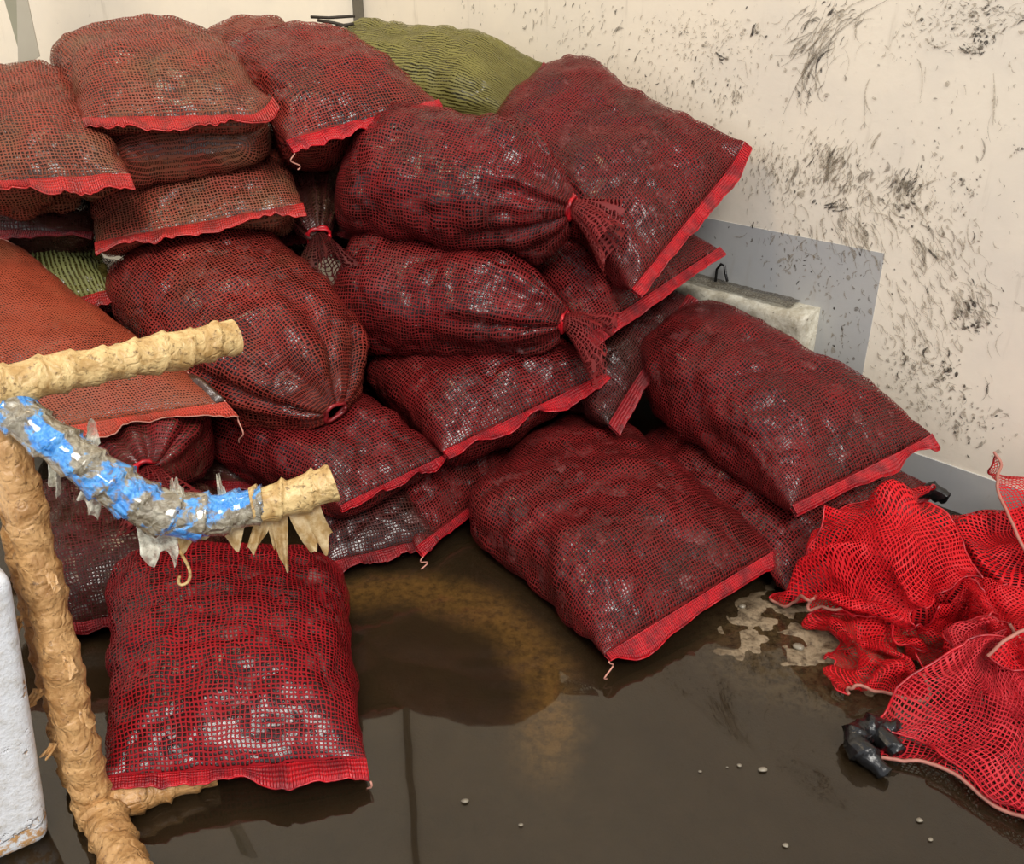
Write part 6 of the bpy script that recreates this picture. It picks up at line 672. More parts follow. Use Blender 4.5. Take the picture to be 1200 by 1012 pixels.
    [1152,1666,197,-7,27,-7,-14,9,-12,-9,-17,-5,-11,8,14,-17,-18,23,-23,-2,-6,14,17,-14,23,9,-10,20,10,-5,0,-6,20,9,19,0,4,-14,-15,38,17,-14,-24,17,10,-26,14,7,20,20,12,-14,9,25,-5,30,9,-14,10,-13,-8,6,-17,-4,6,-23,18,17,6,13,-6,25,15,-20,-10,22,-10,1,1,18,-11,3,-7,-22,15,5,-8,-10,15,0,17,-13,21,22,6,-5,26,-3,0,-79,-174,-2,-4,9,21,-9,30,-7,-16,-8,-11,-6,-14,-1,-19,9,21,-29,-31,16,-1,16,-19,13,30,-8,21,-5,-4,3,9,5,2,8,18,10,-2,-10,19,-8,-12,22,25,-7,-19,9,5,-26,20,4,18,3,16,-15,28,20,5,24,-6,-6,13,-20,-7,14,-6,7,-3,-18,8,3,17,11,2,24,9,-26,7,17,0,-14,8,15,-15,-3,-12,-12,17,10,-9,-1,22,5,21,-3,12,27,1,3,-75,-188,-28,-14,11,12,-2,-11,20,-2,21,-11,-13,-12,0,-5,16,4,-18,-5,24,-18,-18,-6,-7,19,-23,7,22,-8,12,5,4,13,10,12,27,10,21,6,-6,-13,14,-15,-17,4,31,3,-25,3,7,-2,9,-13,-8,7,24,-13,32,14,-9,18,-9,2,9,-17,10,1,-12,15,0,15,-4,5,21,17,3,20,19,-4,-6,12,-5,-18,0,-12,-17,18,13,-10,-1,17,-18,21,12,-1,18,13,11,-51,-213,-14,-27,2,4,-15,15,2,2,-6,16,-8,14,-4,6,-15,10,-16,27,6,-18,-16,21,-15,-7,-20,-4,23,-25,12,17,-6,6,24,6,15,2,19,10,-5,3,17,-5,-7,1,12,9,-11,-1,-5,14,14,8,-7,2,11,-24,12,-9,-5,34,-7,16,6,-11,-4,11,21,15,-9,-8,6,8,15,-9,-4,20,23,-3,5,16,4,-13,8,-3,-16,1,21,-3,15,1,-19,14,1,-20,23,14,5,-41,-165,-13,-12,-15,-1,-26,5,1,-15,2,4,-14,-3,9,0,7,9,3,-19,14,-7,25,9,-19,-9,8,-14,1,-29,9,19,-12,11,21,0,2,14,1,6,-13,4,2,12,10,8,4,-5,12,0,0,-13,13,10,-8,-3,5,5,8,7,-24,10,-15,11,17,-3,13,14,3,-4,-3,14,8,9,16,9,-16,19,16,-1,1,19,2,-8,9,20,5,11,14,-9,14,-2,-24,-4,1,-21,29,8,-9,-18,-130,-13,-18,-18,-6,-21,6,-11,-7,2,-7,-18,-2,10,-5,-2,3,-22,-2,24,-1,-25,28,-10,12,13,-18,0,-16,-7,4,-24,17,10,-7,11,5,-6,11,3,0,6,-2,2,-2,30,16,7,14,0,16,8,-6,-20,6,6,-17,-1,-4,4,11,10,9,8,-13,-5,7,-3,7,18,13,-1,-15,-1,6,19,19,13,8,14,16,8,9,17,-8,-13,6,-3,24,3,10,-24,11,-7,-21,13,7,-16,21,-121,4,-26,-3,1,-17,-19,-22,-15,6,-5,-14,8,-9,-12,1,0,-12,1,-1,-25,-2,37,1,-10,3,-13,-1,19,8,10,-49,-1,16,-16,-6,-2,21,38,-4,-13,29,0,-15,-28,-2,33,0,15,13,8,23,1,4,0,-10,-10,14,0,-10,15,10,9,6,-7,8,3,-7,-26,8,-7,9,7,7,5,12,4,10,4,20,4,-4,26,20,-7,8,16,14,-9,16,16,17,12,-15,-19,13,0,-21,20,-134,-17,-14,0,10,-25,-4,0,-18,-4,-18,-33,-6,7,-24,16,4,-6,7,-5,-10,4,2,-4,-4,-18,-10,-7,-5,8,9,-9,5,29,1,-19,11,2,10,-16,15,40,-5,-16,25,-4,-7,-19,-13,15,-9,4,14,-4,20,3,0,21,-16,14,22,12,8,6,0,-16,-13,-10,-5,28,-2,13,7,13,7,13,5,-8,-15,15,5,0,24,18,19,-6,21,-7,15,21,14,8,5,19,-3,-6,6,-21,32,-170,-11,-14,-14,-8,-18,-6,2,-19,14,13,-4,15,-17,-22,17,-2,-30,-11,21,-11,-3,-6,-13,7,-20,18,7,-32,10,14,-6,-11,23,5,1,-12,10,-16,-1,-1,29,-8,-1,3,3,-3,18,4,-6,-6,-19,9,-3,-9,5,-25,25,7,12,23,-11,21,3,4,-2,28,-6,-5,9,15,21,4,-3,-18,1,11,10,3,19,1,-12,21,13,16,-19,24,3,8,14,19,7,15,17,4,-3,2,-15,-2,-167,25,-19,-6,-5,5,24,-2,-9,17,-12,-19,15,-5,-8,-14,7,-13,-1,-16,-14,-17,-3,-39,-1,-2,18,12,-31,25,10,-28,-13,25,14,8,-13,16,31,-5,2,-4,-5,-1,-15,10,-6,10,-9,0,0,7,-9,0,-3,4,-15,-11,10,-23,19,6,4,17,-2,26,18,5,12,13,-3,0,-10,12,-18,3,12,14,1,18,12,19,-14,23,4,7,16,14,-13,14,8,13,14,10,8,2,14,-15,-57,-162,57,2,24,2,-8,19,-10,-19,-12,-9,-18,14,-9,-11,-2,-6,10,-20,-4,-19,-13,-11,-38,-1,-11,31,10,-25,38,17,-35,-7,32,8,-1,-6,17,7,-24,11,14,14,-11,-8,10,-5,-13,-5,2,-8,2,-5,17,-1,-5,21,-19,11,-17,-12,12,-18,14,5,-11,18,-1,15,20,8,7,-16,1,20,7,5,10,21,-5,23,8,-1,15,13,0,15,10,12,15,12,-6,12,12,14,8,17,-13,-93,-127,89,-16,14,-1,-19,-4,-12,-14,-12,-8,0,-13,-19,13,-3,-11,-18,-8,-12,19,-2,-21,-45,-1,-4,12,14,-26,49,10,-26,-3,39,7,-16,-9,25,10,-11,-1,15,-12,3,8,23,-7,-11,6,-10,7,-13,2,5,-5,-1,-12,8,-4,20,-13,16,-3,-14,10,-25,11,3,-1,10,17,25,13,24,12,21,-1,20,5,-6,17,0,-14,14,16,2,16,4,-14,14,14,-4,15,21,10,9,18,-11,-147,-133,115,-5,-10,-24,-16,-1,-10,21,-7,-2,3,-5,-19,0,-10,-21,-16,-7,-18,22,2,-18,-43,10,-3,-12,13,-14,36,6,-19,25,18,-9,2,33,1,-7,7,7,6,-7,9,13,12,3,9,-21,-5,-1,-10,3,2,19,5,5,-11,1,-3,-5,3,-14,21,2,7,1,9,19,-2,9,16,-1,18,10,-12,16,16,9,-10,16,9,3,7,13,-15,11,17,6,21,10,-21,12,21,-1,10,20,-7,-188,-154,122,-15,-3,-17,9,-12,-14,22,-7,-4,-6,-8,-21,-1,-6,-21,-4,-1,-28,-11,27,2,-28,1,-9,-1,2,-32,14,12,1,25,1,0,21,11,-6,16,5,-4,5,16,4,8,7,0,9,-9,2,6,1,10,13,16,0,18,-10,8,-16,1,3,-16,9,2,11,9,-6,17,-2,5,8,-17,19,14,-2,17,16,3,-5,11,18,-4,15,15,-5,5,24,-6,20,18,6,14,8,-20,12,19,2,-218,-169,118,-12,-6,-16,19,-8,0,2,-8,-18,-1,-5,-25,-12,-1,-22,-10,13,-12,-11,21,-8,-7,-8,-15,8,-10,-22,14,5,10,-7,16,-1,4,18,1,15,0,-2,28,2,-10,19,-4,-2,12,1,11,0,19,8,12,1,-8,23,13,0,-28,-12,14,27,8,2,15,6,0,4,-7,15,22,4,6,8,-8,29,10,20,-2,14,16,-5,15,19,-14,10,10,-23,21,16,7,18,10,-13,8,17,2,-238,-182,99,-19,-6,-3,-2,16,-17,6,9,-16,-16,-14,-10,-9,3,-21,-1,9,-18,17,-10,-6,-9,-11,-11,9,20,1,3,16,-4,18,-5,9,5,-3,-12,-2,-13,-9,11,10,9,15,7,0,15,2,10,21,10,-11,11,18,8,-1,7,-23,21,10,15,20,-16,6,7,6,21,17,2,13,10,-3,20,14,7,-14,-3,20,-14,21,9,2,24,16,-6,13,15,-18,16,16,-1,12,11,12,12,4,-20,-272,-180,92,-4,2,-20,-17,13,-5,-14,18,-7,-2,-5,-17,0,-19,-21,14,-7,5,6,16,6,15,-3,-12,9,14,-5,-10,-3,-17,20,-6,11,-13,2,-17,11,-19,9,10,4,-8,15,8,-1,20,8,18,4,21,9,25,10,-17,11,28,-4,25,14,-6,24,-4,19,5,-7,18,-6,-22,10,16,13,-2,12,13,-19,18,14,-3,17,12,-4,20,16,-3,24,9,-2,1,9,18,19,7,-13,16,8,-11,-327,-163,82,2,-7,-16,-15,16,3,13,-11,-15,-16,4,-2,3,14,-16,19,-5,10,17,-4,8,14,-2,-9,11,5,-27,-22,-6,-15,18,-2,5,-18,-1,-19,8,14,-13,12,10,5,26,17,4,19,1,12,11,-18,5,7,26,-17,30,2,5,27,17,6,23,2,8,-2,-9,20,22,-8,3,11,10,6,10,20,2,21,12,-5,20,11,-6,21,6,-15,-6,10,14,22,9,-6,18,9,-6,17,7,-9,-363,-150,66,-4,-17,8,14,-3,-20,9,-4,-21,-14,13,-14,17,9,2,11,-8,12,-4,-2,21,12,5,-17,24,8,4,4,-1,-26,-7,-22,-20,-12,19,-27,21,14,-1,16,9,-2,12,19,2,22,-6,9,-13,-18,7,24,13,12,24,4,-8,23,12,17,24,12,12,25,-1,-1,-7,20,-4,20,10,-5,17,2,0,25,4,1,25,-1,3,-1,12,19,20,6,-8,21,3,-7,12,12,-10,18,10,3,-394,-141,43,2,-19,8,16,-10,-19,0,9,-22,17,5,-13,18,3,8,-9,-13,13,-7,-5,19,11,16,17,19,2,-17,26,12,-13,-16,-24,-16,-8,7,-26,12,16,-28,13,19,14,15,18,5,19,-13,-9,10,-13,15,8,9,23,20,1,-14,21,13,17,21,12,-11,25,-2,-1,14,18,1,19,5,4,14,7,5,25,-1,-2,9,10,20,20,7,-14,20,8,-6,21,3,0,12,13,5,19,4,-7,-417,-120,29,-2,-21,9,15,-5,-17,21,-8,-6,17,4,-22,20,3,11,5,-7,17,-9,-11,15,1,12,22,6,24,8,26,6,-9,-16,-13,-23,6,-17,-28,-6,13,-29,18,17,-13,9,18,5,17,-5,-7,1,1,24,23,-5,7,21,-4,3,23,9,5,26,14,3,17,13,4,24,7,0,16,5,0,20,3,-7,15,7,18,21,6,-12,24,8,-4,23,1,-1,13,9,13,19,7,6,15,15,1,-442,-105,-11,-2,-21,3,7,-17,9,21,-7,-18,18,18,1,23,-12,-6,19,-10,9,12,3,18,4,7,19,1,7,20,-4,22,17,18,-10,-22,-15,-8,-23,9,3,-31,-3,-2,-27,14,14,-17,0,19,-8,19,-5,11,21,1,8,23,2,0,24,3,6,24,5,8,21,4,5,23,7,4,18,1,4,14,8,12,19,9,-7,25,6,-4,21,2,0,26,4,0,21,13,1,10,17,-3,19,5,3],
    [1325,2209,371,17,13,-12,15,12,-11,6,-5,-17,-8,9,-19,-3,5,-20,-4,7,-17,15,0,-6,17,-2,-7,24,-1,-3,21,0,-1,18,-1,2,21,-1,-1,21,0,1,18,0,-2,17,-2,1,22,-1,-2,20,-2,-6,15,-1,1,25,-1,3,18,11,0,14,-12,2,14,13,-3,6,-15,-13,5,-17,5,-16,11,4,-14,-9,6,-12,10,12,-18,-10,1,-16,-5,-5,15,12,-9,14,9,-10,12,5,-11,-276,-42,118,15,12,-9,-20,1,-9,-8,7,-17,5,3,-19,-2,8,-17,18,-5,-5,20,3,-7,17,-1,3,21,1,0,21,-1,2,23,0,1,18,-1,-1,20,2,-2,21,-3,-1,17,3,2,23,1,1,15,3,0,20,-6,-3,18,7,5,17,7,0,18,-2,2,20,-7,-14,2,-12,-10,-15,-2,15,-18,-5,-6,-4,5,15,-17,-6,6,-12,-16,-4,10,12,-13,10,8,-13,14,6,-10,16,11,-10,-284,-45,103,-21,3,-7,-6,7,-15,-15,10,-11,3,-2,-17,17,1,1,19,-3,-6,24,4,-1,16,0,2,24,2,0,19,-2,2,22,0,-1,19,-1,0,20,3,2,20,1,-3,21,-2,-5,17,-2,-1,19,4,3,13,6,12,23,1,1,19,5,-3,18,-3,-9,19,-1,-3,-13,-14,-5,-12,-7,-11,-4,3,19,-16,-8,12,-13,-8,-1,4,-3,-16,14,9,-14,13,12,-9,12,6,-11,14,12,-12,-327,-52,101,-12,4,-11,-19,8,-6,4,6,-17,13,-4,-12,21,4,3,18,2,7,19,0,1,24,0,-1,24,-4,3,18,4,-2,19,0,-1,21,0,-2,18,-3,-1,23,5,-4,16,-1,2,16,0,-6,21,0,7,18,9,4,18,6,4,20,-3,-3,21,5,1,3,-8,-15,5,-10,-17,-13,-6,14,-7,-1,15,-18,-13,5,-5,-8,-11,11,9,-18,16,9,-7,10,10,-13,17,8,-10,-7,13,13,-346,-60,78,-18,12,-3,4,0,-19,3,3,-18,18,-1,5,20,5,3,22,1,5,20,-2,-3,20,0,4,22,0,-2,22,-1,-1,19,-1,1,20,-1,-1,20,2,0,14,4,-6,18,-1,-4,23,5,2,19,1,-2,18,3,10,19,6,4,18,2,-4,19,1,1,12,-4,-17,4,-8,-10,-10,-10,17,-15,-7,9,-17,-14,-2,10,-1,-17,11,8,-12,15,10,-10,13,12,-6,3,18,4,-3,3,-18,-381,-61,95,-9,9,-16,-1,5,-15,23,-5,-4,22,2,6,19,2,1,22,-1,-2,21,1,9,18,-2,-5,23,1,4,20,-2,-5,16,0,3,19,5,-7,20,2,2,18,-1,-6,18,2,-3,18,0,4,23,4,-2,18,4,7,18,-1,1,15,7,5,23,3,-4,15,-6,-9,10,-4,-12,-17,-14,9,-11,-11,10,-13,-9,-2,16,12,-12,14,12,-9,11,17,-10,14,5,-9,-1,2,-14,-20,1,-7,-392,-55,90,6,3,-18,7,5,-15,18,1,14,18,-6,-7,22,1,12,19,4,0,23,-3,-5,20,1,4,18,2,-5,22,0,3,19,1,0,15,3,-1,17,1,-9,19,2,5,17,2,0,27,0,-7,12,2,5,21,5,4,18,0,2,20,3,5,12,3,-11,17,-8,-5,19,-1,-9,-10,-14,-5,-14,-13,14,-9,-2,-18,7,12,-12,16,15,-10,12,5,11,-8,10,-10,10,1,-21,4,17,0,-422,-71,80,2,7,-18,21,-2,-1,25,3,4,16,-4,15,21,-4,-10,17,-3,7,22,3,-1,20,2,-3,21,2,5,15,2,-8,18,1,-1,17,3,3,21,3,-7,20,1,3,17,5,-3,19,-2,9,19,4,-8,16,-1,8,21,6,4,17,2,3,19,1,-10,19,4,4,-2,-12,-15,14,-11,-7,-16,-15,-1,-3,2,-17,10,17,6,11,14,-9,13,5,-11,-1,19,6,-3,-8,-14,7,14,-6,-441,-80,61,14,7,-11,20,0,11,22,-3,-3,18,-4,15,23,-1,-4,18,4,-6,15,-3,10,21,4,0,19,3,-8,16,5,8,15,-2,-5,23,-1,-5,16,7,1,21,0,-6,21,1,1,15,4,9,21,6,3,15,-3,-5,20,3,1,19,4,5,17,1,5,20,0,-4,14,0,-17,-13,-17,-3,18,-5,-10,-7,18,-6,10,3,-14,-11,4,-13,4,16,-10,18,7,8,12,9,-2,-7,1,-23,-455,-90,68,23,2,-2,23,-3,12,19,1,-4,20,-1,15,14,3,-10,20,-2,1,21,0,7,10,8,-6,19,0,6,21,4,-3,17,2,3,24,4,-2,15,-1,-7,23,2,-2,16,1,3,19,3,1,18,4,11,20,0,-1,16,2,-2,20,1,-1,19,3,8,17,2,-7,22,-1,-4,4,-5,-16,-20,-11,-9,5,13,-14,16,3,2,4,18,-13,6,14,-10,2,13,-18,11,-7,11,8,7,-15,-472,-96,59,23,-3,7,18,4,-1,26,-8,6,14,-1,14,17,3,-12,17,2,11,17,4,-7,16,2,6,16,6,3,21,-2,-8,17,4,1,25,3,5,16,-1,-6,20,2,2,19,4,0,21,2,-2,14,3,11,18,2,9,17,3,-3,19,1,-10,17,2,7,22,1,-2,21,0,-5,16,2,-8,-11,-12,-16,-3,8,-18,5,6,-14,10,15,-8,11,15,3,2,8,-19,10,13,-11,12,-6,13,-482,-105,44,21,-2,4,22,1,6,12,-2,16,21,-1,4,23,2,-2,17,3,-9,15,3,14,8,3,-9,23,5,11,16,1,-9,21,2,4,16,2,-6,25,1,5,19,1,-5,21,5,-3,17,-2,5,16,5,12,18,8,-6,19,-4,4,16,5,7,15,4,-13,21,-2,1,15,2,-8,24,0,7,13,-2,-16,-8,12,-7,7,4,-17,7,0,-19,-6,19,-8,13,4,-12,13,15,-2,10,5,-15,-495,-117,58,25,-1,11,24,-3,4,12,3,16,17,2,-9,17,-4,5,23,7,-4,4,4,16,18,2,2,20,0,1,22,4,-4,13,6,-9,22,-4,3,22,4,-5,23,3,-2,17,0,2,14,2,14,15,8,-7,21,2,-2,19,-3,10,13,2,8,16,3,-15,18,5,-4,18,1,-8,19,-3,11,19,-1,-4,5,9,-18,-7,5,-14,5,4,-17,13,15,-10,13,10,-2,6,10,-18,18,8,-7,-500,-123,48,20,-1,5,16,4,15,16,-1,14,23,2,-1,13,4,-12,15,0,14,11,5,11,17,2,-11,19,-1,5,23,2,1,16,4,-11,21,1,6,25,0,1,17,0,-7,19,-1,10,22,8,3,5,7,-14,16,1,8,16,-1,12,20,-2,5,17,2,-9,19,7,-9,17,5,-7,20,4,-5,11,-7,13,6,9,-16,18,8,-11,6,11,-16,7,2,-17,13,12,-2,2,8,-17,18,9,-3,-503,-118,36,17,1,13,20,2,5,14,-6,18,18,0,2,17,8,2,16,2,-8,11,0,16,17,3,-8,18,8,-5,16,-4,10,22,5,-10,21,1,-2,21,0,-2,27,-2,8,16,6,-5,18,0,11,10,7,-15,12,4,2,10,-6,19,21,2,5,19,0,2,22,8,-6,17,3,-8,15,4,-14,18,1,-5,20,2,7,2,6,-19,14,6,-7,11,8,-13,-4,12,-15,17,8,-5,10,7,-12,-503,-110,29,21,-2,7,14,-2,16,17,-4,8,14,16,-1,15,-4,15,20,-2,3,15,0,2,8,13,-11,23,-5,6,18,-3,-1,23,8,4,21,-1,-4,18,4,-11,26,1,-3,18,3,7,21,-3,11,7,4,-14,21,7,2,0,-8,18,19,-1,2,16,10,-3,22,-6,2,13,9,-16,19,2,3,21,6,-2,20,-1,-3,15,7,-11,8,11,-16,-3,10,-18,15,6,-4,9,10,-10,10,9,-12,-501,-113,24,17,4,6,17,-8,12,18,2,8,15,13,-3,16,-5,15,15,-4,7,18,5,3,16,9,-13,15,-4,10,19,7,-7,20,-1,0,22,2,0,19,-3,3,24,4,-9,14,-2,15,17,8,-7,24,-4,-2,19,4,3,-9,-3,14,15,4,-8,22,-3,0,17,0,10,15,7,-14,14,7,-8,22,5,-4,21,0,2,17,2,-2,1,11,-20,13,9,-7,11,10,-15,4,11,-11,20,6,-11,-500,-111,17,18,1,10,15,-2,10,17,8,1,17,-1,10,19,10,2,10,-12,11,15,6,-5,13,4,11,18,5,-9,20,1,3,18,0,-3,22,1,0,25,4,-2,16,-7,8,16,9,-3,27,-1,11,11,1,11,7,11,-20,7,-11,10,21,5,-4,14,-8,12,13,-2,-3,21,4,-9,13,10,-13,19,4,-2,17,8,-9,22,-5,2,12,13,-8,1,11,-12,8,12,-19,16,2,-1,9,11,-15,-489,-107,13,19,1,7,15,-6,5,15,8,5,16,0,8,21,5,9,17,6,1,9,-11,14,13,10,-10,16,2,-1,21,4,3,18,-2,-2,24,3,-1,18,1,-1,19,1,5,17,-1,13,12,-1,14,25,4,-4,0,8,-20,17,4,2,15,-5,4,13,-13,12,13,9,-11,18,-1,-3,18,1,-6,12,11,-12,16,6,-8,26,1,1,12,6,-6,16,18,-9,2,7,-17,11,13,-8,15,0,1,-490,-104,1,17,0,5,19,-4,8,19,3,0,19,3,5,19,4,7,17,4,8,7,-12,11,9,13,-8,17,2,9,17,3,-4,21,2,1,19,-2,5,20,2,-2,17,-6,14,10,1,12,23,0,6,10,8,-14,13,11,-14,20,-3,2,0,-9,14,13,9,-8,20,-6,-6,16,7,-10,21,-2,0,12,9,-14,18,4,-1,19,4,-10,19,12,-8,8,12,-4,19,8,-9,8,10,-13,13,13,-8,-488,-114,13,17,-5,9,23,-1,0,16,2,4,17,0,6,13,-3,17,13,7,-10,16,11,4,19,-1,4,10,-8,12,19,7,-4,16,1,5,22,4,1,12,-7,13,13,-5,13,18,-1,9,11,8,-10,15,6,-11,19,7,-12,8,-1,20,12,-7,-7,17,11,-9,12,9,-10,19,-7,-6,19,8,-7,17,0,-6,14,8,-5,14,9,-13,19,7,-6,15,9,-8,14,15,-9,18,9,-4,4,12,-13,-475,-117,15,16,-8,13,20,-7,10,15,-2,9,17,4,6,18,1,4,17,5,4,17,12,-9,-1,-14,13,20,6,-4,18,4,4,19,6,1,19,-3,10,13,-4,12,11,-5,16,19,1,-3,19,6,-2,6,1,-14,-1,12,15,11,1,-19,16,5,-11,21,6,-8,16,2,-10,18,2,-7,18,5,-3,16,4,-9,16,5,-6,17,12,-10,15,7,-7,15,7,-8,19,9,-4,14,13,-7,8,14,-15],
]
HEAP = [('scarlet', 'small balled-up scarlet net at the heap corner nearest the flat floor sack'),
        ('scarlet', 'crumpled scarlet net low on the heap behind the black rubber scrap'),
        ('rose', 'pale rosy empty net spread loose on the floor beside the black rubber scrap'),
        ('rose', 'rosy empty net lying over the puddle end of the heap'),
        ('scarlet', 'scarlet empty net rolled up on the heap against the grey skirting'),
        ('scarlet', 'scarlet empty net draped in a big fold towards the sack with the flat hem'),
        ('scarlet', 'scarlet empty net lying across the middle of the heap'),
        ('scarlet', 'scarlet empty net with one corner propped up against the white wall')]
WADS = [((1.38, 2.02, 0.05), (0.33, 0.23, 0.24), 'scarlet net wadded up deep under the heap by the wall'),
        ((1.04, 2.02, 0.04), (0.22, 0.17, 0.24), 'scarlet net wadded up under the big fold of the heap'),
        ((1.42, 1.64, 0.02), (0.32, 0.28, 0.14), 'scarlet net wadded up under the puddle end of the heap')]
BITS = [(0.538, 1.413, 0.0070), (0.464, 1.420, 0.0020), (0.491, 1.425, 0.0040), (0.403, 1.408, 0.0030), (0.017, 1.270, 0.0040), (0.535, 1.222, 0.0050), (-0.097, 1.329, 0.0060), (0.822, 1.282, 0.0050), (0.825, 1.236, 0.0040), (0.730, 1.813, 0.0120), (0.627, 1.983, 0.0080)]

NA, NB = 22, 33
def cubic_up(A, k):
    """Catmull-Rom refinement along axis 0"""
    n = A.shape[0]; x = np.linspace(0, n - 1, (n - 1) * k + 1); i = np.minimum(x.astype(int), n - 2); f = (x - i)[:, None, None]
    g = lambda j: A[np.clip(j, 0, n - 1)]
    p0, p1, p2, p3 = g(i - 1), g(i), g(i + 1), g(i + 2)
    return 0.5 * (2 * p1 + (p2 - p0) * f + (2 * p0 - 5 * p1 + 4 * p2 - p3) * f ** 2 + (3 * p1 - p0 - 3 * p2 + p3) * f ** 3)

def empty_net(steps, net, label, size=(0.54, 0.84), edge_mat='thread'):
    P = (np.cumsum(np.array(steps, float).reshape(-1, 3), axis=0) / 1000.0).reshape(NA, NB, 3)
    for _ in range(2):
        for ax in (0, 1):
            k = [np.take(P, np.clip(np.arange(P.shape[ax]) + d, 0, P.shape[ax] - 1), ax) for d in (-1, 0, 1)]
            P = 0.2 * k[0] + 0.6 * k[1] + 0.2 * k[2]
    K = 4
    Q = cubic_up(P, K); Q = cubic_up(Q.transpose(1, 0, 2), K).transpose(1, 0, 2)
    n, m = Q.shape[:2]
    uv = np.stack(np.broadcast_arrays(np.linspace(0, size[0], n)[:, None], np.linspace(0, size[1], m)[None, :]), -1)
    nr = unit(np.cross(np.gradient(Q, axis=0), np.gradient(Q, axis=1)))
    Q = Q + nr * (0.0045 * vnoise(Q, 26, 21) + 0.002 * vnoise(Q, 70, 22))[..., None]
    root = thing('empty_net_sack', (Q[..., 0].mean(), Q[..., 1].mean(), Q[..., 2].min()), label, 'empty sack', 'heap of empty red net sacks')
    mesh_obj('net', Q.reshape(-1, 3), grid_faces(n, m), net, root, uv=uv.reshape(-1, 2))
    tube('mouth_hem', Q[:, 0] , 0.0042, M[edge_mat], root, 6)
    tube('base_seam', Q[:, -1], 0.0030, M['hem'], root, 6)
    tube('side_seam', Q[0], 0.0026, M['hem'], root, 5); tube('side_seam', Q[-1], 0.0026, M['hem'], root, 5)
    return root
M['edge'] = plain_material('pale_edge', lin(186, 120, 104), 0.6, 60, 0.35)
for steps, (nm, lab) in zip(CLOTH, HEAP): empty_net(steps, M[nm], lab, edge_mat='edge')

for c_, r_, lab in WADS:
    n, m = 70, 110
    th = np.linspace(0.02, math.pi / 2 + 0.25, n)[:, None]; ph = np.linspace(0, 2 * math.pi, m)[None, :]
    D = np.stack(np.broadcast_arrays(np.sin(th) * np.cos(ph), np.sin(th) * np.sin(ph), np.cos(th)), -1)
    V = np.array(c_) + D * np.array(r_) * 0.93
    V = V + D * (-0.05 + 0.045 * np.clip(1 - np.abs(vnoise(V, 7, 41)) / 0.5, 0, 1) + 0.015 * vnoise(V, 18, 42))[..., None]
    V[..., 2] = np.maximum(V[..., 2], 0.003)
    V[:, -1] = V[:, 0]
    uv = np.stack(np.broadcast_arrays(th * 0.35, ph * 0.16), -1)
    root = thing('empty_net_sack', (c_[0], c_[1], 0), lab, 'empty sack', 'heap of empty red net sacks')
    mesh_obj('net', V.reshape(-1, 3), grid_faces(n, m), M['scarlet'], root, uv=uv.reshape(-1, 2))
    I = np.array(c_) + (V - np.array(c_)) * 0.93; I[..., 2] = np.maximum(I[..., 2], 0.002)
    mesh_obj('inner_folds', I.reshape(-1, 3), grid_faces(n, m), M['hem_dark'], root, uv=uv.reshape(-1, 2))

# ------------------------------------------------------------------ tape-wrapped frame
def tape_mat(name, c, c2, dirt):
    t = NT(name); ob = t.coord('Object')
    n = t.noise(ob, 16, 5, 0.65, 1.2); v = t.voro(t.vmath('ADD', ob, t.vscale(t.noise(ob, 12, 3).outputs['Color'], 0.12)), 34, 'DISTANCE_TO_EDGE'); n2 = t.noise(ob, 90, 4, 0.7)
    col = t.mix(t.rng(n.outputs['Fac'], 0.35, 0.68), c, c2)
    col = t.mix(t.rng(n2.outputs['Fac'], 0.54, 0.70, 0.0, 0.8), col, dirt)
    h = t.math('ADD', t.rng(v.outputs['Distance'], 0.0, 0.25), t.math('ADD', t.math('MULTIPLY', n.outputs['Fac'], 1.4), t.math('MULTIPLY', n2.outputs['Fac'], 1.2)))
    return t.done(t.bsdf(col, 0.38, t.bump(h, 0.0022, 0.7), **{'Specular IOR Level': 0.45}))
M['tape'] = tape_mat('yellowed_tape', lin(222, 192, 134), lin(176, 138, 82), lin(96, 70, 42))
M['tape_post'] = tape_mat('tan_tape', lin(204, 160, 106), lin(156, 112, 64), lin(84, 58, 36))
def blue_mat():
    t = NT('blue_tape_under_film'); ob = t.coord('Object')
    n = t.noise(ob, 15, 3, 0.55, 0.6); n2 = t.noise(ob, 60, 5, 0.7, 1.0); v = t.voro(ob, 48, 'DISTANCE_TO_EDGE')
    film = t.mix(t.rng(n2.outputs['Fac'], 0.35, 0.65), lin(122, 110, 88), lin(166, 158, 136))
    blue = t.mix(t.rng(n2.outputs['Fac'], 0.35, 0.7), lin(34, 128, 216), lin(98, 176, 236))
    col = t.mix(t.rng(t.math('ADD', n.outputs['Fac'], t.math('MULTIPLY', n2.outputs['Fac'], 0.25)), 0.64, 0.71), film, blue)
    h = t.math('ADD', t.rng(v.outputs['Distance'], 0.0, 0.3), t.math('MULTIPLY', n2.outputs['Fac'], 1.2))
    return t.done(t.bsdf(col, 0.16, t.bump(h, 0.0035, 0.9), **{'Specular IOR Level': 0.6, 'Coat Weight': 0.9, 'Coat Roughness': 0.05}))
M['blue'] = blue_mat()
def film_mat():
    t = NT('torn_film'); ob = t.coord('Object'); n = t.noise(ob, 50, 4, 0.7)
    sh = t.bsdf(t.mix(n.outputs['Fac'], lin(190, 184, 160), lin(236, 232, 214)), 0.18, t.bump(n.outputs['Fac'], 0.006))
    return t.done(t.mixsh(t.rng(n.outputs['Fac'], 0.4, 0.6, 0.45, 0.9), t.n('ShaderNodeBsdfTransparent').outputs[0], sh))
M['film'] = film_mat()

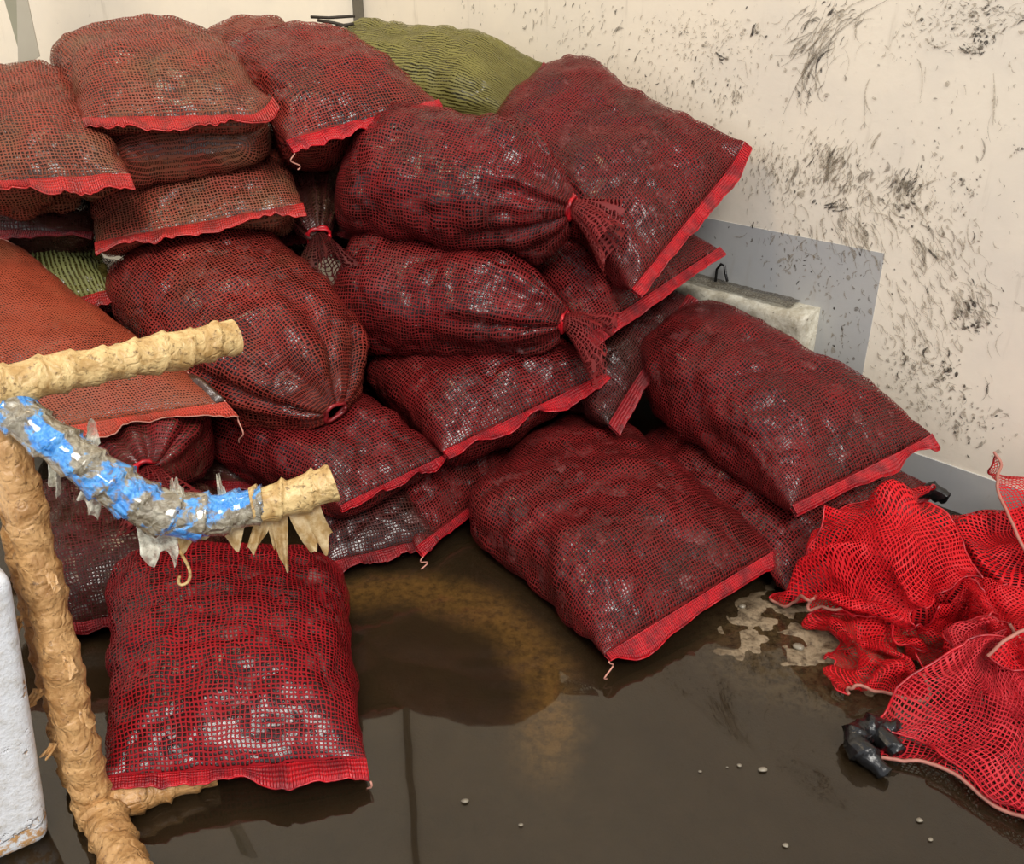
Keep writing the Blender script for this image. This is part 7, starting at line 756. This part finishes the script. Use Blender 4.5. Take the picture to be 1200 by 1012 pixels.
def flap_mat():
    t = NT('torn_tape'); ob = t.coord('Object'); n = t.noise(ob, 45, 5, 0.7)
    col = t.mix(t.rng(n.outputs['Fac'], 0.3, 0.66), lin(242, 222, 176), lin(196, 162, 104))
    tl = t.n('ShaderNodeBsdfTranslucent'); t.l(col, tl.inputs[0])
    return t.done(t.mixsh(0.45, t.bsdf(col, 0.35, t.bump(n.outputs['Fac'], 0.004)), tl.outputs[0]))
M['flap'] = flap_mat()

def spline(pts, n):
    A = np.asarray(pts, float)[:, None, :]
    return cubic_up(A, max(1, int(math.ceil(n / (len(pts) - 1)))))[:, 0]

def taped(name, pts, r0, mat, parent, seed, n=90, m=28, rough=1.0, ragged=0.0):
    p = spline(pts, n); n = len(p)
    tan = unit(np.gradient(p, axis=0)); ref = np.array([0.3, 0.5, 0.8]) if abs(tan[:, 2]).mean() < 0.8 else np.array([1.0, 0.2, 0.0])
    a = unit(np.cross(tan, ref)); b = np.cross(tan, a)
    s = np.concatenate([[0], np.cumsum(np.linalg.norm(np.diff(p, axis=0), axis=1))])
    ph = np.linspace(0, 2 * math.pi, m)
    R0 = np.interp(np.linspace(0, 1, n), np.linspace(0, 1, len(r0)), r0) if hasattr(r0, '__len__') else np.full(n, r0)
    d = np.cos(ph)[None, :, None] * a[:, None] + np.sin(ph)[None, :, None] * b[:, None]
    S0 = p[:, None] + d * R0[:, None, None]; Qs = S0 + seed * 1.7
    lap = (s[:, None] / 0.055 + ph[None, :] / (2 * math.pi)) % 1.0
    ridge = np.clip(1 - np.abs(vnoise(Qs, 26, seed)) / 0.18, 0, 1)
    disp = rough * (0.0060 * lap ** 3 + 0.0045 * vnoise(Qs, 14, seed + 1) + 0.002 * ridge + 0.0008 * vnoise(Qs, 60, seed + 2))
    V = S0 + d * disp[..., None]
    V[:, -1] = V[:, 0]
    F = [list(f) for f in grid_faces(n, m)]
    V = V.reshape(-1, 3); c0, c1 = len(V), len(V) + 1
    V = np.concatenate([V, [p[0] - tan[0] * R0[0] * 0.15, p[-1] + tan[-1] * R0[-1] * 0.1]])
    for j in range(m - 1): F.append([c0, j + 1, j]); F.append([c1, (n - 1) * m + j, (n - 1) * m + j + 1])
    return mesh_obj(name, V, F, mat, parent)

def flap(name, p0, p1, drops, mat, parent, seed, sway=(0, 0, 0), taper=0.0, grow=1.45):
    """torn strip of tape hanging from the line p0-p1; drops: lengths along it"""
    p0, p1 = np.array(p0, float), np.array(p1, float); n, m = 26, 16
    t = np.linspace(0, 1, n); k = np.linspace(0, 1, m)
    ln = grow * np.interp(t, np.linspace(0, 1, len(drops)), drops) * (1 + 0.25 * vnoise(np.stack([t * 5 + seed, t * 0, t * 0], -1), 1.0, seed))
    base = p0 + (p1 - p0) * t[:, None]; cen = base.mean(0)
    V = base[:, None] + np.array([0, 0, -1.0]) * (ln[:, None] * k[None, :])[..., None] + np.array(sway) * (k ** 1.5)[None, :, None]
    V = V + (cen - base)[:, None] * (taper * k)[None, :, None]
    nz = unit(np.cross(p1 - p0, [0, 0, 1.0]))
    V = V + nz * (0.012 * vnoise(V * 1.0 + seed, 40, 3) * k[None, :] + 0.008 * np.sin(t * 14 + seed)[:, None] * k[None, :])[..., None]
    F = grid_faces(n, m)
    return mesh_obj(name, V.reshape(-1, 3), F, mat, parent)

fr = thing('tape_wrapped_frame', (-0.84, 1.30, 0.0), 'tubular frame wrapped in yellowed tape, one bent arm patched in blue', 'frame')
post = taped('post', [(-0.838, 1.288, 0.02), (-0.842, 1.30, 0.25), (-0.850, 1.34, 0.55), (-0.868, 1.385, 0.84), (-0.872, 1.39, 0.905)], [0.040, 0.034, 0.032, 0.031, 0.030], M['tape_post'], fr, 3, 120)
taped('rear_post', [(-0.915, 1.37, 0.02), (-0.925, 1.41, 0.4), (-0.935, 1.45, 0.80)], [0.026, 0.024, 0.024], M['tape_post'], fr, 4, 80)
taped('upper_arm', [(-0.95, 1.33, 0.90), (-0.86, 1.37, 0.913), (-0.72, 1.50, 0.905), (-0.62, 1.61, 0.895), (-0.555, 1.685, 0.888)], [0.032, 0.034, 0.031, 0.033, 0.031], M['tape'], fr, 5, 110)
bent = taped('bent_arm', [(-0.96, 1.36, 0.90), (-0.860, 1.375, 0.885), (-0.776, 1.352, 0.827), (-0.691, 1.350, 0.745), (-0.618, 1.36, 0.682), (-0.544, 1.395, 0.655), (-0.452, 1.418, 0.664)], [0.030, 0.033, 0.035, 0.037, 0.039, 0.036, 0.034], M['blue'], fr, 6, 150, rough=1.3); bent['label'] = 'blue tape under cloudy torn film'
end_ = taped('arm_end', [(-0.475, 1.412, 0.660), (-0.42, 1.43, 0.664), (-0.335, 1.468, 0.680)], [0.031, 0.034, 0.031], M['tape'], fr, 7, 60, rough=1.4)
taped('floor_bar', [(-0.85, 1.28, 0.036), (-0.74, 1.335, 0.035), (-0.625, 1.385, 0.033)], [0.041, 0.036, 0.030], M['tape_post'], fr, 8, 60, rough=1.3)
taped('floor_bar', [(-0.845, 1.30, 0.036), (-0.76, 1.20, 0.036), (-0.64, 1.06, 0.036)], [0.040, 0.036, 0.036], M['tape_post'], fr, 9, 60, rough=1.3)
flap('tape_flap', (-0.665, 1.352, 0.665), (-0.60, 1.362, 0.645), [0.050, 0.062, 0.040, 0.055, 0.030], M['film'], bent, 1)
flap('tape_flap', (-0.60, 1.362, 0.645), (-0.49, 1.405, 0.630), [0.030, 0.036, 0.018, 0.012, 0.022, 0.034, 0.004], M['flap'], bent, 2)
flap('tape_flap', (-0.475, 1.408, 0.635), (-0.435, 1.42, 0.638), [0.045, 0.05, 0.04, 0.03], M['flap'], end_, 3, (-0.025, 0, 0), 0.15)
flap('tape_flap', (-0.455, 1.415, 0.638), (-0.415, 1.425, 0.640), [0.06, 0.075, 0.065], M['flap'], end_, 4, (0.0, 0, 0), 0.35)
flap('tape_flap', (-0.415, 1.425, 0.640), (-0.360, 1.45, 0.650), [0.055, 0.07, 0.07, 0.05], M['flap'], end_, 5, (0.025, 0, 0), 0.25)
flap('tape_flap', (-0.79, 1.345, 0.80), (-0.765, 1.345, 0.785), [0.03, 0.05, 0.03], M['film'], bent, 6, (-0.01, 0, 0), 0.4)
flap('tape_flap', (-0.735, 1.345, 0.755), (-0.70, 1.345, 0.725), [0.03, 0.03, 0.045, 0.02], M['film'], bent, 7, (-0.02, 0, 0), 0.2)
flap('tape_flap', (-0.74, 1.37, 0.80), (-0.72, 1.37, 0.785), [-0.03, -0.045, -0.02], M['film'], bent, 8, (0.02, 0, 0), 0.4)
flap('tape_flap', (-0.60, 1.365, 0.715), (-0.575, 1.37, 0.70), [-0.015, -0.022, -0.012], M['film'], bent, 9, (0, 0, 0), 0.3)
flap('tape_flap', (-0.53, 1.40, 0.688), (-0.515, 1.405, 0.69), [-0.02, -0.03, -0.012], M['film'], bent, 10, (0, 0, 0), 0.3)
for q, (x, y, z, dx) in enumerate([(-0.806, 1.30, 0.60, 0.012), (-0.808, 1.29, 0.42, 0.012), (-0.880, 1.29, 0.34, -0.014), (-0.872, 1.275, 0.22, -0.016), (-0.878, 1.30, 0.50, -0.012), (-0.802, 1.28, 0.30, 0.010)]):
    flap('tape_flap', (x - 0.012, y, z), (x + 0.012, y - 0.01, z + 0.008), [0.012, 0.026, 0.018], M['tape_post'], post, 20 + q, (dx, -0.006, 0), 0.3)
k = np.linspace(0, 1, 30)
tube('hanging_strand', np.stack([-0.600 + 0.012 * np.sin(k * 5.5), 1.358 + 0 * k, 0.600 - 0.075 * np.sin(k * 2.3)], -1), 0.003, M['tape'], fr, 5)

# ------------------------------------------------------------------ white chipped block
def chipped_mat():
    t = NT('chipped_white'); ob = t.coord('Object'); n = t.noise(ob, 7, 6, 0.65); n2 = t.noise(ob, 45, 5, 0.75)
    col = t.mix(t.rng(n2.outputs['Fac'], 0.4, 0.75), lin(226, 228, 230), lin(196, 192, 184))
    col = t.mix(t.math('MULTIPLY', t.rng(n.outputs['Fac'], 0.58, 0.62), t.rng(n2.outputs['Fac'], 0.46, 0.56)), col, lin(196, 150, 96))
    col = t.mix(t.rng(n2.outputs['Fac'], 0.70, 0.74, 0.0, 0.8), col, lin(60, 54, 48))
    h = t.math('SUBTRACT', n2.outputs['Fac'], t.rng(n.outputs['Fac'], 0.57, 0.62))
    return t.done(t.bsdf(col, 0.6, t.bump(h, 0.004)))
M['chipped'] = chipped_mat()
import bmesh
bl = thing('white_block', (-1.15, 1.25, 0.0), 'white chipped block with worn tan patches at the picture edge beside the taped post', 'block')
a = np.array([-0.827, -0.562, 0]); b = np.array([-0.562, 0.827, 0]); c0 = np.array([-0.906, 1.236, 0.0]); c1 = np.array([-0.812, 1.212, 0.652])
V = [c0, c0 + a * 0.5, c0 + a * 0.5 + b * 0.36, c0 + b * 0.36, c1, c1 + a * 0.62, c1 + a * 0.62 + b * 0.42, c1 + b * 0.03 + b * 0.39]
V[3] = V[3] + np.array([-0.05, 0, 0]); V[7] = V[7] + np.array([-0.12, 0, 0])
body = mesh_obj('body', np.array(V), box8(None), M['chipped'], bl)
bm = bmesh.new(); bm.from_mesh(body.data)
bmesh.ops.bevel(bm, geom=bm.edges[:], offset=0.035, segments=5, affect='EDGES', profile=0.6)
bm.to_mesh(body.data); bm.free()
for f in body.data.polygons: f.use_smooth = True

# ------------------------------------------------------------------ ledge on the wall, hook
def ledge_material():
    t = NT('grimy_render'); g = t.geo(); n = t.noise(g, 18, 6, 0.75); n2 = t.noise(g, 60, 4, 0.7)
    col = t.mix(t.rng(n.outputs['Fac'], 0.35, 0.65), lin(200, 196, 180), lin(158, 150, 130))
    col = t.mix(t.rng(n2.outputs['Fac'], 0.60, 0.70, 0.0, 0.8), col, lin(66, 58, 48))
    return t.done(t.bsdf(col, 0.6, t.bump(n2.outputs['Fac'], 0.003)))
M['ledge'] = ledge_material()
def rough_box(name, t0, t1, z0, z1, d1, mat, parent, amp):
    # an arched grid: bottom edge - front face - top face, with closed ends
    prof = [(0.0, z0), (d1 * 0.9, z0), (d1, z0 + 0.02)] + [(d1, z) for z in np.linspace(z0 + 0.04, z1 - 0.03, 9)] + [(d1 * 0.97, z1 - 0.012), (d1 * 0.85, z1)] + [(d, z1 + 0.012 * (1 - d / d1)) for d in np.linspace(d1 * 0.7, -0.01, 7)]
    T = np.concatenate([[t0 + 0.0], np.linspace(t0 + 0.006, t1, 60)])
    V = np.array([[wp(t, z, d * (0.80 if i == 0 else 1)) for (d, z) in prof] for i, t in enumerate(T)])
    nrm = unit(np.cross(np.gradient(V, axis=0), np.gradient(V, axis=1)))
    V = V + nrm * (amp * vnoise(V, 22, 31) + amp * 0.6 * vnoise(V, 70, 32))[..., None]
    n, m = V.shape[:2]; F = [list(f) for f in grid_faces(n, m)]; F.append(list(range(m)))
    return mesh_obj(name, V.reshape(-1, 3), F, mat, parent)
led = thing('wall_ledge', wp(0.9, 0.30), 'rough white ledge block jutting from the grey wall patch, grime along its top', 'ledge')
rough_box('ledge_body', 0.545, 1.45, 0.28, 0.535, 0.10, M['ledge'], led, 0.004)
M['grime'] = mud_mat('ledge_grime', lin(70, 63, 52), 0.7)
V = np.array([[wp(t, 0.5405 + 0.014 * (1 - d / 0.1), d) for d in np.linspace(0.0, 0.075, 6)] for t in np.linspace(0.62, 1.4, 40)])
V[..., 2] += 0.004 + 0.003 * vnoise(V, 40, 8)
g = mesh_obj('grime', V.reshape(-1, 3), grid_faces(40, 6), M['grime'], led); g['kind'] = 'stuff'
M['black'] = plain_material('black_rubber', lin(24, 23, 23), 0.25, 30, 0.3, 0.004)
hk = thing('wire_hook', wp(0.93, 0.57), 'small black bent wire hook sticking up behind the wall ledge', 'hook')
tube('wire', [wp(0.955, 0.555, 0.03), wp(0.958, 0.60, 0.025), wp(0.945, 0.622, 0.02), wp(0.93, 0.618, 0.02), wp(0.922, 0.59, 0.02), wp(0.905, 0.568, 0.03)], 0.005, M['black'], hk, 6)

# ------------------------------------------------------------------ odds and ends
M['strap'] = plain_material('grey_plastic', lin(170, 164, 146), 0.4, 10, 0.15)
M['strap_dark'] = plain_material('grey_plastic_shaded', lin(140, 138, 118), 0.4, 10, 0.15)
st = thing('plastic_strap', (-1.82, 3.32, 1.2), 'grey folded plastic strap hanging against the pale back wall', 'strap')
def panel(name, p, mat, parent, th=0.004):
    p = np.array(p, float); n = unit(np.cross(p[1] - p[0], p[3] - p[0])) * th
    return mesh_obj(name, np.concatenate([p, p + n]), box8(None), mat, parent, smooth=False)
panel('strap_face', [(-1.699, 3.320, 1.267), (-1.615, 3.320, 1.311), (-1.615, 3.320, 1.484), (-1.652, 3.320, 1.484)], M['strap'], st)
panel('strap_face', [(-1.652, 3.320, 1.484), (-1.615, 3.320, 1.484), (-1.363, 3.320, 2.658), (-1.400, 3.320, 2.658)], M['strap'], st)
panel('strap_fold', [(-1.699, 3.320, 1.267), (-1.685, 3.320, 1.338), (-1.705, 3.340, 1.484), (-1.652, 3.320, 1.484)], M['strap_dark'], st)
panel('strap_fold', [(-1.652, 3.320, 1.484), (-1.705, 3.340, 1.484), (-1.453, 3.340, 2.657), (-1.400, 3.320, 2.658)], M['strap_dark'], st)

M['twig'] = plain_material('dark_twig', lin(50, 42, 30), 0.7, 40, 0.3)
tw = thing('twig_bundle', (-0.767, 3.750, 1.371), 'dry dark twigs lying along the top between the brownish sacks and the olive sack', 'twigs')
tube('twig', [(-0.875, 3.750, 1.368), (-0.815, 3.750, 1.377), (-0.744, 3.750, 1.374), (-0.658, 3.750, 1.382)], 0.006, M['twig'], tw, 5)
tube('twig', [(-0.856, 3.750, 1.362), (-0.810, 3.750, 1.368), (-0.783, 3.750, 1.377)], 0.006, M['twig'], tw, 5)
tube('twig', [(-0.768, 3.750, 1.365), (-0.717, 3.750, 1.382), (-0.651, 3.750, 1.394), (-0.602, 3.750, 1.400)], 0.006, M['twig'], tw, 5)
tube('twig', [(-0.765, 3.750, 1.424), (-0.697, 3.750, 1.421), (-0.596, 3.750, 1.427)], 0.006, M['twig'], tw, 5)
tube('twig', [(-0.740, 3.750, 1.412), (-0.676, 3.750, 1.403), (-0.625, 3.750, 1.391)], 0.006, M['twig'], tw, 5)
tube('twig', [(-0.833, 3.750, 1.362), (-0.758, 3.750, 1.362), (-0.726, 3.750, 1.359)], 0.006, M['twig'], tw, 5)

gl = thing('rubber_scrap', (0.777, 1.456, 0.0), 'crumpled black wet rubber scrap at the puddle edge beside the heap', 'scrap')
taped('scrap_body', [(0.86, 1.50, 0.028), (0.80, 1.505, 0.038), (0.755, 1.475, 0.034), (0.765, 1.43, 0.026), (0.80, 1.39, 0.016)], [0.014, 0.026, 0.022, 0.024, 0.012], M['black'], gl, 12, 50, 20, rough=1.8)
taped('cuff', [(0.80, 1.50, 0.03), (0.825, 1.465, 0.028), (0.835, 1.44, 0.02)], [0.018, 0.016, 0.010], M['black'], gl, 13, 30, 18, rough=1.6)
gl2 = thing('rubber_scrap', (1.30, 2.40, 0.05), 'small black scrap poking out behind the empty nets near the grey skirting', 'scrap')
taped('scrap_body', [(1.24, 2.40, 0.10), (1.29, 2.41, 0.125), (1.34, 2.40, 0.10)], [0.012, 0.024, 0.016], M['black'], gl2, 14, 30, 16, rough=1.5)
M['shell'] = plain_material('pale_shell', lin(140, 130, 112), 0.3, 60, 0.3)
for i, (x, y, s) in enumerate(BITS):
    th = np.linspace(0, math.pi, 7)[:, None]; ph = np.linspace(0, 2 * math.pi, 11)[None, :]
    V = np.stack(np.broadcast_arrays(np.sin(th) * np.cos(ph) * s * 1.3, np.sin(th) * np.sin(ph) * s, np.cos(th) * s * 0.6), -1)
    V = V * (1 + 0.3 * vnoise(V / s + i * 5, 1.3, i)[..., None]) + np.array([x, y, 0.003 + s * 0.3])
    o = mesh_obj('shell_fragment', V.reshape(-1, 3), grid_faces(7, 11), M['shell'], origin=(x, y, 0))
    tag(o, 'tiny pale shell fragment lying in the brown puddle', 'shell', 'shell fragments in the puddle')
